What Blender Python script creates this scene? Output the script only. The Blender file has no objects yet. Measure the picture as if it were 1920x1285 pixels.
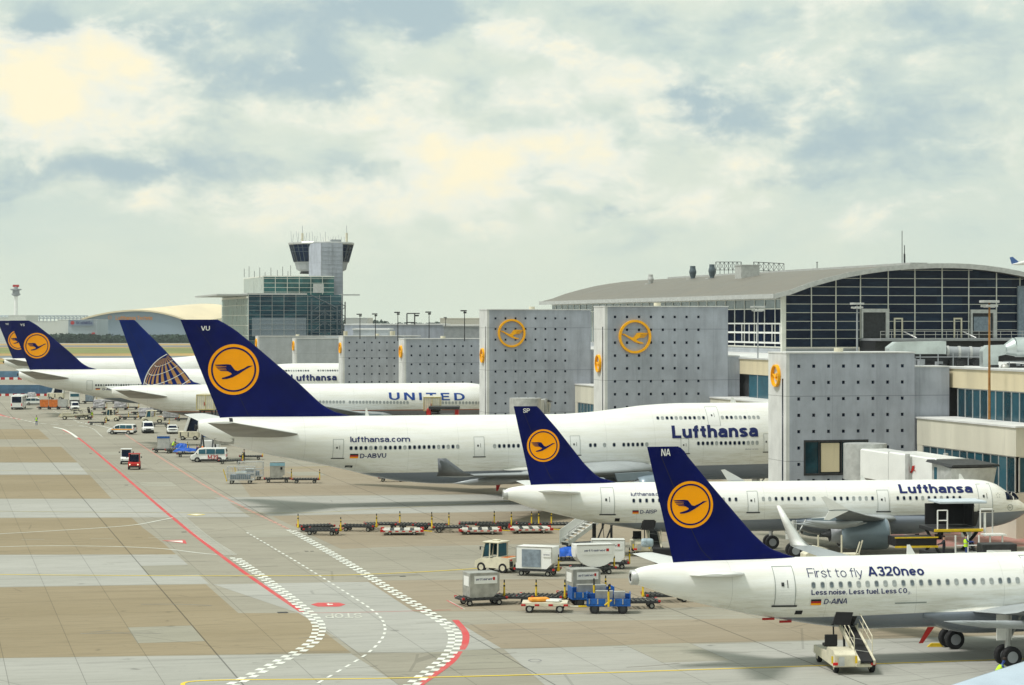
import bpy, bmesh, math, random
from mathutils import Vector, Matrix
from mathutils.geometry import tessellate_polygon
R = math.radians
random.seed(7)
scene = bpy.context.scene
col = scene.collection
# ---------------------------------------------------------------- camera (level, 19.2 m up on the terminal roof)
H, F, CX, Y0 = 19.2, 4500.0, 960.0, 603.0
cam_d = bpy.data.cameras.new('camera'); cam = bpy.data.objects.new('camera', cam_d); col.objects.link(cam)
cam.location = (0, 0, H); cam.rotation_euler = (R(90), 0, 0)
cam_d.sensor_width = 36; cam_d.lens = 36 * F / 1920
cam_d.shift_y = -(642.5 - Y0) / 1920
cam_d.clip_start = 1; cam_d.clip_end = 30000
scene.camera = cam
scene.render.resolution_x = 1024; scene.render.resolution_y = 685
scene.view_settings.view_transform = 'Standard'; scene.view_settings.look = 'None'
scene.view_settings.gamma = 1; scene.view_settings.exposure = 0.15
# ---------------------------------------------------------------- sky: thin bright overcast with warm and grey-blue cloud
SUN = Vector((-0.46, -0.20, 0.86)).normalized()
world = bpy.data.worlds.new('World'); scene.world = world; world.use_nodes = True
wn = world.node_tree
for n in list(wn.nodes): wn.nodes.remove(n)
def N(nt, t, **k):
    n = nt.nodes.new(t)
    for a, v in k.items(): setattr(n, a, v)
    return n
def setin(nt, n, i, v):
    if v is None: return
    if hasattr(v, 'is_output') or isinstance(v, bpy.types.NodeSocket): nt.links.new(v, n.inputs[i])
    else: n.inputs[i].default_value = v
def MA(nt, op, a, b=None, c=None, clamp=False):
    n = N(nt, 'ShaderNodeMath', operation=op); n.use_clamp = clamp
    setin(nt, n, 0, a); setin(nt, n, 1, b); setin(nt, n, 2, c)
    return n.outputs[0]
def MIX(nt, f, a, b, blend='MIX'):
    n = N(nt, 'ShaderNodeMix', data_type='RGBA', blend_type=blend)
    setin(nt, n, 0, f); setin(nt, n, 6, a); setin(nt, n, 7, b)
    return n.outputs[2]
def NOISE(nt, vec, scale, detail=4, rough=.55, dist=0):
    n = N(nt, 'ShaderNodeTexNoise'); setin(nt, n, 'Vector', vec)
    n.inputs['Scale'].default_value = scale; n.inputs['Detail'].default_value = detail
    n.inputs['Roughness'].default_value = rough; n.inputs['Distortion'].default_value = dist
    return n
def RANGE(nt, v, a, b, c=0., d=1.):
    n = N(nt, 'ShaderNodeMapRange'); n.interpolation_type = 'SMOOTHSTEP'
    setin(nt, n, 0, v); n.inputs[1].default_value = a; n.inputs[2].default_value = b
    n.inputs[3].default_value = c; n.inputs[4].default_value = d
    return n.outputs[0]
def s2l(r, g, b):
    f = lambda c: (c/255)/12.92 if c/255 <= .04045 else ((c/255+.055)/1.055)**2.4
    return (f(r), f(g), f(b), 1)
tc = N(wn, 'ShaderNodeTexCoord'); sx = N(wn, 'ShaderNodeSeparateXYZ'); wn.links.new(tc.outputs['Generated'], sx.inputs[0])
az = MA(wn, 'ARCTAN2', sx.outputs[0], sx.outputs[1]); el = sx.outputs[2]
cv = N(wn, 'ShaderNodeCombineXYZ'); setin(wn, cv, 0, az); setin(wn, cv, 1, MA(wn, 'MULTIPLY', el, 1.7)); cv.inputs[2].default_value = .37
warp = NOISE(wn, cv.outputs[0], 16, 5, .6)
sw = N(wn, 'ShaderNodeSeparateXYZ'); wn.links.new(warp.outputs['Color'], sw.inputs[0])
azw = MA(wn, 'ADD', az, MA(wn, 'MULTIPLY', MA(wn, 'SUBTRACT', sw.outputs[0], .5), .075))
elw = MA(wn, 'ADD', el, MA(wn, 'MULTIPLY', MA(wn, 'SUBTRACT', sw.outputs[1], .5), .045))
def blobs(lst):
    tot = None
    for (px, py, rx, ry, wt) in lst:
        a0 = math.atan((px-CX)/F); e0 = (Y0-py)/F
        da = MA(wn, 'MULTIPLY', MA(wn, 'SUBTRACT', azw, a0), F/rx)
        de = MA(wn, 'MULTIPLY', MA(wn, 'SUBTRACT', elw, e0), F/ry)
        g = MA(wn, 'MULTIPLY', MA(wn, 'EXPONENT', MA(wn, 'MULTIPLY', MA(wn, 'ADD', MA(wn, 'MULTIPLY', da, da), MA(wn, 'MULTIPLY', de, de)), -1)), wt)
        tot = g if tot is None else MA(wn, 'ADD', tot, g)
    return tot
warm = blobs([(120,150,150,80,1.0),(60,215,180,55,.75),(30,120,90,60,.4),(210,105,70,50,.45),(850,290,130,45,.85),(1090,275,100,50,.8),(720,370,90,60,.45),(900,370,110,60,.4),
              (1320,370,60,45,.35),(980,70,60,40,.5),(1480,170,110,50,.35),(1480,20,90,30,.4),(560,390,70,40,.35),(1250,150,120,60,.3),(1040,160,160,50,.25),(1650,420,90,50,.25)])
dark = blobs([(30,60,80,60,.9),(330,40,110,60,.55),(440,130,180,70,.6),(660,15,190,45,1.0),(850,45,90,35,.8),(700,190,230,55,.6),(330,260,160,60,.4),(1330,210,120,60,.85),
              (1560,260,160,55,.6),(330,355,210,45,.75),(90,330,150,50,.6),(1140,385,110,18,.7),(600,120,120,50,.5),(1180,60,110,50,.35),(1750,70,200,80,.55),(1800,260,200,90,.5),
              (1400,60,120,40,.35),(1180,440,160,26,.45),(1480,330,150,25,.45),(640,330,80,40,.3),(1600,150,90,30,.3)])
n1 = NOISE(wn, cv.outputs[0], 9, 7, .58, .4).outputs[0]
n2 = NOISE(wn, cv.outputs[0], 30, 6, .6, .3).outputs[0]
nn = MA(wn, 'ADD', MA(wn, 'MULTIPLY', n1, .65), MA(wn, 'MULTIPLY', n2, .35))
n3 = NOISE(wn, cv.outputs[0], 70, 5, .62, .2).outputs[0]
nf = MA(wn, 'ADD', MA(wn, 'MULTIPLY', n2, .62), MA(wn, 'MULTIPLY', n3, .38))
dk = RANGE(wn, MA(wn, 'ADD', MA(wn, 'MULTIPLY', dark, .75), MA(wn, 'ADD', MA(wn, 'MULTIPLY', MA(wn, 'SUBTRACT', .5, nn), 1.9), MA(wn, 'MULTIPLY', MA(wn, 'SUBTRACT', .5, nf), 1.1))), .12, .78)
wm = RANGE(wn, MA(wn, 'ADD', MA(wn, 'MULTIPLY', warm, .74), MA(wn, 'ADD', MA(wn, 'MULTIPLY', MA(wn, 'SUBTRACT', nn, .5), 1.6), MA(wn, 'MULTIPLY', MA(wn, 'SUBTRACT', nf, .5), 2.6))), .18, 1.05)
lowfade = RANGE(wn, el, .005, .05)
c0 = MIX(wn, RANGE(wn, n1, .35, .65), s2l(203,217,208), s2l(219,227,212))
c1 = MIX(wn, MA(wn, 'MULTIPLY', MA(wn, 'MULTIPLY', dk, lowfade), .95), c0, s2l(172,192,197))
wh = RANGE(wn, MA(wn, 'ADD', MA(wn, 'MULTIPLY', warm, .9), MA(wn, 'ADD', MA(wn, 'MULTIPLY', MA(wn, 'SUBTRACT', nn, .5), 2.0), MA(wn, 'MULTIPLY', MA(wn, 'SUBTRACT', nf, .5), 1.6))), -.02, .5)
c1 = MIX(wn, MA(wn, 'MULTIPLY', MA(wn, 'MULTIPLY', wh, lowfade), .8), c1, s2l(238,240,228))
c2 = MIX(wn, MA(wn, 'MULTIPLY', MA(wn, 'MULTIPLY', wm, lowfade), .9), c1, s2l(253,243,208))
c3 = MIX(wn, RANGE(wn, el, .0, .055, .85, 0.), c2, s2l(219,229,211))
SKYK = 10.0
cm = N(wn, 'ShaderNodeVectorMath', operation='SCALE'); wn.links.new(c3, cm.inputs[0]); cm.inputs[3].default_value = SKYK
sky = N(wn, 'ShaderNodeTexSky', sky_type='NISHITA'); sky.sun_disc = False
sky.sun_elevation = math.asin(SUN.z); sky.sun_rotation = math.atan2(SUN.x, SUN.y); sky.dust_density = 3
fin_c = MIX(wn, .94, sky.outputs[0], cm.outputs[0])
bg = N(wn, 'ShaderNodeBackground'); wn.links.new(fin_c, bg.inputs[0]); bg.inputs[1].default_value = .1
wo = N(wn, 'ShaderNodeOutputWorld'); wn.links.new(bg.outputs[0], wo.inputs[0])
sun_d = bpy.data.lights.new('sun', 'SUN'); sun_d.energy = 2.7; sun_d.angle = R(12); sun_d.color = (1, .965, .91)
sun = bpy.data.objects.new('sun', sun_d); col.objects.link(sun)
sun.rotation_euler = SUN.to_track_quat('Z', 'Y').to_euler()

# ---------------------------------------------------------------- helpers
A13 = math.atan(1090/F); CA, SA = math.cos(A13), math.sin(A13)
def G(x, y, z=0.):
    D = F*(H-z)/(y-Y0); return Vector(((x-CX)*D/F, D, z))
def at(x, y, D): return Vector(((x-CX)*D/F, D, H-(y-Y0)*D/F))
def tag(o, label=None, cat=None, group=None, kind=None):
    if label: o['label'] = label
    if cat: o['category'] = cat
    if group: o['group'] = group
    if kind: o['kind'] = kind
    return o
def empty(name, loc=(0,0,0), rz=0, label=None, cat=None, group=None):
    o = bpy.data.objects.new(name, None); col.objects.link(o); o.location = loc; o.rotation_euler = (0,0,rz)
    o.empty_display_size = .3
    return tag(o, label, cat, group)
def copy_tree(o, parent=None):
    c = o.copy(); col.objects.link(c)
    if parent is not None: c.parent = parent
    for ch in o.children: copy_tree(ch, c)
    return c
def place(proto, used, loc, rz, label, cat=None, group=None):
    o = proto if not used else copy_tree(proto)
    o.location = loc; o.rotation_euler = (0,0,rz); tag(o, label, cat, group)
    return o
class MB:
    def __init__(s): s.v=[]; s.f=[]; s.m=[]; s.s=[]
    def add(s, vs, fs, m=0, sm=False, M=None):
        b=len(s.v)
        s.v += [ (M@Vector(v) if M is not None else Vector(v)) for v in vs]
        for f in fs: s.f.append([i+b for i in f]); s.m.append(m); s.s.append(sm)
        return s
    def box(s, c, d, m=0, rz=0, ry=0, rx=0):
        M = Matrix.Translation(c)@Matrix.Rotation(rz,4,'Z')@Matrix.Rotation(ry,4,'Y')@Matrix.Rotation(rx,4,'X')
        x,y,z=[k/2 for k in d]
        vs=[(-x,-y,-z),(x,-y,-z),(x,y,-z),(-x,y,-z),(-x,-y,z),(x,-y,z),(x,y,z),(-x,y,z)]
        return s.add(vs,[(0,3,2,1),(4,5,6,7),(0,1,5,4),(1,2,6,5),(2,3,7,6),(3,0,4,7)],m,False,M)
    def bx(s, a, b, m=0):
        return s.box([(a[i]+b[i])/2 for i in range(3)],[abs(b[i]-a[i]) for i in range(3)],m)
    def tube(s, p0, p1, r, m=0, n=6, r1=None):
        p0=Vector(p0); p1=Vector(p1); d=p1-p0; L=d.length
        if L<1e-6: return s
        M=Matrix.Translation(p0)@d.to_track_quat('Z','Y').to_matrix().to_4x4()
        r1 = r if r1 is None else r1
        vs=[(r*math.cos(2*math.pi*i/n),r*math.sin(2*math.pi*i/n),0) for i in range(n)]+[(r1*math.cos(2*math.pi*i/n),r1*math.sin(2*math.pi*i/n),L) for i in range(n)]
        fs=[(i,(i+1)%n,n+(i+1)%n,n+i) for i in range(n)]
        s.add(vs,fs,m,n>6,M); s.add(vs[:n],[tuple(range(n-1,-1,-1))],m,False,M); s.add(vs[n:],[tuple(range(n))],m,False,M)
        return s
    def path(s, pts, r, m=0, n=6):
        for a,b in zip(pts,pts[1:]): s.tube(a,b,r,m,n)
        return s
    def lathe(s, prof, n=24, m=0, M=None, sm=True, mf=None):
        vs=[]; fs=[]
        for (r,z) in prof:
            vs += [(r*math.cos(2*math.pi*i/n), r*math.sin(2*math.pi*i/n), z) for i in range(n)]
        for k in range(len(prof)-1):
            f=[(k*n+i,k*n+(i+1)%n,(k+1)*n+(i+1)%n,(k+1)*n+i) for i in range(n)]
            s.add(vs[:0],[],0)
            b=len(s.v)
            fs.append(f)
        b=len(s.v); s.v += [ (M@Vector(v) if M is not None else Vector(v)) for v in vs]
        for k,f in enumerate(fs):
            for q in f: s.f.append([i+b for i in q]); s.m.append(mf[k] if mf else m); s.s.append(sm)
        return s
    def wheel(s, c, r, w, m=0, m2=None, n=14, axis='Y'):
        M = Matrix.Translation(c)@(Matrix.Rotation(R(90),4,'X') if axis=='Y' else Matrix.Rotation(R(90),4,'Y'))
        p=[(0,-w/2),(r*.55,-w/2),(r*.9,-w/2),(r,-w/2*.75),(r,w/2*.75),(r*.9,w/2),(r*.55,w/2),(0,w/2)]
        a = m if m2 is None else m2
        return s.lathe(p,n,m,M,False,[a,m,m,m,m,m,a])
    def loft(s, rings, m=0, sm=True, cap=True, mf=None):
        n=len(rings[0]); b=len(s.v)
        for r in rings: s.v += [Vector(v) for v in r]
        for k in range(len(rings)-1):
            for i in range(n):
                s.f.append([b+k*n+i,b+k*n+(i+1)%n,b+(k+1)*n+(i+1)%n,b+(k+1)*n+i]); s.m.append(mf[k] if mf else m); s.s.append(sm)
        if cap:
            for k,rev in ((0,True),(len(rings)-1,False)):
                l=[b+k*n+i for i in range(n)]
                s.f.append(l[::-1] if rev else l); s.m.append(mf[min(k,len(mf)-1)] if mf else m); s.s.append(False)
        return s
    def prism(s, poly, ax, a, b, m=0):      # poly 2D, extruded along axis ax from a to b
        def P(p,t): return {'y':(p[0],t,p[1]),'z':(p[0],p[1],t),'x':(t,p[0],p[1])}[ax]
        n=len(poly); vs=[P(p,a) for p in poly]+[P(p,b) for p in poly]
        s.add(vs,[(i,(i+1)%n,n+(i+1)%n,n+i) for i in range(n)],m)
        tr=tessellate_polygon([[Vector((p[0],p[1],0)) for p in poly]])
        s.add(vs,[t for t in tr]+[(t[0]+n,t[2]+n,t[1]+n) for t in tr],m)
        return s
    def build(s, name, mats, parent=None, bevel=0, seg=1, recalc=True):
        me=bpy.data.meshes.new(name); me.from_pydata([tuple(v) for v in s.v],[],s.f)
        if not isinstance(mats,(list,tuple)): mats=[mats]
        for m in mats: me.materials.append(m)
        for p,mi,sm in zip(me.polygons,s.m,s.s): p.material_index=min(mi,len(mats)-1); p.use_smooth=sm
        if recalc:
            bm=bmesh.new(); bm.from_mesh(me); bmesh.ops.recalc_face_normals(bm,faces=bm.faces); bm.to_mesh(me); bm.free()
        me.update()
        o=bpy.data.objects.new(name,me); col.objects.link(o)
        if parent is not None: o.parent=parent
        if bevel:
            md=o.modifiers.new('bevel','BEVEL'); md.width=bevel; md.segments=seg; md.limit_method='ANGLE'; md.angle_limit=R(35)
        return o
def interp(pts, x):
    if x<=pts[0][0]: return pts[0][1]
    if x>=pts[-1][0]: return pts[-1][1]
    for i in range(len(pts)-1):
        if pts[i][0]<=x<=pts[i+1][0]:
            x0,y0=pts[i]; x1,y1=pts[i+1]; h=x1-x0; t=(x-x0)/h; d=(y1-y0)/h
            def tang(j):
                if j==0 or j==len(pts)-1:
                    k = 0 if j==0 else len(pts)-2
                    return (pts[k+1][1]-pts[k][1])/(pts[k+1][0]-pts[k][0])
                a=(pts[j][1]-pts[j-1][1])/(pts[j][0]-pts[j-1][0]); b=(pts[j+1][1]-pts[j][1])/(pts[j+1][0]-pts[j][0])
                return 0 if a*b<=0 else 2*a*b/(a+b)
            m0,m1=tang(i),tang(i+1)
            return (2*t**3-3*t*t+1)*y0+(t**3-2*t*t+t)*h*m0+(-2*t**3+3*t*t)*y1+(t**3-t*t)*h*m1
# ---------------------------------------------------------------- materials
def mat(name, c, rough=.5, metal=0., var=.12, scale=1.5, bump=0., spec=.3, coat=0., emit=None, streak=False, dirt=0., rnd=0.):
    m=bpy.data.materials.new(name); m.use_nodes=True; nt=m.node_tree; b=nt.nodes['Principled BSDF']
    b.inputs['Roughness'].default_value=rough; b.inputs['Metallic'].default_value=metal
    b.inputs['Specular IOR Level'].default_value=spec; b.inputs['Coat Weight'].default_value=coat
    c=tuple(c)+((1,) if len(c)==3 else ())
    t=N(nt,'ShaderNodeTexCoord'); v=t.outputs['Object']
    if streak:
        mp=N(nt,'ShaderNodeMapping'); mp.inputs['Scale'].default_value=(1,1,.12); nt.links.new(v,mp.inputs[0]); v=mp.outputs[0]
    if var>0:
        n=NOISE(nt,v,scale,5,.6)
        f=RANGE(nt,n.outputs[0],.3,.7)
        cc=MIX(nt,f,tuple(k*(1-var) for k in c[:3])+(1,),tuple(min(1,k*(1+var*.6)) for k in c[:3])+(1,))
        if dirt:
            n3=NOISE(nt,v,scale*4,6,.7); f3=RANGE(nt,n3.outputs[0],.52,.72,0,dirt)
            cc=MIX(nt,f3,cc,tuple(k*.45+.01 for k in c[:3])+(1,))
        if rnd:
            oi=N(nt,'ShaderNodeObjectInfo'); cc=MIX(nt,MA(nt,'MULTIPLY',MA(nt,'POWER',oi.outputs['Random'],1.6),rnd),cc,tuple(min(1,k*3.2+.03) for k in c[:3])+(1,))
        nt.links.new(cc,b.inputs['Base Color'])
        nt.links.new(RANGE(nt,n.outputs[0],.3,.7,rough*.85,min(1,rough*1.15)),b.inputs['Roughness'])
    else: b.inputs['Base Color'].default_value=c
    if bump:
        bp=N(nt,'ShaderNodeBump'); bp.inputs['Strength'].default_value=bump
        nb=NOISE(nt,t.outputs['Object'],scale*6,5,.6); nt.links.new(nb.outputs[0],bp.inputs['Height']); nt.links.new(bp.outputs[0],b.inputs['Normal'])
    if emit: b.inputs['Emission Color'].default_value=tuple(emit)+(1,); b.inputs['Emission Strength'].default_value=1
    return m
def S(r,g,b): return s2l(r,g,b)[:3]
M={}
M['white']=mat('white_paint',(.80,.81,.79),.35,0,.06,.4,coat=.3)
M['cream']=mat('cream_paint',(.66,.62,.48),.45,0,.15,1.5,dirt=.55)
M['cream_wall']=mat('cream_panel',(.66,.58,.40),.6,0,.14,.35,streak=True,dirt=.25)
M['navy']=mat('navy_paint',(.0015,.005,.085),.38,0,.2,.35,spec=.07)
M['pale_panel']=mat('pale_facade_panel',(.64,.62,.52),.6,0,.12,.35,streak=True,dirt=.3)
M['navy_text']=mat('navy_lettering',(.008,.016,.11),.4,0,0)
M['blue_text']=mat('blue_lettering',(.012,.06,.28),.4,0,0)
M['orange']=mat('orange_paint',(.98,.37,.002),.5,0,.05,.5,spec=.1)
M['gold']=mat('gold_stripe',(.45,.24,.09),.4,0,.1,1)
M['yellow']=mat('yellow_paint',(.72,.50,.02),.5,0,.15,3)
M['logo_yellow']=mat('yellow_sign_metal',(.95,.44,.004),.4,0,.08,1)
M['black']=mat('black_rubber',(.018,.018,.02),.75,0,.3,4)
M['dark']=mat('dark_steel',(.045,.047,.05),.55,.3,.3,3)
M['glass']=mat('dark_glass',(.003,.011,.036),.14,0,.7,.35,spec=.14)
M['matte_glass']=mat('tinted_glass',(.002,.008,.028),.6,0,.6,.35,spec=.02)
M['under_dark']=mat('shaded_grey_underside',(.17,.19,.21),.5,0,.15,.5)  # darker copy of the wing grey; underside shade is put into the colour
M['cowl']=mat('dark_cowl',(.10,.13,.15),.5,.2,.2,1)
M['box_frame']=mat('ochre_frame',(.50,.43,.20),.5,0,.2,2)
M['teal_glass']=mat('teal_glass',(.006,.045,.065),.14,0,.8,.25,spec=.25,rnd=.55)
M['grey']=mat('grey_paint',(.30,.32,.34),.45,0,.12,1)
M['lgrey']=mat('light_grey_metal',(.50,.51,.50),.4,.3,.15,2,dirt=.3)
M['silver']=mat('galvanised_sheet',(.60,.66,.66),.32,.75,.2,.5)
M['alu']=mat('worn_aluminium',(.42,.42,.39),.45,.5,.25,2,dirt=.4)
M['blue']=mat('blue_paint',(.012,.10,.38),.45,0,.2,2,dirt=.2)
M['tarp_blue']=mat('blue_tarp',(.012,.10,.50),.5,0,.3,3,bump=.4)
M['trailer_white']=mat('scuffed_white',(.58,.56,.50),.6,0,.25,3,dirt=.6)
M['red']=mat('red_paint',(.45,.018,.015),.4,0,.15,2)
M['redlamp']=mat('red_lamp',(.6,.01,.01),.3,0,0)
M['headlamp']=mat('lit_headlamp',(.9,.8,.6),.3,0,0,emit=(1,.8,.5))
M['curtain']=mat('grey_curtain',(.22,.27,.32),.7,0,.25,3,bump=.5)
M['hivis']=mat('hivis_vest',(.55,.85,.04),.7,0,.1,5)
M['trousers']=mat('blue_workwear',(.02,.04,.14),.8,0,.2,5)
M['skin']=mat('skin',(.55,.32,.22),.6,0,.05,5)
M['hair']=mat('dark_hair',(.03,.02,.015),.7,0,.1,5)
M['film']=mat('plastic_film',(.48,.47,.50),.25,0,.35,3,bump=.6)
M['terra']=mat('orange_container',(.62,.17,.03),.45,0,.2,2)
M['pane_light']=mat('window_drawn_blind',(.34,.37,.37),.4,0,.3,3)
M['pane_grey']=mat('window_blind_grey',(.13,.16,.18),.3,0,.5,3)
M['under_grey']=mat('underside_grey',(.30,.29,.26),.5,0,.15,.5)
M['window_grey']=mat('window_reveal',(.42,.44,.43),.5,0,.05,1)
M['line_grey']=mat('panel_line',(.28,.31,.29),.6,0,.1,1)
M['mullion']=mat('pale_mullion',(.70,.71,.64),.45,.1,.1,1)
M['roof']=mat('roof_sheet',(.19,.178,.152),.55,.1,.12,.15)
M['rust']=mat('rusty_pole',(.32,.15,.04),.7,0,.3,2)
M['concrete']=None
def paint_air(name, zl, slope, grey, line=None, fade=.10):
    m=mat(name,(.82,.83,.81),.3,0,0,coat=.35); nt=m.node_tree; b=nt.nodes['Principled BSDF']
    t=N(nt,'ShaderNodeTexCoord'); s=N(nt,'ShaderNodeSeparateXYZ'); nt.links.new(t.outputs['Object'],s.inputs[0])
    zz=MA(nt,'SUBTRACT',s.outputs[2],MA(nt,'MULTIPLY_ADD',s.outputs[0],slope,zl))
    f=RANGE(nt,zz,-.02,.02)
    mp=N(nt,'ShaderNodeMapping'); mp.inputs['Scale'].default_value=(.25,1,2.5); nt.links.new(t.outputs['Object'],mp.inputs[0])
    n=NOISE(nt,mp.outputs[0],.9,5,.6); g=RANGE(nt,n.outputs[0],.35,.75)
    # faint grime that grows on the lower skin, and hairline skin joints every 5.3 m
    w=MIX(nt,g,(.84,.85,.83,1),(.76,.76,.70,1))
    fr=MA(nt,'FRACT',MA(nt,'DIVIDE',s.outputs[0],5.33)); j=MA(nt,'LESS_THAN',fr,.006)
    w=MIX(nt,MA(nt,'MULTIPLY',j,.35),w,(.35,.36,.35,1))
    fz=MA(nt,'FRACT',MA(nt,'DIVIDE',s.outputs[2],1.27)); jz=MA(nt,'LESS_THAN',fz,.014); w=MIX(nt,MA(nt,'MULTIPLY',jz,.16),w,(.35,.36,.35,1))
    lowd=RANGE(nt,zz,.1,2.6,.55,0.); nst=NOISE(nt,mp.outputs[0],2.2,6,.7); w=MIX(nt,MA(nt,'MULTIPLY',lowd,RANGE(nt,nst.outputs[0],.4,.7)),w,(.50,.47,.38,1))
    nt.links.new(RANGE(nt,nst.outputs[0],.3,.7,.24,.42),b.inputs['Roughness'])
    c=MIX(nt,f,tuple(grey)+(1,),w)
    if line:
        l=MA(nt,'LESS_THAN',MA(nt,'ABSOLUTE',zz),.08); c=MIX(nt,l,c,tuple(line)+(1,))
    nt.links.new(c,b.inputs['Base Color'])
    return m
M['lh_narrow']=paint_air('white_over_grey_narrow',2.55,.018,(.20,.23,.28))
M['lh_wide']=paint_air('white_over_grey_wide',3.3,.010,(.20,.23,.28))
M['united']=paint_air('white_over_grey_gold',5.25,0,(.20,.20,.22),(.35,.14,.08))
M['engine']=mat('engine_grey',(.22,.28,.33),.35,.2,.1,.6,coat=.2)
M['wing']=mat('wing_grey',(.36,.39,.41),.38,.1,.12,.5)
M['chrome']=mat('bare_metal',(.6,.6,.62),.3,.9,.1,1)
def concrete(name, c, joint_h=2.4, dirt=.3):
    m=mat(name,c,.8,0,0); nt=m.node_tree; b=nt.nodes['Principled BSDF']
    t=N(nt,'ShaderNodeTexCoord'); s=N(nt,'ShaderNodeSeparateXYZ'); nt.links.new(t.outputs['Object'],s.inputs[0])
    mp=N(nt,'ShaderNodeMapping'); mp.inputs['Scale'].default_value=(1,1,.15); nt.links.new(t.outputs['Object'],mp.inputs[0])
    n=NOISE(nt,mp.outputs[0],.9,6,.65); n2=NOISE(nt,t.outputs['Object'],.35,5,.6)
    f=RANGE(nt,n.outputs[0],.4,.75,0,dirt); g=RANGE(nt,n2.outputs[0],.3,.7)
    cc=MIX(nt,g,tuple(k*.86 for k in c)+(1,),tuple(k*1.08 for k in c)+(1,))
    cc=MIX(nt,f,cc,tuple(k*.62 for k in c)+(1,))
    fr=MA(nt,'FRACT',MA(nt,'DIVIDE',MA(nt,'ADD',s.outputs[2],.5),joint_h*2.6)); j=MA(nt,'LESS_THAN',fr,.012)
    fx=MA(nt,'FRACT',MA(nt,'DIVIDE',MA(nt,'ADD',s.outputs[0],.19),4.56)); jx=MA(nt,'MULTIPLY',MA(nt,'LESS_THAN',fx,.010),.55); j=MA(nt,'MAXIMUM',j,jx)
    cc=MIX(nt,MA(nt,'MULTIPLY',j,.6),cc,tuple(k*.4 for k in c)+(1,))
    nt.links.new(cc,b.inputs['Base Color'])
    bp=N(nt,'ShaderNodeBump'); bp.inputs['Strength'].default_value=.15; nt.links.new(n.outputs[0],bp.inputs['Height']); nt.links.new(bp.outputs[0],b.inputs['Normal'])
    return m
M['concrete']=concrete('fair_faced_concrete',(.385,.415,.475),dirt=.6)
M['concrete_pale']=concrete('pale_concrete',(.64,.65,.64),2.4,.25)
M['concrete_far']=concrete('grey_cladding',(.42,.45,.48),1.2,.2)

# ---------------------------------------------------------------- text and decals
# grotesque letters drawn as strokes (each stroke is its own thin layer, so strokes never share a plane)
def _arc(cx,cy,rx,ry,a0,a1,n=10): return [(cx+rx*math.cos(R(a0+(a1-a0)*i/n)),cy+ry*math.sin(R(a0+(a1-a0)*i/n))) for i in range(n+1)]
def _smooth(P,n=5):
    Q=[(2*P[0][0]-P[1][0],2*P[0][1]-P[1][1])]+P+[(2*P[-1][0]-P[-2][0],2*P[-1][1]-P[-2][1])]; out=[]
    for i in range(1,len(Q)-2):
        for k in range(n):
            t=k/n; out.append(tuple(.5*(2*Q[i][c]+(Q[i+1][c]-Q[i-1][c])*t+(2*Q[i-1][c]-5*Q[i][c]+4*Q[i+1][c]-Q[i+2][c])*t*t+(3*Q[i][c]-Q[i-1][c]-3*Q[i+1][c]+Q[i+2][c])*t**3) for c in (0,1)))
    return out+[P[-1]]
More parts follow.
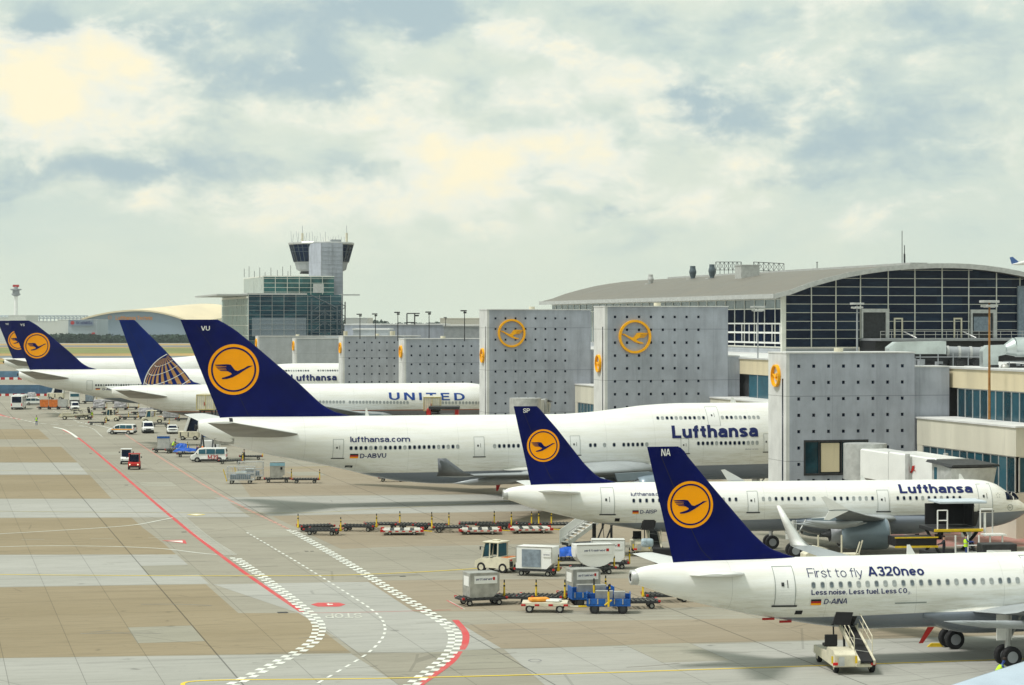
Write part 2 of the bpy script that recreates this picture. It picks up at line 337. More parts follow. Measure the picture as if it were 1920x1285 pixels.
def glyph(c,w):
    h=w/2; X=.73; W=.50+w*.62; C=.60+w*.60; r=W/2-h; ry=.24; y=lambda a:a
    if c==' ': return [],.28
    if c=='L': return [[(h,1),(h,h),(.50+h,h)]],.56+h*.6
    if c=='l': return [[(h,0),(h,1)]],w
    if c=='I': return [[(h,0),(h,1)]],w
    if c=='i': return [[(h,0),(h,X)],[(h,.86),(h,1)]],w
    if c=='.': return [[(h,0),(h,w*.95)]],w
    if c=='-': return [[(0,.38),(.30,.38)]],.30
    if c=='n': return [[(h,0),(h,X)],[(h,.40)]+_arc(W/2,X-h-ry+.02,r,ry,180,0)+[(W-h,0)]],W
    if c=='h': return [[(h,0),(h,1)],[(h,.40)]+_arc(W/2,X-h-ry+.02,r,ry,180,0)+[(W-h,0)]],W
    if c=='u': return [[(W-h,0),(W-h,X)],[(h,X)]+_arc(W/2,h+ry-.02,r,ry,180,360)],W
    if c=='m': k=.44+w*.2; rr=k/2; return [[(h,0),(h,X)],[(h,.4)]+_arc(h+rr,X-h-.18,rr,.18,180,0)+[(h+k,0)],[(h+k,.4)]+_arc(h+k+rr,X-h-.18,rr,.18,180,0)+[(h+2*k,0)]],2*k+w
    if c=='r': return [[(h,0),(h,X)],[(h,.40)]+_arc(h+.24,X-h-.22,.24,.22,180,80)],.32+h
    if c=='a': return [[(h+.01,X-.21)]+_arc(W/2,X-h-.15,r,.16,165,0)+[(W-h,0)],[(W-h,.43),(W*.5,.42)]+_arc(W*.42,h+(.42-h)/2,W*.42-h,(.42-h)/2,90,270)+[(W*.55,h+.01),(W-h,.20)]],W+.02
    if c=='c': return [_arc(W/2,X/2,r,X/2-h,42,318,16)],W
    if c=='e': return [_arc(W/2,X/2,r,X/2-h,0,318,18),[(w,X/2),(W-h,X/2)]],W
    if c=='o': return [_arc(W/2,X/2,r,X/2-h,0,360,22)],W
    if c=='s': V=W*.92; return [_smooth([(V-h-.01,X-.20),(V*.72,X-h-.005),(V*.40,X-h),(h+.01,X-.19),(V*.35,X*.55),(V*.68,X*.45),(V-h,.19),(V*.6,h),(V*.3,h+.005),(h,.20)])],V
    if c=='f': return [[(.10+h,0),(.10+h,.74)]+_arc(.10+h+.18,.80,.18,1-h-.80,180,95,6),[(0,X-h),(.34+h*.5,X-h)]],.36+h*.6
    if c=='t': return [[(.10+h,.92)]+_arc(.10+h+.18,h+.12,.18,.12,180,265,6),[(0,X-h),(.34+h*.5,X-h)]],.36+h*.6
    if c=='y': return [[(h*.9,X),(W/2+.01,.06)],[(W-h*.9,X),(W*.42,-.16),(W*.28,-.24),(.06,-.24+.02)]],W
    if c=='A': C=.70+w*.3; return [[(h*.8,0),(C/2-h*.25,1)],[(C-h*.8,0),(C/2+h*.25,1)],[(C*.22,.30),(C*.78,.30)]],C
    if c=='V': C=.66+w*.3; return [[(h*.8,1),(C/2-h*.2,0)],[(C-h*.8,1),(C/2+h*.2,0)]],C
    if c=='Y': C=.66+w*.3; return [[(h*.8,1),(C/2,.42),(C/2,0)],[(C-h*.8,1),(C/2,.42)]],C
    if c=='K': return [[(h,0),(h,1)],[(w,.38),(C-h,1)],[(w*1.3+.08,.55),(C-h*.8,0)]],C
    if c=='M': C=.78+w*.5; return [[(h,0),(h,1)],[(C-h,0),(C-h,1)],[(h*1.2,1),(C/2,.08)],[(C-h*1.2,1),(C/2,.08)]],C
    if c=='N': return [[(h,0),(h,1)],[(C-h,0),(C-h,1)],[(h*1.3,1),(C-h*1.3,0)]],C
    if c=='U': return [[(h,1)]+_arc(C/2,h+.28,C/2-h,.28,180,360)+[(C-h,1)]],C
    if c=='T': return [[(0,1-h),(C*.96,1-h)],[(C*.48,0),(C*.48,1-w)]],C*.96
    if c=='E': return [[(h,0),(h,1)],[(w,1-h),(.58,1-h)],[(w,.52),(.54,.52)],[(w,h),(.60,h)]],.60
    if c=='F': return [[(h,0),(h,1)],[(w,1-h),(.56,1-h)],[(w,.50),(.50,.50)]],.56
    if c=='D': return [[(h,0),(h,1)],[(w,1-h),(C*.42,1-h)]+_arc(C*.42,.5,C*.58-h,.5-h,90,-90)+[(w,h)]],C
    if c=='P': return [[(h,0),(h,1)],[(w,1-h),(C*.55,1-h)]+_arc(C*.55,.70,C*.40-h,.30-h,90,-90)+[(w,.40+h)]],C*.95
    if c=='B': return [[(h,0),(h,1)],[(w,1-h),(C*.52,1-h)]+_arc(C*.52,.76,C*.38-h,.24-h,90,-90)+[(w,.52+h)],[(w,.52),(C*.55,.52)]+_arc(C*.55,.26+h*.2,C*.42-h,.26-h*.8,90,-90)+[(w,h)]],C*.98
    if c in 'OC0': 
        if c=='0': C=.56+w*.35
        return [_arc(C/2,.5,C/2-h,.5-h,*((0,360) if c!='C' else (48,312)),24)],C
    if c=='S': V=.56+w*.6; return [_smooth([(V-h,.74),(V*.74,1-h-.01),(V*.42,1-h),(h+.01,.76),(V*.3,.56),(V*.7,.44),(V-h,.25),(V*.62,h),(V*.3,h+.01),(h,.27)])],V
    if c=='2': V=.54+w*.4; return [_smooth([(h,.72),(V*.2,.94-h*.4),(V*.5,1-h),(V*.82,.93-h*.4),(V-h,.72),(V*.75,.48),(V*.3,.22),(h,h)])+[(V,h)]],V
    if c=='3': V=.54+w*.4; return [_smooth([(h,.80),(V*.4,1-h),(V*.78,.93-h*.3),(V-h-.02,.76),(V*.75,.57),(V*.42,.53)]),_smooth([(V*.42,.53),(V*.78,.48),(V-h,.27),(V*.75,.08+h*.3),(V*.42,h),(h,.22)])],V
    if c=='9': V=.54+w*.4; return [_arc(V/2,.68,V/2-h,.32-h,0,360,18),_smooth([(V-h,.70),(V-h*1.1,.40),(V*.68,.10),(V*.42,h),(h,.16)])],V
    if c=='4': return [[(.42,0),(.42,1)],[(.36,.96),(.03,.30)],[(0,.26),(.60,.26)]],.60
    if c=='7': return [[(0,1-h),(.52,1-h)],[(.50,1-w),(.18,0)]],.56
    if c=='1': return [[(.26,0),(.26,1)],[(.04,.76),(.26,.92)]],.40
    if c=='J': V=.50; return [[(V-h,1)]+_arc(V/2,h+.22,V/2-h,.22,0,-180)],V
    if c=='j': return [[(h,-.15),(h,X)]],w
    return [_arc(W/2,X/2,r,X/2-h,0,360,18)],W
def stroke2d(P,w,layer):
    vs=[];fs=[]; n=len(P); closed=n>3 and abs(P[0][0]-P[-1][0])<1e-6 and abs(P[0][1]-P[-1][1])<1e-6
    for i in range(n):
        a=P[i-1] if i else (P[-2] if closed else P[0]); b=P[i+1] if i<n-1 else (P[1] if closed else P[-1])
        d0=Vector((P[i][0]-a[0],P[i][1]-a[1])); d1=Vector((b[0]-P[i][0],b[1]-P[i][1]))
        if d0.length<1e-9: d0=d1
        if d1.length<1e-9: d1=d0
        d0.normalize(); d1.normalize(); n0=Vector((-d0.y,d0.x)); n1=Vector((-d1.y,d1.x)); m=(n0+n1); m=m/max(m.length_squared/2,.5)
        vs+=[(P[i][0]+m.x*w/2,P[i][1]+m.y*w/2,layer),(P[i][0]-m.x*w/2,P[i][1]-m.y*w/2,layer)]
        if i: fs.append((2*i-2,2*i-1,2*i+1,2*i))
    return vs,fs
def fit_text(body, x0, x1, z0, z1, off=0., shear=0., space=1.0, skew=0.):
    w=max(.06,.10+off*2.55); x=0; vs=[];fs=[]; gap=.07+.0*(w<.1)
    for c in body:
        st,adv=glyph(c,w)
        for k,p in enumerate(st):
            v,f=stroke2d(p,w,k%3); b=len(vs); vs+=[(q[0]+x,q[1],q[2]) for q in v]; fs+=[tuple(i+b for i in t) for t in f]
        x+=adv+gap*space*(1 if c!=' ' else 0)
    a=min(p[0] for p in vs); b=max(p[0] for p in vs); k=(x1-x0)/(b-a)
    return [(x0+(p[0]-a+shear*p[1])*k, z0+p[1]*(z1-z0)+skew*(p[0]-a)/(b-a), p[2]) for p in vs],fs
def poly2d(polys):
    vs=[]; fs=[]
    for p in polys:
        b=len(vs); vs+=list(p); fs+=[tuple(i+b for i in t) for t in tessellate_polygon([[Vector((q[0],q[1],0)) for q in p]])]
    return vs,fs
def ring2d(cx,cy,r0,r1,n=48):
    vs=[]; fs=[]
    for i in range(n):
        a=2*math.pi*i/n; vs+=[(cx+r0*math.cos(a),cy+r0*math.sin(a)),(cx+r1*math.cos(a),cy+r1*math.sin(a))]
    for i in range(n): j=(i+1)%n; fs.append((2*i,2*i+1,2*j+1,2*j))
    return vs,fs
def merge2d(*ms):
    vs=[];fs=[]
    for v,f in ms: b=len(vs); vs+=v; fs+=[tuple(i+b for i in t) for t in f]
    return vs,fs
def rect2d(x0,y0,x1,y1): return ([(x0,y0),(x1,y0),(x1,y1),(x0,y1)],[(0,1,2,3)])
def decal(name, m, geo, f, parent, sa=0, sb=.2, lay=Vector((0,-.004,0))):
    vs,fs=geo; bm=bmesh.new(); bv=[bm.verts.new((p[0],p[1],p[2] if len(p)>2 else 0)) for p in vs]
    for t in fs:
        try: bm.faces.new([bv[i] for i in t])
        except ValueError: pass
    for ax,st in ((0,sa),(1,sb)):
        if not st: continue
        lo=min(p[ax] for p in vs); hi=max(p[ax] for p in vs); k=lo+st
        while k<hi:
            no=(1,0,0) if ax==0 else (0,1,0); co=(k,0,0) if ax==0 else (0,k,0)
            bmesh.ops.bisect_plane(bm,geom=bm.verts[:]+bm.edges[:]+bm.faces[:],plane_co=co,plane_no=no); k+=st
    for v in bm.verts: k=v.co.z; v.co=Vector(f(v.co.x,v.co.y))+lay*k
    me=bpy.data.meshes.new(name); bm.to_mesh(me); bm.free(); me.materials.append(m)
    o=bpy.data.objects.new(name,me); col.objects.link(o)
    if parent is not None: o.parent=parent
    return o
CRANE=[(613,424),(575,427),(545,445),(500,464),(480,458),(462,435),(448,417),(420,413),(328,417),(340,425),(414,430),(416,433),(336,431),(346,438),(412,442),(414,445),(346,444),(356,451),(414,454),
       (420,458),(362,456),(372,463),(425,466),(448,478),(457,487),(440,498),(400,511),(383,515),(383,526),(420,524),(462,512),(508,487),(560,453),(600,431)]
CRANE=[((x-470)/190.,(453-y)/190.) for x,y in CRANE]

def pane_mat(name,dx,dz,c0,c1,ax=0,spec=.14,x0=0.,z0=0.):
    m=bpy.data.materials.new(name); m.use_nodes=True; nt=m.node_tree; b=nt.nodes['Principled BSDF']; b.inputs['Roughness'].default_value=.12; b.inputs['Specular IOR Level'].default_value=spec
    t=N(nt,'ShaderNodeTexCoord'); s=N(nt,'ShaderNodeSeparateXYZ'); nt.links.new(t.outputs['Object'],s.inputs[0])
    fx=MA(nt,'FLOOR',MA(nt,'DIVIDE',MA(nt,'SUBTRACT',s.outputs[ax],x0),dx)); fz=MA(nt,'FLOOR',MA(nt,'DIVIDE',MA(nt,'SUBTRACT',s.outputs[2],z0),dz))
    cb=N(nt,'ShaderNodeCombineXYZ'); setin(nt,cb,0,fx); setin(nt,cb,1,fz); w=N(nt,'ShaderNodeTexWhiteNoise',noise_dimensions='2D'); nt.links.new(cb.outputs[0],w.inputs['Vector'])
    mp=N(nt,'ShaderNodeMapping'); mp.inputs['Scale'].default_value=(.25,.25,1.2); nt.links.new(t.outputs['Object'],mp.inputs[0]); n=NOISE(nt,mp.outputs[0],1.1,4,.6,1.5)
    f=MA(nt,'ADD',MA(nt,'MULTIPLY',MA(nt,'POWER',w.outputs[0],2.0),.45),RANGE(nt,n.outputs[0],.45,.75,0,.55),clamp=True)
    cc=MIX(nt,f,tuple(c0)+(1,),tuple(c1)+(1,)); nt.links.new(cc,b.inputs['Base Color']); return m
# ================================================================ GROUND
def ground_mat(name, c, c2, joints=True, sp=4.0, spq=7.6, stain=.5):
    m=bpy.data.materials.new(name); m.use_nodes=True; nt=m.node_tree; b=nt.nodes['Principled BSDF']; b.inputs['Roughness'].default_value=.85
    g=N(nt,'ShaderNodeNewGeometry'); s=N(nt,'ShaderNodeSeparateXYZ'); nt.links.new(g.outputs['Position'],s.inputs[0])
    q=MA(nt,'ADD',MA(nt,'MULTIPLY',s.outputs[0],CA),MA(nt,'MULTIPLY',s.outputs[1],SA))
    p=MA(nt,'SUBTRACT',MA(nt,'MULTIPLY',s.outputs[1],CA),MA(nt,'MULTIPLY',s.outputs[0],SA))
    def V(a,b_,cx=0):
        n=N(nt,'ShaderNodeCombineXYZ'); setin(nt,n,0,MA(nt,'MULTIPLY',q,a)); setin(nt,n,1,MA(nt,'MULTIPLY',p,b_)); n.inputs[2].default_value=cx; return n.outputs[0]
    n1=NOISE(nt,V(.02,.09),1,6,.6); n2=NOISE(nt,V(.3,1.6,3),1,6,.7); n3=NOISE(nt,V(.03,.35,7),1,5,.65); n4=NOISE(nt,V(4,4,1),1,4,.7)
    cc=MIX(nt,RANGE(nt,n1.outputs[0],.35,.65),tuple(c)+(1,),tuple(c2)+(1,))
    cc=MIX(nt,RANGE(nt,n2.outputs[0],.42,.75,0,.5),cc,tuple(k*.62 for k in c)+(1,))
    cc=MIX(nt,RANGE(nt,n3.outputs[0],.55,.72,0,stain),cc,tuple(k*.66 for k in c)+(1,))
    cc=MIX(nt,RANGE(nt,n4.outputs[0],.35,.7,0,.2),cc,tuple(min(1,k*1.25) for k in c)+(1,))
    # slab-to-slab tone
    fq=MA(nt,'FLOOR',MA(nt,'DIVIDE',q,sp)); fp=MA(nt,'FLOOR',MA(nt,'DIVIDE',p,spq))
    wn_=N(nt,'ShaderNodeTexWhiteNoise',noise_dimensions='2D'); cb=N(nt,'ShaderNodeCombineXYZ'); setin(nt,cb,0,fq); setin(nt,cb,1,fp); nt.links.new(cb.outputs[0],wn_.inputs['Vector'])
    cc=MIX(nt,MA(nt,'MULTIPLY',wn_.outputs[0],.16),cc,tuple(k*.7 for k in c)+(1,))
    if joints:
        a=MA(nt,'LESS_THAN',MA(nt,'FRACT',MA(nt,'DIVIDE',q,sp)),.012); d=MA(nt,'LESS_THAN',MA(nt,'FRACT',MA(nt,'DIVIDE',p,spq)),.012)
        a2=MA(nt,'LESS_THAN',MA(nt,'FRACT',MA(nt,'DIVIDE',q,sp*4)),.006)
        j=MA(nt,'MAXIMUM',MA(nt,'MULTIPLY',a,.55),MA(nt,'MAXIMUM',MA(nt,'MULTIPLY',d,.4),MA(nt,'MULTIPLY',a2,.8)))
        cc=MIX(nt,j,cc,tuple(k*.28 for k in c)+(1,))
    # cracks / oil spots
    vo=N(nt,'ShaderNodeTexVoronoi',feature='DISTANCE_TO_EDGE'); nt.links.new(V(.05,.12,2),vo.inputs['Vector'])
    vo.inputs['Scale'].default_value=1
    cc=MIX(nt,MA(nt,'MULTIPLY',MA(nt,'LESS_THAN',vo.outputs['Distance'],.004),.35),cc,tuple(k*.4 for k in c)+(1,))
    n5=NOISE(nt,V(.7,.7,9),1,3,.5); cc=MIX(nt,RANGE(nt,n5.outputs[0],.66,.78,0,.65),cc,tuple(k*.4 for k in c)+(1,))
    nt.links.new(cc,b.inputs['Base Color'])
    bp=N(nt,'ShaderNodeBump'); bp.inputs['Strength'].default_value=.08; nt.links.new(n4.outputs[0],bp.inputs['Height']); nt.links.new(bp.outputs[0],b.inputs['Normal'])
    return m
GM=ground_mat('apron_concrete',(0.266,0.248,0.196),(0.320,0.299,0.240))
GT=ground_mat('tan_slabs',(0.243,0.194,0.114),(0.285,0.231,0.144))
GT2=ground_mat('worn_tan_slabs',(0.262,0.216,0.148),(0.304,0.258,0.188),stain=.7)
GL=ground_mat('pale_slabs',(0.331,0.330,0.296),(0.381,0.379,0.348))
GA=ground_mat('asphalt_strip',(0.216,0.216,0.208),(0.254,0.254,0.248),joints=False)
def sheet(name, pts, m, z, kind='structure', parent=None):
    mb=MB(); vs=[(p.x,p.y,z) for p in pts]
    mb.add(vs,[t for t in tessellate_polygon([[Vector(v) for v in vs]])])
    o=mb.build(name,m,parent,recalc=False)
    bm=bmesh.new(); bm.from_mesh(o.data)
    for f in bm.faces:
        if f.normal.z<0: f.normal_flip()
    bm.to_mesh(o.data); bm.free()
    if parent is None: tag(o,kind=kind)
    return o
sheet('ground',[Vector((-9000,-200,0)),Vector((9000,-200,0)),Vector((9000,14000,0)),Vector((-9000,14000,0))],GM,0)
patches=[('tan',[(-60,805),(72,805),(93,824),(-60,824)]),('tan',[(-60,838),(115,838),(145,867),(-60,867)]),('tan',[(-80,891),(168,891),(209,935),(-80,935)]),
 ('tan',[(-80,972),(247,971),(268,990),(308,1020),(330,1040),(-80,1040)]),('tan',[(-80,1103),(386,1096),(447,1150),(566,1150),(585,1168),(658,1224),(-80,1235)]),
 ('wtan',[(430,876),(1000,870),(1500,862),(1500,905),(1100,925),(560,929),(470,932)]),('wtan',[(510,968),(1060,958),(1250,955),(1250,1016),(1060,1019),(720,1026),(640,1030)]),
 ('wtan',[(560+70,1089+3),(692,1089),(1260,1084),(1400,1083),(1400,1136),(1060,1146),(776,1147)]),('wtan',[(868,1196-24),(1100,1165),(2000,1150),(2000,1188),(1260,1207),(1015,1215),(940,1216)]),
 ('pale',[(-80,1041),(331,1040),(392,1095),(-80,1102)]),('pale',[(-80,936),(420,936),(470,970),(-80,971)]),('pale',[(400,933),(1060,926),(1500,920),(1500,938),(1060,957),(505,967)]),
 ('pale',[(-80,1236),(658,1226),(760,1292),(-80,1300)]),('pale',[(945,1218),(1262,1209),(2000,1190),(2050,1320),(1050,1310)]),('pale',[(-80,868),(145,868),(165,890),(-80,890)]),
 ('pale',[(400,1096),(690,1091),(776,1147),(868,1173),(940,1216),(800,1224),(672,1224),(590,1168),(560,1150)])]
mm={'tan':GT,'wtan':GT2,'pale':GL}
for k,(t,pp) in enumerate(patches):
    sheet('concrete_slabs',[G(*p) for p in pp],mm[t],{'tan':.0038,'wtan':.0048,'pale':.0058}[t]+.00008*k)
# far airfield bands (taxiways, grass)
def grassmat(name,c,c2):
    return mat(name,c,.95,0,.35,.02)
GR1=mat('dry_grass',(.42,.28,.10),.95,0,.3,.015); GR2=mat('green_grass',(.20,.22,.07),.95,0,.3,.015); TX=mat('far_taxiway',(.30,.30,.27),.8,0,.1,.02); TX2=mat('dark_taxiway',(.17,.19,.20),.8,0,.1,.02)
def band(name,y0,y1,m,z,x0=-400,x1=1250,kind='structure'):
    sheet(name,[G(x0,y1),G(x1,y1),G(x1,y0),G(x0,y0)],m,z,kind)
band('taxiway',636,645,TX,.03); band('taxiway',645,652.5,GR1,.03); 
band('grass',652.6,663,GR2,.03); band('grass',663,667.5,GR1,.03); band('taxiway',667.6,672,TX2,.03)
band('grass',672.1,683,GR1,.03); band('grass',676,678.5,GR2,.06)
band('taxiway',648,651,TX2,.06)
# ---------------- painted markings
def paint(name,c,wear=.35):
    m=bpy.data.materials.new(name); m.use_nodes=True; nt=m.node_tree; b=nt.nodes['Principled BSDF']; b.inputs['Roughness'].default_value=.75
    g=N(nt,'ShaderNodeNewGeometry'); n=NOISE(nt,g.outputs['Position'],2.2,6,.75); n2=NOISE(nt,g.outputs['Position'],.35,4,.6)
    cc=MIX(nt,RANGE(nt,n.outputs[0],.5,.75,0,wear),tuple(c)+(1,),(.30,.29,.23,1)); cc=MIX(nt,RANGE(nt,n2.outputs[0],.4,.75,0,wear),cc,(.33,.31,.25,1))
    nt.links.new(cc,b.inputs['Base Color']); return m
PW=paint('white_marking',(.74,.76,.70)); PR=paint('red_marking',(.56,.05,.055),.35); PY=paint('yellow_marking',(.70,.55,.05),.4); PYF=paint('faded_yellow_marking',(.50,.44,.16),.7); PRF=paint('faded_red_marking',(.50,.25,.20),.6); PWF=paint('faded_white_marking',(.55,.56,.50),.6)
PYV=paint('vivid_yellow_marking',(.78,.58,.03),.25)
PG=paint('dark_stain',(.16,.15,.13),.6)
def spline(px, n=14):
    P=[G(*p) for p in px]; out=[]
    if len(P)==2: return P
    Q=[P[0]*2-P[1]]+P+[P[-1]*2-P[-2]]
    for i in range(1,len(Q)-2):
        a,b,c,d=Q[i-1:i+3]
        for k in range(n):
            t=k/n; out.append(.5*((2*b)+(c-a)*t+(2*a-5*b+4*c-d)*t*t+(3*b-a-3*c+d)*t**3))
    out.append(P[-1]); return out
def resample(P, step):
    out=[(P[0],(P[1]-P[0]).normalized())]; acc=0; nxt=step
    for a,b in zip(P,P[1:]):
        d=b-a; L=d.length
        if L<1e-6: continue
        while acc+L>=nxt:
            t=(nxt-acc)/L; out.append((a+d*t,d/L)); nxt+=step
        acc+=L
    return out
def line(name,px,w,m,z=.010,dash=None,off=0.,check=False,smooth=True):
    P=spline(px) if smooth else [G(*p) for p in px]
    mb=MB(); 
    st = .5 if not dash else dash[0]
    S_=resample(P,st if not check else dash[0])
    def nrm(d): return Vector((-d.y,d.x,0))
    if dash and not check:
        acc=0; Q=resample(P,.25); tot=len(Q); on=int(dash[0]/.25); per=int((dash[0]+dash[1])/.25)
        k=0
        while k<tot-1:
            seg=Q[k:min(k+on+1,tot)]
            for (a,da),(b,db) in zip(seg,seg[1:]):
                na,nb=nrm(da),nrm(db)
                mb.add([a+na*(off-w/2),b+nb*(off-w/2),b+nb*(off+w/2),a+na*(off+w/2)],[(0,1,2,3)])
            k+=per
    elif check:
        for k,((a,da),(b,db)) in enumerate(zip(S_,S_[1:])):
            na,nb=nrm(da),nrm(db)
            for j in range(2):
                if (k+j)%2: continue
                o0=off+(j-1)*w; o1=o0+w
                mb.add([a+na*o0,b+nb*o0,b+nb*o1,a+na*o1],[(0,1,2,3)])
    else:
        for (a,da),(b,db) in zip(S_,S_[1:]):
            na,nb=nrm(da),nrm(db); mb.add([a+na*(off-w/2),b+nb*(off-w/2),b+nb*(off+w/2),a+na*(off+w/2)],[(0,1,2,3)])
    for v in mb.v: v.z=z
    o=mb.build(name,m,recalc=False)
    bm=bmesh.new(); bm.from_mesh(o.data)
    for f in bm.faces:
        if f.normal.z<0: f.normal_flip()
    bm.to_mesh(o.data); bm.free()
    return tag(o,kind='structure')
line('road_marking',[(118,806),(150,824),(210,874),(320,968),(420,1046),(500,1103),(568,1149)],.36,PR,.010)
line('road_marking',[(-10,778),(40,787),(75,794),(160,800)],.5,PWF,.014,dash=(3,2)); line('road_marking',[(-10,774),(10,781),(40,787)],.6,PR,.010)
line('road_marking',[(100,801),(118,805),(132,812),(145,821)],.45,PW,.014)
line('road_marking',[(322,970),(360,1004),(414,1042)],1.1,PW,.018,dash=(.45,.55),off=.85)
line('road_marking',[(440,1046),(500,1088),(560,1134),(594,1166),(596,1190),(575,1213),(520,1243),(470,1268),(425,1290)],.43,PW,.018,dash=(.86,0),check=True)
line('road_marking',[(545,994),(640,1049),(740,1111),(800,1147),(845,1178),(853,1203),(838,1232),(800,1263),(765,1290)],.43,PW,.018,dash=(.86,0),check=True)
line('road_marking',[(848,1163),(866,1186),(866,1206),(858,1220)],.42,PR,.010,off=.2)
line('road_marking',[(858,1222),(840,1244),(790,1280),(775,1292)],.42,PR,.010,off=.1)
line('road_marking',[(235,815),(300,858),(420,932),(540,992)],.34,PRF,.010,dash=(2.2,.5))
line('road_marking',[(463,999),(560,1056),(640,1106),(700,1146),(720,1170),(718,1195),(690,1225),(640,1256),(590,1285)],.17,PW,.018,dash=(1.1,1.0))
line('road_marking',[(-10,1002),(60,998),(160,992),(250,985),(300,976),(325,971)],.22,PW,.018)
line('road_marking',[(-10,1026),(80,1024),(200,1025),(300,1029),(370,1037),(412,1041)],.22,PW,.018)
line('road_marking',[(-10,1078),(300,1080),(560,1080),(700,1077),(900,1066),(1200,1040)],.24,PYV,.022)
line('road_marking',[(340,1290),(380,1277),(700,1273),(1100,1263),(1500,1250),(1960,1235)],.24,PYV,.022)
line('road_marking',[(-10,959),(200,961),(560,962),(700,955),(900,944),(1100,930)],.22,PYF,.022)
line('road_marking',[(-10,883),(200,884),(450,884),(560,878),(640,874)],.25,PYF,.022)
line('road_marking',[(578,1150),(700,1148),(850,1144)],.10,PR,.014)
line('road_marking',[(842,1127),(872,1143),(1000,1148),(1200,1155),(1400,1155)],.07,PWF,.014,smooth=False)
line('road_marking',[(838,1126),(868,1142)],.12,PR,.010,smooth=False); line('road_marking',[(842,1127),(870,1126)],.08,PWF,.014,smooth=False)
line('road_marking',[(100,770),(150,792),(205,802)],.35,PWF,.018,dash=(1.6,1.6)); line('road_marking',[(100,793),(165,801),(193,820)],.25,PWF,.018,dash=(3,1.5))
line('road_marking',[(145,792),(180,797),(215,806),(240,816)],.35,PW,.018,dash=(1.5,1.2))
line('road_marking',[(570,949),(610,949)],.25,PWF,.018,smooth=False); line('road_marking',[(640,949),(760,946)],.22,PWF,.018,smooth=False)
line('road_marking',[(40,1012),(140,1012)],.12,PWF,.018,dash=(2,3),smooth=False); line('road_marking',[(170,1011),(350,1008)],.12,PWF,.018,dash=(2,3),smooth=False)
def gpoly(name,px,m,z): sheet(name,[G(*p) for p in px],m,z)
gpoly('road_marking',[(583,1134),(596,1130.5),(636,1130.5),(648,1134),(636,1138),(596,1138)],PR,.014)
gpoly('road_marking',[(612,1133.4),(617,1132),(617,1133.2),(624,1133.2),(624,1134.8),(617,1134.8),(617,1136)],PW,.022)
gpoly('road_marking',[(303,1014),(347,1012.5),(350,1020)],PR,.014); gpoly('road_marking',[(314,1015),(342,1014.2),(343,1018)],PW,.020)
gpoly('road_marking',[(350,965.5),(368,963.5),(386,965.5),(368,967.5)],PY,.018); gpoly('road_marking',[(356,965.5),(368,964.3),(380,965.5),(368,966.7)],PW,.024)
for (x,y,w) in [(530,1149,22),(237,910,14),(170,851,12),(345,998,14),(585,1034,9),(575,1034,10),(120,814,10),(755,1081,14)]:
    o=MB(); c=G(x,y); o.box((c.x,c.y,.012),(w/33.,w/33.*.9,.02),0,A13); tag(o.build('drain_grate',M['dark']),kind='structure')
# STOP lettering reads for traffic driving towards the camera
vs,fs=fit_text('STOP',0,1,0,1,.02); LZ=Vector((0,0,.003))
c0_=G(610,1160); c1_=G(680,1159); top_=G(609,1151.5)
ex=(c1_-c0_); ey=(top_-c0_)
def stopmap(a,b): return c0_+ex*(1-a)+ey*(1-b)+Vector((0,0,.022))
o=decal('road_marking',PWF,(vs,fs),stopmap,None,0,0,LZ); tag(o,kind='structure')
# tyre smears across the apron
for (x0,x1,y) in [(640,740,1107),(200,420,1055),(780,880,1169),(1010,1200,1190),(1150,1300,1215),(1280,1420,1225),(1330,1500,1208),(880,960,1244),(560,650,1197),(470,560,1018),(600,690,1022)]:
    c=G(x0,y); d=G(x1,y-2); line('tyre_mark',[(x0,y),((x0+x1)/2,y-2),(x1,y-1)],.12,PG,.008)
mk=MB(); c=G(1003,1239); vs,fs=ring2d(0,0,.28,.40,24); mk.add([(c.x+p[0],c.y+p[1]*1.6,.012) for p in vs],fs); tag(mk.build('manhole_cover',GA,recalc=False),kind='structure')
# red-painted service zone near the far nose
gpoly('red_zone',[(1640,1005),(1700,992),(1920,992),(2100,1000),(2100,1025),(1680,1025)],paint('red_zone_paint',(.36,.16,.14),.5),.008)
line('road_marking',[(1660,1008),(1800,1006),(2000,1004)],.3,PWF,.014)

# repaired slabs and more tyre rubber, laid out along the slab grid
random.seed(21)
GP=ground_mat('patched_slabs',(.262,.250,.195),(.300,.286,.228)); GQ=ground_mat('newer_slabs',(.305,.293,.235),(.345,.330,.272))
def PQg(d,t): return Vector((d*CA-t*SA,d*SA+t*CA,0))
def rep(px,py,nq,np_,m,k):
    g=G(px,py); d=g.x*CA+g.y*SA; t=g.y*CA-g.x*SA; d=math.floor(d/4)*4; t=math.floor(t/7.6)*7.6
    sheet('concrete_slabs',[PQg(d,t),PQg(d+4*nq,t),PQg(d+4*nq,t+7.6*np_),PQg(d,t+7.6*np_)],m,.0066+.00008*k)
for k,(px,py,a,b,m) in enumerate([(250,1180,1,1,GP),(1090,1225,2,1,GP),(960,1250,1,1,GP),(300,905,1,1,GQ),(560,890,1,1,GP),(1350,1235,1,1,GQ),(480,1000,1,1,GQ),(190,850,1,1,GQ),(350,1060,1,1,GP)]): rep(px,py,a,b,m,k)
for i in range(34):
    x=random.uniform(60,1300); y=random.uniform(830,1270); L_=random.uniform(40,190); s_=random.choice((-1,1))*random.uniform(0,6)
    if x+L_>1500: continue
    line('tyre_mark',[(x,y),(x+L_*.5,y-L_*.012+s_*.3),(x+L_,y-L_*.02+s_)],random.uniform(.10,.24),PG,.0085+.00005*i)
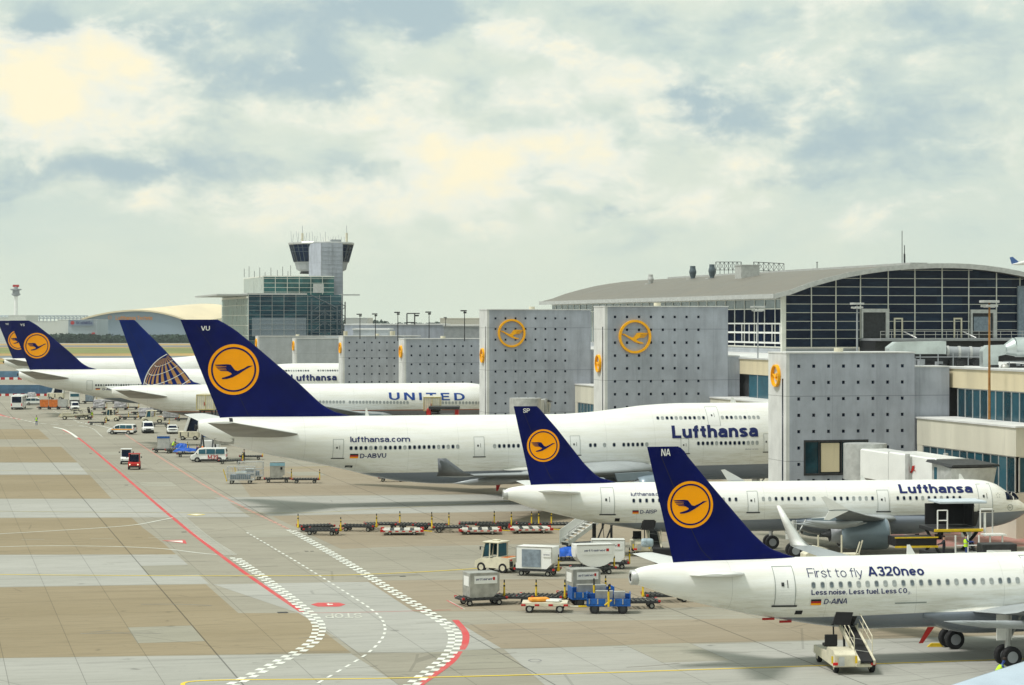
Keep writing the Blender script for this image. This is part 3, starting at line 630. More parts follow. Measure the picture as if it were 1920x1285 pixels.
# ================================================================ AIRLINERS
class Air:
    def __init__(s, name, x0, D0, yaw, L, top, bot, hw, paint, label, group='airliners parked nose-in along the pier', zwc=None):
        s.x0,s.D0,s.c,s.s,s.L=x0,D0,math.cos(yaw),math.sin(yaw),L
        s.top,s.bot,s.hw,s.zwc=top,bot,hw,zwc
        s.root=empty(name,(x0,D0,0),yaw,label,'airliner',group); s.paint=paint; s.loc=(0,0)
    def t(s,u): return interp(s.top,u)
    def b(s,u): return interp(s.bot,u)
    def w(s,u): return interp(s.hw,u)
    def zw(s,u): return (min(s.t(u),s.zwc or 99)+s.b(u))/2
    def side(s,u,z):
        u=min(max(u,.01),s.L-.01); zw=s.zw(u); h=(s.t(u)-zw) if z>zw else (zw-s.b(u)); k=max(-1,min(1,(z-zw)/h)); return s.w(u)*math.sqrt(max(0,1-k*k))
    def uz(s,x,y,off=None):
        k=(x-CX)/F; o=0 if off is None else off; u=z=0
        for _ in range(6):
            X=s.x0+s.s*o; D=s.D0-s.c*o
            u=(k*D-X)/(s.c-k*s.s); d=D+s.s*u; z=H-(y-Y0)*d/F
            if off is not None: break
            o=.5*o+.5*s.side(u,z)
        return u,z
    def ctr(s,x,y): return s.uz(x,y,0.)
    def fmap(s,off=.015):
        return lambda u,z:(u,-(s.side(u,z)+off),z)
    def fuselage(s):
        us=[0]; du=s.L/110.; 
        n=110
        us=[s.L*(i/n) for i in range(n+1)]
        us=[.0,s.L*.003]+us[1:-1]+[s.L-.45,s.L-.2,s.L-.06,s.L]; us=sorted(set(us))
        rings=[]; 
        for u in us:
            t,b,w,zw=s.t(u),s.b(u),s.w(u),s.zw(u)
            if u==s.L: w=.03; 
            rings.append([(u,w*math.cos(a),zw+((t-zw) if math.sin(a)>0 else (zw-b))*math.sin(a)) for a in [2*math.pi*i/56 for i in range(56)]])
        mb=MB(); mb.loft(rings); s.fus=mb.build('fuselage',s.paint,s.root); return s.fus
    def fin(s, te, le, th, paint, name='tail_fin', zdrop=.5):
        # te: (u,z) bottom->top ; le: (u,z) bottom->top
        s.te=sorted([(z,u) for u,z in te]); s.le=sorted([(z,u) for u,z in le]); s.th=th
        z0=min(s.te[0][0],s.le[0][0])-zdrop; z1=s.te[-1][0]
        zs=[z0+(z1-z0)*i/26 for i in range(27)]+[z1-.02,z1-.08]; zs=sorted(set(zs))
        def lin(p,z):
            if z<=p[0][0]: return p[0][1]
            for a,b in zip(p,p[1:]):
                if z<=b[0]: return a[1]+(b[1]-a[1])*(z-a[0])/(b[0]-a[0])
            return p[-1][1]
        s.lin=lin
        rings=[]
        for z in zs:
            a=lin(s.te,z) if z>s.te[0][0] else s.te[0][1]; b=lin(s.le,z); c=b-a; r=[]
            K=16
            for i in range(K+1):
                x=.5*(1-math.cos(math.pi*i/K)); r.append((b-c*x,-s.fh(x,c),z))
            for i in range(K-1,0,-1):
                x=.5*(1-math.cos(math.pi*i/K)); r.append((b-c*x,s.fh(x,c),z))
            rings.append(r)
        mb=MB(); mb.loft(rings); s.finobj=mb.build(name,paint,s.root)
        za=s.te[0][0]+.4; zb_=z1-.5; vs=[]; fs=[]
        for k in range(25):
            z=za+(zb_-za)*k/24; a=lin(s.te,z); b=min(lin(s.le,z),a+7.5+3*(z1-z)/12); u=a+.30*(b-a); vs+=[(u,z),(u+.035,z)]
            if k: j=len(vs); fs.append((j-4,j-3,j-1,j-2))
        decal('rudder_gap',M['black'],(vs,fs),lambda u,z:(u,s.fy(u,z,.012),z),s.finobj,0,0)
        return s.finobj
    def fh(s,x,c):
        t=min(s.th*c,.75)
        return max(.015, 5*t*(.2969*math.sqrt(max(x,0))-.126*x-.3516*x*x+.2843*x**3-.1036*x**4))
    def fy(s,u,z,off):
        a=s.lin(s.te,z); b=s.lin(s.le,z); c=max(b-a,.1); x=max(0,min(1,(b-u)/c)); return -(s.fh(x,c)+off)
    def crane(s,cx,cy,r):
        u,z=s.ctr(cx,cy); k=(s.D0+s.s*u)/F*r
        def f(o): return lambda a,b:(u+k*a,s.fy(u+k*a,z+k*b,o),z+k*b)
        disc=([(math.cos(2*math.pi*i/64),math.sin(2*math.pi*i/64)) for i in range(64)],[tuple(range(64))])
        d=decal('crane_logo',M['orange'],disc,f(.02),s.finobj,.12,.12)
        m=merge2d(ring2d(0,0,.815,.885,64),poly2d([CRANE]))
        decal('crane_logo_mark',M['navy'],m,f(.035),s.finobj,.1,.1)
    def fintext(s,body,x0,x1,yb,yt,m=None):
        u0,z0=s.ctr(x0,yb); u1,_=s.ctr(x1,yb); _,z1=s.ctr(x0,yt)
        decal('fin_lettering',m or M['white'],fit_text(body,u0,u1,z0,z1,.02),lambda u,z:(u,s.fy(u,z,.03),z),s.finobj,0,.2)
    def text(s,body,x0,x1,yb0,yb1,yt0,m,off=.02,name='lettering',space=1.,shear=0.):
        u0,z0=s.uz(x0,yb0); u1,z1=s.uz(x1,yb1); _,z2=s.uz(x0,yt0)
        return decal(name,m,fit_text(body,u0,u1,z0,z2,off,shear,space,z1-z0),s.fmap(.03),s.root,0,.12)
    def flag(s,x0,x1,y0,y1):
        u0,z1=s.uz(x0,y0); u1,z0=s.uz(x1,y1); h=(z1-z0)/3
        f=decal('national_flag',M['black'],rect2d(u0,z0+2*h,u1,z1),s.fmap(.03),s.root)
        decal('red_stripe',M['red'],rect2d(u0,z0+h,u1,z0+2*h),s.fmap(.03),f); decal('gold_band',M['orange'],rect2d(u0,z0,u1,z0+h),s.fmap(.03),f)
    def window_mesh(s,w,h,blind=None):
        mb=MB()
        def rr(w,h,y,n=4):
            r=min(w,h)*.42; out=[]
            for cx,cz,a0 in ((w/2-r,h/2-r,0),(-w/2+r,h/2-r,90),(-w/2+r,-h/2+r,180),(w/2-r,-h/2+r,270)):
                for i in range(n): a=R(a0+90*i/(n-1)); out.append((cx+r*math.cos(a),y,cz+r*math.sin(a)))
            return out
        a=rr(w*1.42,h*1.28,-.004); b=rr(w,h,-.012); n=len(a)
        mb.add(a,[tuple(range(n))],0); mb.add(b,[tuple(range(n))],1)
        bk=rr(w*1.42,h*1.28,.05); mb.add(a+bk,[(i,(i+1)%n,n+(i+1)%n,n+i) for i in range(n)],0)
        o=mb.build('window',[M['window_grey'],M['glass'] if blind is None else blind],s.root); return o
    def windows(s,segs,pitch,w,h,proto=None,closed=()):
        # segs: list of (u0,u1,z0,z1)
        first=proto; fresh=proto is not None and proto.location.length<1e-6
        for (u0,u1,z0,z1) in segs:
            n=int(round((u1-u0)/pitch))
            for i in range(n+1):
                u=u0+pitch*i; z=z0+(z1-z0)*(i/max(n,1)); sd=s.side(u,z)
                if first is None: o=s.window_mesh(w,h); first=o
                elif fresh: o=first; fresh=False
                else: o=first.copy(); col.objects.link(o); o.parent=s.root
                e=.05; dy=(s.side(u,z+e)-s.side(u,z-e))/(2*e)   # tilt to the skin
                o.location=(u,-(sd+.004),z); o.rotation_euler=(-math.atan(-dy) if True else 0,0,math.atan2(-(s.side(u+.3,z)-s.side(u-.3,z)),.6))
                if random.random()<.3:
                    if s.alt is None: q=s.window_mesh(w,h,M['pane_light']); s.alt=q.data; bpy.data.objects.remove(q)
                    o.data=s.alt
        return first
    alt=None
    def door(s,x0,x1,y0,y1,sill=True,win=True):
        u0,zt=s.uz(x0,y0); u1,zb=s.uz(x1,y1)
        u1=s.uz(x1,(y0+y1)/2)[0]; u0=s.uz(x0,(y0+y1)/2)[0]; zt=s.uz((x0+x1)/2,y0)[1]; zb=s.uz((x0+x1)/2,y1)[1]
        t=.035; W=rect2d
        d=decal('door',M['white'],rect2d(u0,zb,u1,zt),s.fmap(.012),s.root,0,.15)
        geo=merge2d(W(u0,zb,u0+t,zt),W(u1-t,zb,u1,zt),W(u0,zt-t,u1,zt))
        fr=decal('door_frame',M['line_grey'],geo,s.fmap(.025),d,0,.12)
        if sill: decal('door_sill',M['dark'],W(u0-.12,zb-.10,u1+.12,zb),s.fmap(.05),d,0,.1)
        um=(u0+u1)/2
        hd=decal('door_handle',M['dark'],merge2d(W(um+.12,zb+(zt-zb)*.46,um+.16,zb+(zt-zb)*.66),W(um-.22,zb+(zt-zb)*.5,um-.06,zb+(zt-zb)*.6)),s.fmap(.03),d,0,.2)
    def wing(s,name,secs,m,parent=None,mirror=False,n=10,two=False):
        # secs: (le_u, y, z, chord, t/c, twist)
        rings=[]
        for (le,y,z,c,t) in secs:
            r=[]
            for i in range(n+1):
                x=.5*(1-math.cos(math.pi*i/n)); h=5*t*c*(.2969*math.sqrt(x)-.126*x-.3516*x*x+.2843*x**3-.1036*x**4); r.append((x,h))
            pts=[(le-c*x,z+h*1.1) for x,h in r]+[(le-c*x,z-h*.9) for x,h in r[-2:0:-1]]
            yy = -y if mirror else y
            rings.append([(a,yy,b) for a,b in pts])
        mb=MB(); mb.loft(rings)
        if two:
            nn=len(rings[0])
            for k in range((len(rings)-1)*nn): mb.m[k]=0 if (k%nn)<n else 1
        return mb.build(name,m,parent or s.root)
    def winglet(s,name,a,b,m,parent):
        # a,b = sections (le,y,z,chord,thick) built as thin blade
        mb=MB(); rings=[]
        for (le,y,z,c,t) in (a,b): rings.append([(le,y,z),(le-.3*c,y-t/2,z),(le-c,y,z),(le-.3*c,y+t/2,z)])
        mb.loft(rings,sm=False); return mb.build(name,m,parent)
    def engine(s,u,y,z,r,L,neo=False,wingz=None):
        e=MB(); Mx=Matrix.Translation((u,y,z))@Matrix.Rotation(R(-90),4,'Y')   # lathe +z -> -x (aft)
        prof=[(r*.80,.5),(r*.82,.12),(r*.88,.02),(r*.93,0),(r*.98,.08),(r,.35),(r*1.02,.9),(r*1.0,L*.45),(r*.93,L*.66),(r*.80,L*.80),(r*.77,L*.80),(r*.6,L*.78),(r*.55,L*.82),(r*.45,L*.95),(r*.42,L*.95),(r*.28,L*.93),(r*.05,L*1.1)]
        e.lathe(prof,32,0,Mx,True,[1,1,1,1,0,0,0,0,0,3,2,3,3,2,2,2])
        o=e.build('engine',[M['engine'],M['chrome'],M['dark'],M['grey']],s.root)
        f=MB(); f.lathe([(.02,.30),(r*.16,.45),(r*.25,.60),(r*.81,.62)],24,0,Mx,True)
        for i in range(22):
            a=2*math.pi*i/22; f.add([Mx@Vector((r*.2*math.cos(a),r*.2*math.sin(a),.50)),Mx@Vector((r*.79*math.cos(a),r*.79*math.sin(a),.48)),Mx@Vector((r*.79*math.cos(a+.2),r*.79*math.sin(a+.2),.58)),Mx@Vector((r*.2*math.cos(a+.2),r*.2*math.sin(a+.2),.58))],[(0,1,2,3)],0)
        f.build('fan',M['dark'],o)
        if wingz:
            p=MB(); p.prism([(u-.6,z+r*.9),(u-L*.55,wingz+.15),(u-L*1.25,wingz),(u-L*1.2,z+r*.5),(u-L*.6,z+r*.7)],'y',y-.18,y+.18); p.build('pylon',M['engine'],o,.05)
        return o
    def gear(s,u,y,z,r,rows=1,tw=.93,w=.4,nose=False):
        g=MB(); g.tube((u,y,r),(u,y,z),.13 if nose else .17,0,10); g.tube((u,y,r+.7),(u+1.1,y*.9,z),.07,0,8)
        g.box((u-.25,y-.05,(r+z)/2+.4),(.9,.06,(z-r)*.6),1)
        for k in range(rows): g.tube((u+(k-(rows-1)/2)*r*2.35,y-tw/2,r),(u+(k-(rows-1)/2)*r*2.35,y+tw/2,r),.08,0,8)
        if rows>1: g.tube((u-r*1.2,y,r),(u+r*1.2,y,r),.14,0,8)
        o=g.build('landing_gear',[M['lgrey'],M['white']],s.root)
        for k in range(rows):
            for sd in (-1,1):
                m=MB(); m.wheel((u+(k-(rows-1)/2)*r*2.35,y+sd*tw/2,r),r,w,0,1,20); m.build('wheel',[M['black'],M['grey']],o,.03)
        return o
    def skin_patch(s,name,m,x0,y0,x1,y1,off=.02):
        u0,z1=s.uz(x0,y0); u1,z0=s.uz(x1,y1); return decal(name,m,rect2d(u0,z0,u1,z1),s.fmap(off),s.root,0,.12)
    def cargo_door(s,pts,D,name='cargo_door'):
        P=[at(x,y,D) for x,y in pts]; Mi=s.root.matrix_basis.inverted(); Mi=(Matrix.Translation((s.x0,s.D0,0))@Matrix.Rotation(math.atan2(s.s,s.c),4,'Z')).inverted(); L_=[Mi@p for p in P]; m=MB(); o=Vector((0,.12,0)); n=len(L_); m.add(L_+[l+o for l in L_],[tuple(range(n)),tuple(range(2*n-1,n-1,-1))]+[(i,(i+1)%n,n+(i+1)%n,n+i) for i in range(n)]); m.build(name,[M['black']],s.root)
    def blade(s,u,h=.35,l=.4,z=None,down=False):
        z=s.t(u) if z is None else z; k=-1 if down else 1
        m=MB(); m.prism([(u,z-.05*k),(u+l,z-.05*k),(u+l*.35,z+h*k),(u+.02,z+h*k)],'y',-.02,.02); m.build('antenna',M['white'] if not down else M['red'],s.root)

def narrow(name,x0,D0,yaw,L,label):
    top=[(0,5.42),(.5,5.62),(2.2,5.83),(5,5.93),(9,5.97),(L-5.6,5.97),(L-4,5.88),(L-3,5.62),(L-2.2,5.15),(L-1.3,4.5),(L-.6,4.05),(L-.2,3.75),(L,3.45)]
    bot=[(0,4.72),(.5,4.58),(2.2,3.98),(4.5,3.38),(6.7,2.87),(9.2,2.42),(11.9,2.0),(14,1.83),(L-5.6,1.83),(L-4,1.88),(L-3,1.98),(L-2,2.2),(L-1,2.6),(L-.4,2.95),(L-.1,3.2),(L,3.4)]
    hw=[(0,.33),(.5,.5),(2.2,.9),(4.5,1.35),(6.7,1.65),(9.2,1.88),(12,1.97),(14,1.975),(L-5.6,1.975),(L-4,1.88),(L-3,1.72),(L-2,1.42),(L-1,.98),(L-.4,.6),(L-.1,.3),(L,.05)]
    a=Air(name,x0,D0,yaw,L,top,bot,hw,M['lh_narrow'],label); a.fuselage()
    # exhaust ring at the tail end
    e=MB(); Mx=Matrix.Translation((.35,0,5.07))@Matrix.Rotation(R(-90),4,'Y'); e.lathe([(.44,-.1),(.41,.42),(.33,.46),(.22,.44),(.2,.2),(.02,.2)],20,0,Mx,True,[0,0,0,1,1]); e.build('exhaust_cone',[M['lgrey'],M['black']],a.root)
    le=L-12.0
    W=[(le+1.0,1.2,2.75,7.0,.13),(le,-1.95+3.9,2.85,6.2,.13),(le-2.4,6.4,3.25,3.9,.115),(le-5.5,11.8,4.0,2.65,.105),(le-8.4,16.9,4.85,1.5,.10)]
    for mir in (True,False):
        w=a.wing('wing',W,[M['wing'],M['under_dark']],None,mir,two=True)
        s_=-1 if mir else 1
        for (yy,l) in ((6.6,2.6),(9.3,2.2),(12.0,1.9)):
            f=MB(); u_=interp([(6,le-5.5),(12,le-8.0)],yy); zz=interp([(6,3.1),(12,3.85)],yy)
            f.loft([[(u_+2.2-l*t_*1.3,s_*yy+.16*r_*math.cos(q),zz-.30-.18*math.sin(t_*2)+.24*r_*math.sin(q)) for q in [2*math.pi*i/10 for i in range(10)]] for t_,r_ in ((0,.1),(.3,.8),(.7,1),(1.2,.85),(1.6,.5),(1.9,.05))]); f.build('flap_fairing',M['wing'],w)
        a.wings=getattr(a,'wings',[])+[w]
        hs=[(6.9,.3,5.15,3.6,.10),(6.35,.9,5.2,3.3,.10),(3.2,6.2,5.75,1.35,.09)]
        a.wing('tailplane',hs,M['white'],None,mir)
        a.gear(L-16.9-(.2 if L>40 else 0) if L<40 else L-21.2,s_*3.8,3.0,.58)
        zc=2.0 if L>40 else 2.1
        a.engine(L-14.0 if L>40 else L-9.8,s_*5.75,zc,1.28,5.0,wingz=3.3)
    a.gear(L-5.1,0,2.0,.38,1,.5,.22,True)
    # belly fairing
    rg=[]
    for k in range(15):
        t=k/14; u=le-9+14.2*t; r=math.sin(math.pi*min(1,t/.25)/2) if t<.25 else (math.sin(math.pi*min(1,(1-t)/.25)/2) if t>.75 else 1); r=max(r,.03)
        rg.append([(u,(1.75+.38*r)*math.cos(q),2.75+(1.0*r+.35)*math.sin(q)*(1 if math.sin(q)<0 else .55)) for q in [2*math.pi*i/24 for i in range(24)]])
    f=MB(); f.loft(rg); f.build('belly_fairing',M['lh_narrow'],a.root)
    return a
# ---- nearest: D-AINA
NA=narrow('narrowbody_airliner',6.625,132.5,A13,37.57,'nearest white airliner in the lower right with NA on its dark blue fin')
c=NA.ctr
NA.fin([c(1264,1064),c(1213,838)],[c(1500,1048),c(1476,1040.5),c(1440,1027),c(1415,1004),c(1400,988),c(1332,908),c(1286,852),c(1281,842),c(1272,838)],.09,M['navy'])
NA.crane(1293,946,44); NA.fintext('NA',1239,1256,855,842)
NA.text('First to fly',1515,1618,1082.5,1081.5,1065.5,M['navy_text'],-.012,space=1.05)
NA.text('A320neo',1628,1733,1080,1078.5,1062.5,M['navy_text'],.028)
NA.text('Less noise. Less fuel. Less CO',1520.5,1700,1115.5,1112,1106,M['navy_text'],.024)
NA.text('2-',1701,1708,1114,1114,1109.5,M['navy_text'],0,'subscript')
NA.flag(1520,1538,1124,1134.5); NA.text('D-AINA',1543,1587,1132.8,1131.5,1123.2,M['navy_text'],.012,'registration',shear=.15)
NA.door(1452.5,1491,1061,1135)
NA.door(1922,1950,1040,1100)
u0,z0=NA.uz(1524.6,1097.3); u1,z1=NA.uz(1910,1088)
NA.windows([(u0,u0+.533*24,z0,z0+(z1-z0)*24*.533/(u1-u0))],.533,.19,.30,NA.window_mesh(.19,.30,M['pane_grey']))
NA.skin_patch('outflow_valve',M['black'],1491,1145,1502,1152); 
NA.skin_patch('panel_seam',M['line_grey'],1677,1130,1736,1130.6)
NA.skin_patch('cargo_doorway',M['black'],1567,1156,1598,1172); NA.cargo_door([(1561,1171),(1569,1148),(1600,1148.5),(1594,1173)],131.6)
NA.blade(u=NA.ctr(1700,1034)[0],h=.55,l=.55); NA.blade(u=NA.ctr(1850,1034)[0],h=.12,l=.8)
for px in (1722,): 
    u=NA.ctr(px,1180)[0]; m=MB(); m.prism([(u-.45,1.05),(u-.2,1.05),(u+.5,1.95),(u+.1,1.95)],'y',-1.1,-1.06); m.build('remove_before_flight_flag',M['red'],NA.root)
for px in (1436,1468): u=NA.ctr(px,1160)[0]; m=MB(); m.box((u,-.4,NA.b(u)-.06),(.7,.1,.12)); m.build('warning_pennant',M['red'],NA.root)
# sharklets
for w,sg in zip(NA.wings,(-1,1)):
    le=NA.L-12.0-8.4; rings=[]
    for (du,dy,dz,ch) in ((.0,0,0,1.5),(-.35,.25,.10,1.25),(-.75,.40,.5,.9),(-1.35,.55,1.4,.62),(-2.1,.72,2.6,.26)):
        y=sg*(16.9+dy); L0=le+du; rings.append([(L0,y,4.85+dz),(L0-.35*ch,y-.04,4.85+dz+.02),(L0-ch,y,4.85+dz),(L0-.35*ch,y+.04,4.85+dz-.02)])
    m=MB(); m.loft(rings); sh=m.build('sharklet',M['white'],w)
    if sg>0:
        vs,fs=merge2d(ring2d(0,0,.78,.92,24),poly2d([CRANE])); k=.26
        o=MB(); o.add([(le-1.62+k*p[0],sg*17.6-.12,4.85+1.0+k*p[1]) for p in vs],fs); o.build('crane_emblem',M['line_grey'],sh,recalc=False)
# ---- middle: D-AISP
SP=narrow('narrowbody_airliner',-.65,195.95,R(8),44.5,'long white twin-engine airliner with SP on its fin, between the jumbo and the nearest airliner')
c=SP.ctr
SP.fin([c(997,918),c(963,762)],[c(1165,904),c(1140,901.5),c(1127,897),c(1115,889),c(1095,869),c(1045,805),c(1013,768),c(1006,761.5)],.09,M['navy'])
SP.crane(1018,835.5,30.5); SP.fintext('SP',980.5,993,774,766)
SP.text('Lufthansa',1687,1824,925,924,908,M['navy_text'],.046)
SP.text('lufthansa.com',1183,1250,930,929,923.5,M['navy_text'],.01)
SP.flag(1185.5,1197,957,963.5); SP.text('D-AISP',1200,1231,963.3,962.5,956.5,M['navy_text'],.012,'registration')
SP.text('Airbus A321-131',1790,1827,951,950.6,948.6,M['navy_text'],0.,'type_lettering')
for d in ((1127,1152,914,964),(1401.5,1421.5,920.5,960),(1645,1667,918.5,958.5),(1834,1860,907,957.5)): SP.door(*d)
p=.533
def wr(a,x0,x1,y0,y1):
    u0,z0=a.uz(x0,y0); u1,z1=a.uz(x1,y1); return (u0,u1,z0,z1)
SP.windows([wr(SP,1188,1384,939,936.5),wr(SP,1431,1528,935.6,935),wr(SP,1547,1547,935,935),wr(SP,1565,1636,935,934.5),wr(SP,1683,1801,934.2,933.6)],p,.19,.30)
SP.skin_patch('outflow_valve',M['black'],1153,972,1161,978); SP.skin_patch('cargo_doorway',M['black'],1204,977,1227,990); SP.cargo_door([(1203,994),(1207,975),(1228,975),(1226,994)],191.5)
SP.skin_patch('cargo_doorway',M['dark'],1758,960,1822,995)
# cockpit glazing + nose emblem
u0,z0=SP.uz(1884,936.5); u1,z1=SP.uz(1884,923)
def cockpit(a,pts,n='cockpit_window',m=None):
    q=[a.uz(*p) for p in pts]; return decal(n,m or M['glass'],poly2d([q]),a.fmap(.02),a.root,.12,.1)
cockpit(SP,[(1883.5,922.5),(1896,922),(1899,937),(1886.5,937)]); cockpit(SP,[(1898,922.5),(1904,926),(1910,934),(1909,936.5),(1901,937)])
def emblem(a,px,py,r,parent=None):
    u,z=a.uz(px,py); k=r*a.D0/F*1.02
    vs,fs=merge2d(ring2d(0,0,.84,1,28),poly2d([CRANE])); decal('crane_emblem',M['line_grey'],([(u+k*p[0],z+k*p[1]) for p in vs],fs),a.fmap(.02),a.root,0,.15)
emblem(SP,1893.5,951.5,6)
u,z=SP.uz(1871,929); vs,fs=[],[]
for i in range(5):
    a=R(90+72*i); k=.16; cx,cz=u+k*math.cos(a),z+k*math.sin(a); b=len(vs); vs+=[(cx+.07*math.cos(a),cz+.07*math.sin(a)),(cx+.05*math.cos(a+2.2),cz+.05*math.sin(a+2.2)),(cx+.05*math.cos(a-2.2),cz+.05*math.sin(a-2.2))]; fs.append((b,b+1,b+2))
decal('star_emblem',M['line_grey'],(vs,fs),SP.fmap(.02),SP.root)
for w,sg in zip(SP.wings,(-1,1)):
    le=SP.L-12-8.4; m=MB(); m.prism([(le+.05,4.9),(le-1.5,4.9),(le-2.1,5.85),(le-1.75,5.9)],'y',sg*16.9-.03,sg*16.9+.03); m.prism([(le+.05,4.8),(le-1.5,4.8),(le-1.9,4.15),(le-1.5,4.1)],'y',sg*16.9-.03,sg*16.9+.03)
    m.build('wingtip_fence',M['white'],w)
u=SP.ctr(1010,900)[0]; SP.blade(u=30,h=.4,l=.5)
u=SP.L-6; SP.blade(u=u,h=.45,l=.5)
# ---- jumbos
def jumbo(name,x0,D0,label,st=0.,reg=None,fin=None):
    L=68.6+st; j=lambda u:u+(st if u>30 else 0)
    top=[(0,8.95),(.8,9.2),(4.5,9.38),(30,9.36),(j(38),9.36),(j(41),9.50),(j(44.4),9.85),(j(48),10.25),(j(52),10.42),(j(62),10.40),(j(64),10.1),(j(65.5),9.2),(j(66.7),7.9),(j(67.6),6.7),(j(68.2),5.9),(j(68.6),5.2)]
    bot=[(0,7.9),(.5,7.5),(3.75,6.35),(6.8,5.54),(11.6,4.6),(15.2,3.8),(18.8,2.9),(21.6,2.45),(26,2.15),(j(60),2.1),(j(63),2.25),(j(65.5),2.7),(j(67.4),3.6),(j(68.3),4.4),(j(68.6),5.0)]
    hw=[(0,.3),(.6,.6),(3,1.3),(6,1.95),(10,2.6),(15,3.0),(20,3.22),(24,3.25),(j(58),3.25),(j(62),2.95),(j(64.5),2.4),(j(66.5),1.7),(j(67.8),1.0),(j(68.4),.5),(j(68.6),.05)]
    a=Air(name,x0,D0,A13,L,top,bot,hw,M['lh_wide'],label,zwc=9.36); a.fuselage()
    le=L-20.6
    W=[(le+1.4,2.0,3.5,15.5,.12),(le,3.2,3.5,14.6,.12),(le-7.4,11.7,3.8,9.4,.10),(le-16,21.0,4.3,5.9,.09),(le-26.0,31.4,5.0,3.6,.085)]
    for mir in (True,False):
        s_=-1 if mir else 1
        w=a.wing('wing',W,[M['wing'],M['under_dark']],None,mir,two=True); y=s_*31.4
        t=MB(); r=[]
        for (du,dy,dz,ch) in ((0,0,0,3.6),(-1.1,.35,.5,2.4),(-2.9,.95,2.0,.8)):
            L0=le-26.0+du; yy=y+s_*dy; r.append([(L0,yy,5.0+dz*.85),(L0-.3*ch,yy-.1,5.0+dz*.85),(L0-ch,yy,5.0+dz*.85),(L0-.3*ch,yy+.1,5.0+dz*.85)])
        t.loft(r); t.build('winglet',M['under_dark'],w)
        for yy in (8.,14.2,17.8,24.):
            u_=le-14.5-(yy-8)*.55; zz=interp([(8,3.6),(24,4.5)],yy); f=MB()
            f.loft([[(u_+3.2-q2*4.2,s_*yy+.28*r2*math.cos(q),zz-.45-.15*q2+.42*r2*math.sin(q)) for q in [2*math.pi*i/10 for i in range(10)]] for q2,r2 in ((0,.1),(.25,.8),(.6,1),(1.1,.7),(1.5,.05))]); f.build('flap_fairing',M['wing'],w)
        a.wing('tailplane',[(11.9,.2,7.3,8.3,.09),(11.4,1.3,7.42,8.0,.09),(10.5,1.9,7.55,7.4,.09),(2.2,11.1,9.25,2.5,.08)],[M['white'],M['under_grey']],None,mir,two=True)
        a.engine(le-5.9+4.3+1.2,s_*11.7,2.2,1.35,5.2,wingz=3.7); a.engine(le-15.7+4.2+.9,s_*20.8,2.6,1.35,5.2,wingz=4.2)
        a.gear(L-31.5,s_*1.9,3.,.62,2,1.1,.45); a.gear(L-28.5,s_*5.5,3.4,.62,2,1.1,.45)
    a.gear(L-8.0,0,2.6,.6,1,.9,.4,True)
    e=MB(); Mx=Matrix.Translation((-.05,0,8.35))@Matrix.Rotation(R(-90),4,'Y'); e.lathe([(.30,.3),(.22,.0),(.15,.02),(.02,.2)],14,0,Mx,True); e.build('exhaust_cone',M['dark'],a.root)
    m=MB(); 
    rg=[]
    for k in range(13):
        t=k/12; u=le-16.5+20*t; r=max(.04,math.sin(math.pi*t)**.45); rg.append([(u,(3.0+.45*r)*math.cos(q),3.7+(1.85*r if math.sin(q)<0 else 1.1*r)*math.sin(q)) for q in [2*math.pi*i/24 for i in range(24)]])
    m.loft(rg); m.build('belly_fairing',M['lh_wide'],a.root)
    return a
VU=jumbo('jumbo_airliner',-32.2,246.2,'big four-engine jumbo airliner with VU on its fin and M39 van parked beneath its tail')
c=VU.ctr
FT=[c(414,788),c(338,599.5)]; FL=[c(690,781),c(652,779.5),c(635,775),c(620,769.5),c(600,756),c(557.5,716),c(480,650),c(440,618),c(418,604.5),c(408,599.5)]
VU.fin(FT,FL,.085,M['navy']); VU.crane(437.5,693,47.5); VU.fintext('VU',376.5,393,620,611.5)
VU.text('lufthansa.com',656.5,768.5,829.3,828.3,818.8,M['navy_text'],.022)
VU.flag(656,671,851.3,859.5); VU.text('D-ABVU',674.5,723.5,859.4,858.2,851,M['navy_text'],.02,'registration')
VU.text('Lufthansa',1260,1421,822,819,798,M['navy_text'],.046)
VU.text('Boeing 747-400',1397,1421,843.2,843,841.6,M['navy_text'],0.,'type_lettering')
VW=[wr(VU,658,856,840.5,837.5),wr(VU,927,973,836.6,836),wr(VU,1106.6,1115.6,835,834.8),wr(VU,1133,1133,834.5,834.5),wr(VU,1151,1151,834.2,834.2),wr(VU,1169,1213,834,833.4),wr(VU,1309,1420,831.5,830.3)]
VX=[wr(VU,1233,1322.6,784,783.4),wr(VU,1354,1424,783,782.6)]
pr=VU.windows(VW+VX,.508,.26,.36)
DR=[(624,644,823.5,859),(888.5,908,819,856),(1069,1087.5,817,853),(1276,1291,822,850),(1431.5,1445,813,847)]
for d in DR: VU.door(*d)
VU.door(1325,1348,762.5,798.5,False)
VU.skin_patch('outflow_valve',M['black'],647,873,660,877); VU.skin_patch('vent_grille',M['black'],429,784,437,791)
VU.skin_patch('tailplane_seal',M['alu'],402,822,438,833,.03)
VU.blade(u=c(685,778)[0],h=.8,l=.4); VU.blade(u=c(1370,755)[0],h=.6,l=.7); VU.blade(u=c(930,905)[0],h=.9,l=.6,z=2.2,down=True)
def jumbo_far(x0,D0,label,reg,tailtxt):
    a=jumbo('jumbo_airliner',x0,D0,label,5.6)
    a.fin(FT_l,FL_l,.085,M['navy'])
    return a
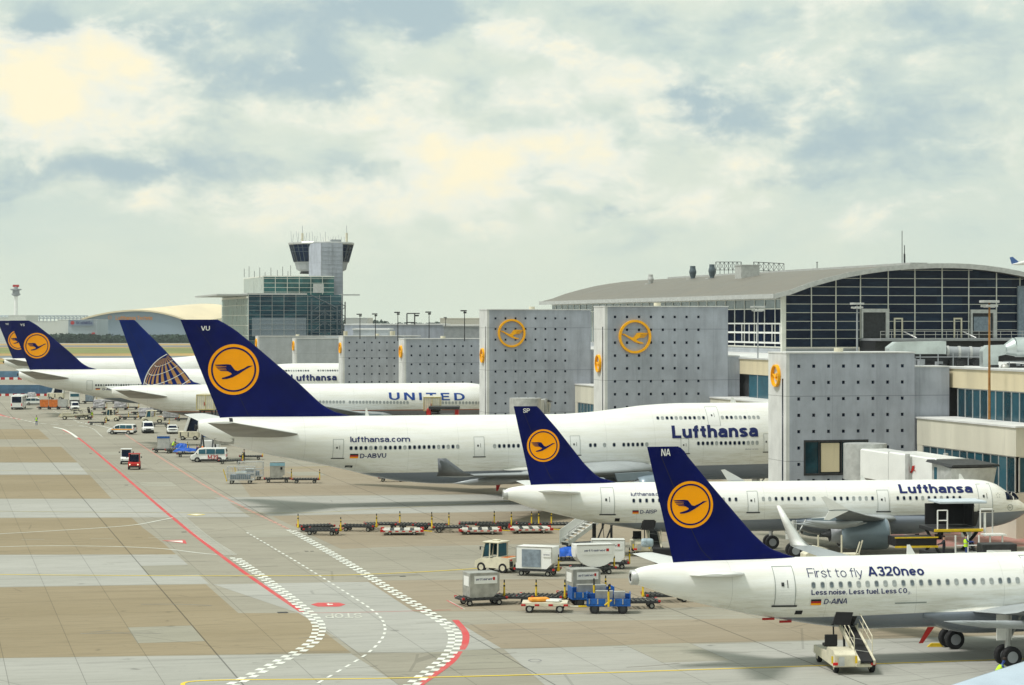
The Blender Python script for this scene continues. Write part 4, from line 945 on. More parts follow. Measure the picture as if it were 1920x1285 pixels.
# the two farther jumbos reuse the same local outlines (a longer body)
def jf(x0,D0,label,tailtxt,text):
    a=jumbo('jumbo_airliner',x0,D0,label,5.6); a.fin(FT,FL,.085,M['navy'])
    u,z=VU.ctr(437.5,693); k=47.5*(VU.D0+VU.s*u)/F
    def f(o): return lambda p,q:(u+k*p,a.fy(u+k*p,z+k*q,o),z+k*q)
    disc=([(math.cos(2*math.pi*i/48),math.sin(2*math.pi*i/48)) for i in range(48)],[tuple(range(48))])
    decal('crane_logo',M['orange'],disc,f(.03),a.finobj,.2,.2); decal('crane_logo_mark',M['navy'],merge2d(ring2d(0,0,.815,.885,48),poly2d([CRANE])),f(.055),a.finobj,.2,.2)
    u0,z0=VU.ctr(376.5,620); u1,_=VU.ctr(393,620); _,z1=VU.ctr(376,611.5)
    decal('fin_lettering',M['white'],fit_text(tailtxt,u0,u1,z0,z1,.02),lambda p,q:(p,a.fy(p,q,.04),q),a.finobj,0,.2)
    sh=lambda s_:(s_[0]+(5.6 if s_[0]>30 else 0),s_[1]+(5.6 if s_[0]>30 else 0),s_[2],s_[3])
    first=None
    if text:
        U0,Z0=VU.uz(1260,822); U1,Z1=VU.uz(1421,819); _,Z2=VU.uz(1260,798)
        decal('lettering',M['navy_text'],fit_text('Lufthansa',U0+5.6,U1+5.6,Z0,Z2,.046,skew=Z1-Z0),a.fmap(.05),a.root,0,.15)
        a.windows([(VW[0][0],VW[0][0]+.508*24,VW[0][2],VW[0][2]),sh(VX[0]),sh(VX[1]),(U0-6,U0+5.4,VX[0][2],VX[0][2])],.508,.28,.38)
        uf,zf=VU.uz(656,851.3); g=.9; d=.35
        fl=decal('national_flag',M['black'],rect2d(uf,zf-d*.33,uf+g,zf),a.fmap(.04),a.root); decal('red_stripe',M['red'],rect2d(uf,zf-d*.66,uf+g,zf-d*.33),a.fmap(.04),fl); decal('gold_band',M['orange'],rect2d(uf,zf-d,uf+g,zf-d*.66),a.fmap(.04),fl)
        decal('registration',M['navy_text'],fit_text('D-ABYS',uf+1.4,uf+4.2,zf-.45,zf,.02),a.fmap(.04),a.root)
        u0,zt=VU.uz(624,823.5); u1,zb=VU.uz(644,859); dd=decal('door',M['white'],rect2d(u0,zb,u1,zt),a.fmap(.02),a.root); t=.06
        decal('door_frame',M['line_grey'],merge2d(rect2d(u0,zb,u0+t,zt),rect2d(u1-t,zb,u1,zt),rect2d(u0,zt-t,u1,zt),rect2d(u0,zb,u1,zb+t)),a.fmap(.04),dd)
    return a
YS=jf(-100.7,490,'far jumbo airliner at the left with YS on its fin and orange trolleys before it','YS',True)
YK=jf(-135.4,640,'farthest jumbo airliner, its YK fin cut by the left frame edge','YK',False)
# ---- the twin jet with the globe fin
L=63.7
top=[(0,8.85),(1,9.15),(4,9.35),(8,9.42),(L-8,9.42),(L-6,9.25),(L-4.5,8.8),(L-3,7.9),(L-2,7.0),(L-1,6.1),(L-.4,5.6),(L,5.1)]
bot=[(0,8.0),(.8,7.6),(3.2,6.9),(6.2,5.85),(10.3,4.75),(14,3.9),(18,3.25),(21,3.05),(L-8,3.05),(L-5,3.3),(L-3,3.7),(L-1.5,4.2),(L-.5,4.7),(L,5.0)]
hw=[(0,.12),(.6,.45),(3,1.2),(7,2.0),(12,2.75),(17,3.05),(21,3.1),(L-8,3.1),(L-5,2.7),(L-3,2.1),(L-1.5,1.4),(L-.5,.75),(L,.05)]
UA=Air('widebody_airliner',-61.7,370,A13,L,top,bot,hw,M['united'],'white twin-engine airliner with a gold globe on its blue fin and blue UNITED lettering'); UA.fuselage()
c=UA.ctr
UA.fin([c(270,732),c(223,600)],[c(385,722),c(368,720),c(357,712),c(350,702),c(307.5,655),c(262,610),c(256,603),c(251,600)],.085,mat('deep_blue_paint',(.003,.016,.14),.40,0,.15,.5,spec=.07),)
# globe: graticule seen from the side, clipped to the fin
cu,cz=c(342,731); gr=(UA.D0+UA.s*cu)/F*72
def globe_pt(lon,lat):
    x=math.cos(lat)*math.sin(lon); y=math.cos(lat)*math.cos(lon); z=math.sin(lat)
    t=R(18); y2=y*math.cos(t)+z*math.sin(t); z2=z*math.cos(t)-y*math.sin(t)
    r=R(28); return (cu+gr*(x*math.cos(r)-z2*math.sin(r)), cz+gr*(x*math.sin(r)+z2*math.cos(r)), y2)
def fin_ok(u,z):
    return z>UA.t(u)-.05 and UA.lin(UA.te,z)+.02<u<UA.lin(UA.le,z)-.12 and z<c(300,640)[1]
def cells(fn, nu, nv):
    vs=[];fs=[]
    for i in range(nu):
        for j in range(nv):
            q=[fn((i+a)/nu,(j+b)/nv) for a,b in ((0,0),(1,0),(1,1),(0,1))]
            if all(p[2]>-.05 and fin_ok(p[0],p[1]) for p in q):
                b=len(vs); vs+=[(p[0],p[1]) for p in q]; fs.append((b,b+1,b+2,b+3))
    return vs,fs
gold=[];lines=[]
for k in range(-9,10):
    l0=R(k*14-3.4); gold.append(cells(lambda a,b:globe_pt(l0+a*R(6.8),R(-60+148*b)),2,70))
for la in (70,55,40,25,10,-5,-20):
    lines.append(cells(lambda a,b:globe_pt(R(-100+200*b),R(la+a*.9)),1,120))
lines.append(cells(lambda a,b:(cu+gr*(1.0+.018*a)*math.cos(R(60+140*b)),cz+gr*(1.+.018*a)*math.sin(R(60+140*b)),1),1,100))
ff=lambda o:(lambda u,z:(u,UA.fy(u,z,o),z))
decal('globe_mark',M['gold'],merge2d(*gold),ff(.03),UA.finobj,0,0); decal('globe_lines',M['white'],merge2d(*lines),ff(.05),UA.finobj,0,0)
UA.text('UNITED',729.5,871.5,750,751,736,M['blue_text'],.028,space=4.2)
UA.windows([wr(UA,600,645,754,754),wr(UA,656,710,754.3,754.5),wr(UA,720,762,754.7,755),wr(UA,830,852,755.5,755.5),wr(UA,862,900,755.5,755.5)],.533,.30,.38)
le=L-20.5
for mir in (True,False):
    s_=-1 if mir else 1
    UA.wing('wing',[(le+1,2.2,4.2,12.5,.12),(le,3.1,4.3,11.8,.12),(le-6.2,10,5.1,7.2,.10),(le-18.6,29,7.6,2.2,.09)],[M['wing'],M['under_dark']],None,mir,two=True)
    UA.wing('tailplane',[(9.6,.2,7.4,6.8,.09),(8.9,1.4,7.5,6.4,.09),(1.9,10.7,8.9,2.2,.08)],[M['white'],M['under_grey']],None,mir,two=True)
    UA.engine(le-6+6.,s_*9.6,2.6,1.7,5.6,wingz=4.8); UA.gear(L-32,s_*5.5,3.6,.62,3,1.2,.45)
UA.gear(L-6,0,3.2,.5,1,.8,.35,True)
UA.door(600,601.5,740,760,False) if False else None
# ---- neighbour parked beyond the lower right corner: its pale wing reaches into the frame
W4=empty('parked_airliner',at(1850,1262,92),0,'pale neighbouring airliner wing cutting off the bottom right corner','airliner')
m=MB(); o4=W4.location.copy(); Q=[at(1745,1297,90),at(1860,1259.5,91.5),at(2100,1182,95),at(2700,1000,104)]; rings=[]
for k,p in enumerate(Q):
    ch=(3.2,3.9,4.8,6.5)[k]; p=p-o4; dv=Vector((.80,-.60,-.05))
    rings.append([p,p+dv*ch*.08+Vector((0,0,.10)),p+dv*ch*.35+Vector((0,0,.16)),p+dv*ch*.7+Vector((0,0,.08)),p+dv*ch,p+dv*ch*.6-Vector((0,0,.25)),p+dv*ch*.2-Vector((0,0,.25))])
m.loft(rings); m.build('wing',mat('pale_blue_wing',(.40,.48,.56),.45,0,.08,.5),W4)
# ================================================================ PIER, HALL, TOWER, FAR AIRFIELD
QV=Vector((CA,SA,0)); PV=Vector((-SA,CA,0))
def PQ(d,t,z=0.): v=QV*d+PV*t; v.z=z; return v
def onq(x,y,d,t):          # pixel -> (u,z) in the vertical plane through (d,t) that runs along q
    o=PQ(d,t); k=(x-CX)/F; u=(k*o.y-o.x)/(CA-k*SA); D=o.y+SA*u; return u,H-(y-Y0)*D/F
def onp(x,y,d):            # pixel -> (t,z) in the vertical plane at distance d that runs along p
    k=(x-CX)/F; # X=d*CA - t*SA ; D=d*SA+t*CA
    t=(d*CA-k*d*SA)/(k*CA+SA); D=d*SA+t*CA; return t,H-(y-Y0)*D/F
WALLCRANE=[(-x,y) for x,y in CRANE]
def ring_logo(name,parent,M0,r,th,label=None):
    mb=MB(); vs=[];fs=[]; n=40
    vs,fs=ring2d(0,0,r*.86,r,n); nv=len(vs)
    mb.add([M0@Vector((p[0],-th,p[1])) for p in vs]+[M0@Vector((p[0],0,p[1])) for p in vs],[f for f in fs]+[(2*i+1,2*((i+1)%n)+1,nv+2*((i+1)%n)+1,nv+2*i+1) for i in range(n)]+[(2*i,nv+2*i,nv+2*((i+1)%n),2*((i+1)%n)) for i in range(n)],0)
    pv,pf=poly2d([WALLCRANE]); k=r*1.12; nv=len(pv); m=nv
    mb.add([M0@Vector((p[0]*k,-th*.7,p[1]*k+.02)) for p in pv]+[M0@Vector((p[0]*k,0,p[1]*k)) for p in pv],pf+[(i,(i+1)%m,m+(i+1)%m,m+i) for i in range(m)],0)
    return mb.build(name,M['logo_yellow'],parent)
small_win=None
def wall_tower(t0,h,W,label,dots=True,ext=None,logo=True,opening=None,th=5.0,biglogo=None,rows=None,faint=True,ncol=8):
    global small_win
    r=empty('pier_end_wall',PQ(80,t0),A13,label,'concrete wall','concrete end walls of the pier stands')
    # broad wall with square recesses
    mb=MB(); m_=M['concrete'] if dots else M['concrete_far']
    xs=[0.0]; zs=[0.0]; hs=.155
    cols=[.95+1.52*i for i in range(ncol)] if dots else []
    rws=[h-1.2-1.57*i for i in range(12) if h-1.2-1.57*i>1.5] if dots else []
    for c_ in cols: xs+=[c_-hs,c_+hs]
    for z_ in sorted(rws): zs+=[z_-hs,z_+hs]
    xs.append(W); zs.append(h)
    if opening: ox0,ox1,oz0,oz1=opening; xs=sorted(set(xs+[ox0,ox1])); zs=sorted(set(zs+[oz0,oz1]))
    def hole(x,z):
        if opening and ox0<x<ox1 and oz0<z<oz1: return 2
        return 1 if any(abs(x-c_)<hs for c_ in cols) and any(abs(z-q)<hs for q in rws) else 0
    dep=.22; holes=[]
    for i in range(len(xs)-1):
        for k in range(len(zs)-1):
            a,b,c_,d_=xs[i],xs[i+1],zs[k],zs[k+1]; hh=hole((a+b)/2,(c_+d_)/2)
            if not hh: mb.add([(a,0,c_),(b,0,c_),(b,0,d_),(a,0,d_)],[(0,1,2,3)])
            elif hh==1 and abs(b-a-2*hs)<.01 and abs(d_-c_-2*hs)<.01:
                mb.add([(a,0,c_),(b,0,c_),(b,0,d_),(a,0,d_),(a,dep,c_),(b,dep,c_),(b,dep,d_),(a,dep,d_)],[(0,1,5,4),(1,2,6,5),(2,3,7,6),(3,0,4,7)]); holes.append(((a+b)/2,(c_+d_)/2))
            elif hh==1: mb.add([(a,0,c_),(b,0,c_),(b,0,d_),(a,0,d_)],[(0,1,2,3)])
    mb.bx((W-.01,.0,0),(W,th,h)); mb.add([(0,0,h),(W,0,h),(W,th,h),(0,th,h)],[(0,1,2,3)]); mb.add([(0,th,0),(W,th,0),(W,th,h),(0,th,h)],[(0,3,2,1)])
    mb.build('wall',m_,r,recalc=False)
    e=MB(); e.bx((-.35,0.004,0),(-.001,th,h+.02)); e.bx((-.40,-.08,h+.02),(W+.05,th+.05,h+.16)); end=e.build('lit_end_panel',M['concrete_pale'],r)  # end face in paler concrete; the sunlight on it is put into the colour
    s_=MB(); s_.bx((-.37,.75,0),(-.352,1.1,h-2.4)); s_.build('slit_window',M['glass'],end)
    if opening:
        f=MB(); f.bx((ox0-.15,-.06,oz1),(ox1+.15,.3,oz1+.2)); f.bx((ox0-.15,-.06,oz0-.2),(ox1+.15,.3,oz0)); f.bx((ox0-.15,-.06,oz0),(ox0,.3,oz1)); f.bx((ox1,-.06,oz0),(ox1+.15,.3,oz1))
        for q in (.22,.58): f.bx((ox0+(ox1-ox0)*q,-.02,oz0),(ox0+(ox1-ox0)*q+.1,.2,oz1))
        fo=f.build('door_frame',M['dark'],r); g=MB(); g.bx((ox0,.21,oz0),(ox1,.25,oz1)); g.build('glass_pane',M['teal_glass'],fo)
        g=MB(); g.bx((ox0+(ox1-ox0)*.26,.05,oz0+.1),(ox0+(ox1-ox0)*.56,.15,oz1-.1)); g.build('blind_panel',M['cream_wall'],fo,.03)
    for i,(x,z) in enumerate(holes):
        if i>=98: break
        if small_win is None:
            w=MB(); w.bx((-hs,0,-hs),(hs,.03,hs)); small_win=w.build('small_window',[M['glass']],r); o=small_win
        else: o=small_win.copy(); col.objects.link(o); o.parent=r
        o.location=(x,dep-.035 if not(faint and z>h-2) else .06,z)
    if ext:
        f=MB(); f.bx((W+.002,.25,0),(ext[0],th,ext[1])); f.bx((W+.002,.2,ext[1]),(ext[0],th,ext[1]+.12),1); f.build('side_wall',[M['concrete'],M['concrete_pale']],r)
    if logo: ring_logo('crane_sign',r,Matrix.Translation((-.36,2.5,h-logo))@Matrix.Rotation(R(-90),4,'Z'),1.08,.30)
    if biglogo: ring_logo('crane_sign',r,Matrix.Translation((biglogo[0],0,biglogo[1])),biglogo[2],.28)
    # roof pot / small items
    c_=MB(); c_.tube((W*.45,2,h+.1),(W*.45,2,h+.55),.45,0,14); c_.build('roof_vent',M['cream'],r)
    return r
T0=217.3; SPN=63.6
u_,z_=onq(1190,631.5,80,T0+SPN); b2=(u_,z_,31.5*(PQ(80,T0+SPN).y+SA*u_)/F)
u_,z_=onq(959,625,80,T0+2*SPN); b3=(u_,z_,26.5*(PQ(80,T0+2*SPN).y+SA*u_)/F)
wall_tower(T0,16.1,12.86,'lower right concrete end wall with garage-like glazed opening behind the SP airliner',ext=(16.6,14.75),logo=2.15,opening=(1.6,7.9,4.6,7.6))
wall_tower(T0+SPN,20.95,15.4,'tall concrete end wall with big yellow crane ring, directly left of the glass hall corner',ext=(17.,14.9),logo=6.9,biglogo=b2,faint=False)
wall_tower(T0+2*SPN,20.85,15.5,'tall concrete end wall with big yellow crane ring, behind the SP fin',ext=(18,14.9),logo=6.7,biglogo=b3,faint=False)
wall_tower(T0+3*SPN,16.1,15.4,'dotted concrete end wall whose face rises above the UNITED lettering',logo=2.15,ncol=9)
wall_tower(T0+4*SPN,16.2,15.4,'dotted concrete end wall right beside the far Lufthansa lettering',logo=2.3,ncol=9)
wall_tower(T0+5*SPN,15.3,24,'plain grey clad end wall left of the dotted ones, above the far jumbo',False,logo=1.6)
wall_tower(T0+6*SPN,15.4,22,'plain grey clad end wall farthest away, behind the VU fin edge',False,logo=1.6)
# low gate blocks beside each wall + long upper block
pane=None
def glazing(parent,org,ax,n,w,z0,z1,mw=.12,limit=100):
    # n panes of width w along axis ax from org in local coordinates; frame proud of the glass
    global pane
    f=MB(); L=n*w
    def P(a,b,c): return (org[0]+a,org[1]+b,c) if ax=='x' else (org[0]+b,org[1]+a,c)
    f.bx(P(0,-.06,z1-.1),P(L,.02,z1)); f.bx(P(0,-.06,z0),P(L,.02,z0+.1))
    for i in range(n+1): f.bx(P(i*w-mw/2,-.07,z0+.1),P(i*w+mw/2,.02,z1-.1))
    fo=f.build('window_frame',M['lgrey'],parent)
    first=None
    for i in range(min(n,limit)):
        if first is None:
            g=MB(); g.bx((0,0,0),(w-mw,.03,z1-z0-.2)) if ax=='x' else g.bx((0,0,0),(.03,w-mw,z1-z0-.2)); first=g.build('window',M['teal_glass'],parent); o=first
        else: o=first.copy(); col.objects.link(o); o.parent=parent
        o.location=P(i*w+mw/2,.0,z0+.1)
def gate_block(t1,label,L=21.9,W=6):
    r=empty('gate_building',PQ(93.1,t1-L),A13,label,'building','cream gate buildings along the pier')
    m=MB(); m.bx((0,0,7.25),(W+4,L-.01,9.8)); m.bx((.05,.05,0),(W+4,L-.02,4.0)); m.bx((1.2,.9,4.0),(W+4,L-.02,7.25),1)
    m.bx((.02,L-1.3,4.0),(1.2,L-.02,7.25)); m.build('wall',[M['pale_panel'],M['dark']],r)
    m=MB(); m.bx((-.12,-.12,9.8),(W+4.1,L-.01,9.95)); m.build('parapet',M['concrete_pale'],r)
    glazing(r,(.12,.35),'y',12,1.68,4.0,7.25); glazing(r,(.35,.12),'x',5,1.68,4.0,7.25)
    return r
gate_block(T0,'cream gate building with dark windows at the right edge, above the SP cockpit')
gate_block(T0+SPN,'cream gate building in the gap between the two crane-ring walls and the glass hall')
gate_block(T0+2*SPN,'cream gate building right of the wall behind the SP fin')
gate_block(T0+3*SPN,'cream gate building whose corner shows beside the UNITED nose')
r=empty('pier_building',PQ(97,150),A13,'long flat-roofed beige pier block joining all the concrete end walls','building')
m=MB(); LT=520
m.bx((0,0,12.75),(17,67.2,14.6)); m.bx((0,67.21,12.75),(17,130,14.6),1); m.bx((0,130.01,12.75),(17,LT,14.6),1); m.bx((.6,0,9.6),(17,LT,12.75),2); m.bx((.02,0,0),(17,LT,9.6),0)
m.build('wall',[M['cream_wall'],M['cream_wall'],M['dark']],r)
m=MB(); m.bx((-.15,-.1,14.6),(17.1,LT,14.78)); m.build('parapet',M['concrete_pale'],r)
m=MB(); m.bx((.3,.2,14.5),(16.9,LT-.2,14.62)); m.build('roof',M['roof'],r)
glazing(r,(.12,.3),'y',39,1.7,9.6,12.75); 
r2=r
m=MB(); m.bx((.12,78,9.6),(.5,128,12.75)); m.build('window',M['teal_glass'],r)
# jet bridge by the nearest end wall
def jetbridge(p0,p1,w,h,label,sign=True):
    d=(p1-p0); L=d.length; rz=math.atan2(d.y,d.x); slope=math.atan2(d.z,math.hypot(d.x,d.y))
    r=empty('jet_bridge',(p0.x,p0.y,0),rz,label,'jet bridge','jet bridges of the pier')
    Lh=math.hypot(d.x,d.y); z0,z1=p0.z,p1.z
    m=MB(); m.tube((0,0,z0-1.6),(0,0,z0+1.7),2.0,0,18); m.tube((0,0,0),(0,0,z0-1.6),.45,1,12); m.build('rotunda',[M['lgrey'],M['grey']],r)
    def tun(a,b,w,h,n):
        t=MB(); za=z0+(z1-z0)*a/Lh; zb=z0+(z1-z0)*b/Lh
        t.loft([[(x,-w/2,z-h/2),(x,-w/2,z+h/2),(x,-w/2+.2,z+h/2+.1),(x,w/2-.2,z+h/2+.1),(x,w/2,z+h/2),(x,w/2,z-h/2)] for x,z in ((a,za),(b,zb))],sm=False)
        k=int((b-a)/1.5)
        for i in range(k+1):
            x=a+(b-a)*i/k; z=za+(zb-za)*i/k; (t.bx((x-.03,-w/2-.015,z-h/2),(x+.03,w/2+.015,z+h/2+.11),1) if i in (0,k) else None)
        return t.build(n,[M['white'],M['lgrey']],r)
    tun(1.6,Lh*.52,w,h,'tunnel'); o=tun(Lh*.46,Lh,w+.4,h+.3,'tunnel')
    m=MB(); zc=z0+(z1-z0)*.7
    m.tube((Lh*.72,-1.9,.6),(Lh*.72,-1.9,zc+1.6),.22,0,10); m.tube((Lh*.72,1.9,.6),(Lh*.72,1.9,zc+1.6),.22,0,10); m.bx((Lh*.72-.4,-2.2,.5),(Lh*.72+.4,2.2,1.1),0)
    m.build('support_leg',M['lgrey'],r)
    for sy in (-1.2,1.2): w_=MB(); w_.wheel((Lh*.72,sy,.5),.5,.4); w_.build('wheel',M['black'],r)
    m=MB(); m.loft([[(Lh-.2,-1.9,z1-1.5),(Lh-.2,-1.9,z1+1.2),(Lh-.2,1.9,z1+1.2),(Lh-.2,1.9,z1-1.5)],[(Lh+3.2,-1.9,z1-1.5),(Lh+3.6,-2.2,z1+.9),(Lh+3.6,2.2,z1+.9),(Lh+3.2,1.9,z1-1.5)]],sm=False)
    cb=m.build('cab',M['lgrey'],r)
    m=MB(); m.loft([[(Lh-.6,-2.3,z1+1.25),(Lh-.6,2.3,z1+1.25),(Lh-.6,2.1,z1+1.45),(Lh-.6,-2.1,z1+1.45)],[(Lh+3.9,-2.4,z1+1.0),(Lh+3.9,2.4,z1+1.0),(Lh+3.9,2.2,z1+1.2),(Lh+3.9,-2.2,z1+1.2)]],sm=False); m.build('canopy',M['dark'],cb)
    m=MB(); m.bx((Lh+.3,-1.98,z1-.2),(Lh+3.1,-1.92,z1+.85)); m.build('cab_window',M['teal_glass'],cb)
    return r
J=jetbridge(at(1622,866,222),at(1786,893,207),2.7,2.5,'white jet bridge leading from the lower right end wall to the SP airliner nose')
jb=at(1712,884,211)
m=MB(); m.prism([(0,0),(.28,.1),(.5,.55),(.9,.6),(.72,.3),(1.1,.1),(.7,.2),(.5,.05),(.3,-.15)],'y',-.01,.01); o=m.build('red_emblem',M['red'],J); o.location=(11.3,-1.62,6.0)
jetbridge(at(985,772,300),at(1000,770,318),2.7,2.6,'grey jet bridge head beside the SP fin tip, docked to the jumbo')
m=MB(); a=at(958,748,322); m.tube(a,at(958,800,322),.12); m.tube(a,at(1018,749,322),.14); m.tube(at(1018,749,322),at(1018,800,322),.12); m.tube(at(958,757,322),at(1018,757,322),.08)
for x in (973,990,1005): m.tube(at(x,745,322),at(x,760,322),.12)
m.box(at(990,752,323),(3.2,.5,.9)); tag(m.build('bridge_gantry',M['dark']),'dark steel gantry frame over the grey jet bridge behind the SP fin tip','gantry')
# ---- glass hall with the curved roof
DH,TH_,TE_=114.,312.,438.5
HALL=empty('terminal_hall',PQ(DH,TH_),A13,'large glass departure hall with a shallow curved metal roof','building')
arch=[onq(x,y,DH,TH_) for x,y in ((1472,544.5),(1505,532),(1540,522),(1578,512.5),(1615,506),(1650,501),(1690,497.5),(1740,495.5),(1775,495.5),(1802,496.5),(1835,499.5),(1865,503.5),(1895,509),(1925,516))]
pk=arch[7][0]+1.2; rt=[(2*pk-u,z) for u,z in arch[:5]][::-1]; arch=arch+[p for p in rt if p[0]>arch[-1][0]+1.5]
WH=arch[-1][0]; zb=15.6; LH=TE_-TH_
def zroof(u): 
    for a,b in zip(arch,arch[1:]):
        if a[0]<=u<=b[0]: return a[1]+(b[1]-a[1])*(u-a[0])/(b[0]-a[0])
    return arch[0][1] if u<0 else arch[-1][1]
m=MB(); ex=[(-2.0,arch[0][1]-.55)]+arch+[(WH+2.6,arch[-1][1]-.75)]
def rr_(y,th0): return [(u,y,z) for u,z in ex]+[(u,y,z-.55) for u,z in ex[::-1]]
m.loft([rr_(-2.2,0),rr_(LH+1,0)],sm=False); m.build('roof',[M['roof']],HALL)
m=MB(); m.loft([[(u,-2.35,z+.06) for u,z in ex]+[(u,-2.35,z-.62) for u,z in ex[::-1]],[(u,-2.15,z+.06) for u,z in ex]+[(u,-2.15,z-.62) for u,z in ex[::-1]]],sm=False); m.build('fascia',M['lgrey'],HALL)
m=MB(); m.bx((-2.3,-2.2,arch[0][1]-1.15),(-1.9,LH+1,arch[0][1]-.52)); m.build('eave_gutter',M['lgrey'],HALL)
# front glazing + grid
m=MB(); fr=[(u,z-.58) for u,z in arch]; m.prism([(0,zb)]+[(0,fr[0][1])]+fr[1:-1]+[(WH,fr[-1][1]),(WH,zb)],'y',0,.15); m.build('front_glazing',pane_mat('hall_glass',3.78,1.19,(.002,.007,.026),(.016,.036,.07),x0=0,z0=15.65),HALL)
vx=[onq(x,560,DH,TH_)[0] for x in (1521,1567,1613,1665,1715,1766,1816,1868,1912)]; st=vx[-1]-vx[-2]; 
while vx[-1]+st<WH: vx.append(vx[-1]+st)
for u in vx:
    m=MB(); m.bx((u-.065,-.12,zb),(u+.065,-.002,zroof(u)-.6)); m.build('mullion',M['mullion'],HALL)
zz=zb+.05; k=0
while zz<27:
    us=[u/4 for u in range(0,int(WH*4)+1) if zroof(u/4)-.65>zz]
    if us: m=MB(); m.bx((min(us),-.10,zz-.035),(max(us),-.004,zz+.035)); m.build('transom',M['mullion'],HALL)
    zz+=1.19
m=MB(); m.bx((-.35,-.3,zb-1),(.25,.3,fr[0][1]+.1)); m.build('corner_post',M['mullion'],HALL)
# portals, doors, deck and railing in the front
ua,_=onq(1613,0,DH,TH_); ub,_=onq(1665,0,DH,TH_); zt=onq(1640,586,DH,TH_)[1]; zl=onq(1640,634,DH,TH_)[1]
def portal(ua,ub,zt,zl,blind):
    m=MB(); m.bx((ua,-.5,zt),(ub,-.13,zt+.5)); m.bx((ub-.5,-.5,zl),(ub,-.13,zt)); m.bx((ua,-.5,zl),(ua+.25,-.13,zt)); o=m.build('portal_frame',M['lgrey'],HALL)
    m=MB(); m.bx((ua+.3,-.2,zl),(ub-.5,-.13,zt)); m.build('portal_door',M['dark'],o)
    if blind: m=MB(); m.bx((ua+.5,-.32,zl+.9),(ub-.8,-.22,zt-.5)); m.build('glass_pane',M['curtain'],o)
portal(ua,ub,zt,zl,False); portal(onq(1818,0,DH,TH_)[0],onq(1866,0,DH,TH_)[0],zt-.1,zl,True)
for x0,x1 in ((1675,1692),(1787,1803)):
    a,b=onq(x0,0,DH,TH_)[0],onq(x1,0,DH,TH_)[0]; z1=onq(x0,599,DH,TH_)[1]
    m=MB(); m.bx((a,-.22,zl),(a+.22,-.13,z1)); m.bx((b-.22,-.22,zl),(b,-.13,z1)); m.bx((a,-.22,z1),(b,-.13,z1+.2)); o=m.build('door',M['cream'],HALL)
    m=MB(); m.tube((b,-.4,z1-1.7),(b+1.2,-2.2,zl),.1); m.build('door_strut',M['lgrey'],o)
a=onq(1906,0,DH,TH_)[0]; m=MB(); m.bx((a,-.6,zb),(WH+4,-.13,24.2)); m.build('annex_panel',M['curtain'],HALL)
m=MB(); a0=onq(1610,0,DH,TH_)[0]; m.bx((a0,-8,zl-.35),(WH+4,-.5,zl-.05)); dk=m.build('deck',M['grey'],HALL)
m=MB()
for i in range(int((WH-a0)/1.6)): m.tube((a0+1.6*i,-7.9,zl-.05),(a0+1.6*i,-7.9,zl+.95),.035)
for q in (.5,.95): m.tube((a0,-7.9,zl+q),(WH+4,-7.9,zl+q),.035)
m.build('railing',M['lgrey'],dk)
m=MB(); m.bx((.0,.02,9),(a0,.3,zb-.12)); m.bx((a0,-6,9),(WH+4,-.3,zl-.4),1); m.bx((0,.3,9),(.2,LH,zb-.12)); m.build('base_wall',[M['concrete_far'],M['dark']],HALL)
# side wall
m=MB(); m.bx((0,.16,zb),(.15,LH,arch[0][1]-.6)); m.build('side_glazing',mat('sky_tinted_glass',(.16,.21,.23),.15,0,.3,.15,spec=.5),HALL)  # pale sky reflection is put into the glass base colour
m=MB(); m.bx((-.02,.16,zb),(-.001,72,20.9)); m.build('dark_glazing',M['matte_glass'],HALL)
y=3.2
while y<LH:
    m=MB(); m.bx((-.12,y-.08,zb),(-.022,y+.08,arch[0][1]-.7)); m.build('mullion',M['mullion'],HALL); y+=4.3
for z in (22.3,20.95,18.9,17.6,16.2,15.65):
    m=MB(); m.bx((-.11,.3,z-.07),(-.023,LH if z>20 else 72,z+.07)); m.build('transom',M['mullion'],HALL)
m=MB()
for i in range(22): m.bx((-.2,1+3.2*i-.08,16.25),(-.113,1+3.2*i+.08,18.85))
m.bx((-.2,.5,18.8),(-.113,70,19.0)); m.bx((-.2,.5,16.1),(-.113,70,16.35)); m.bx((-.2,.5,17.5),(-.113,70,17.75)); m.build('gallery_frame',M['white'],HALL)
# roof furniture
def roof_hit(px,py):
    best=None
    for i in range(600):
        D=300+i*.33; X=(px-CX)*D/F; z=H-(py-Y0)*D/F; d=X*CA+D*SA-DH
        if z<=zroof(d)+.05 or d>pk: best=Vector((X,D,z)); break
    return best or Vector((X,D,z))
for (px,yb,yt,w,lab,mt) in ((1220,530,514,11,'small pale mushroom vent low on the curved hall roof',M['lgrey']),(1299,521,498,13,'left one of the two tall dark exhaust cowls on the hall roof',M['cowl']),(1335,520,495,13,'right one of two dark exhaust cowls on the hall roof, beside the truss frame',M['cowl'])):
    b=roof_hit(px,yb+1); s_=b.y/F; h=(yb-yt)*s_; w_=w*s_/2
    r=empty('roof_vent',(b.x,b.y,b.z-.3),A13,lab,'roof vent','cowls on the hall roof')
    m=MB(); m.lathe([(w_*.65,0),(w_*.65,h*.25),(w_*.8,h*.3),(w_*1.05,h*.6),(w_*1.05,h*.7),(w_*.8,h*.95),(w_*.78,h+.3),(.02,h+.25)],14,0,None,False); m.build('cowl',mt,r)
    m=MB(); m.box((0,0,.1),(w_*3.2,w_*3.2,.25)); m.build('base_plate',M['lgrey'],r)
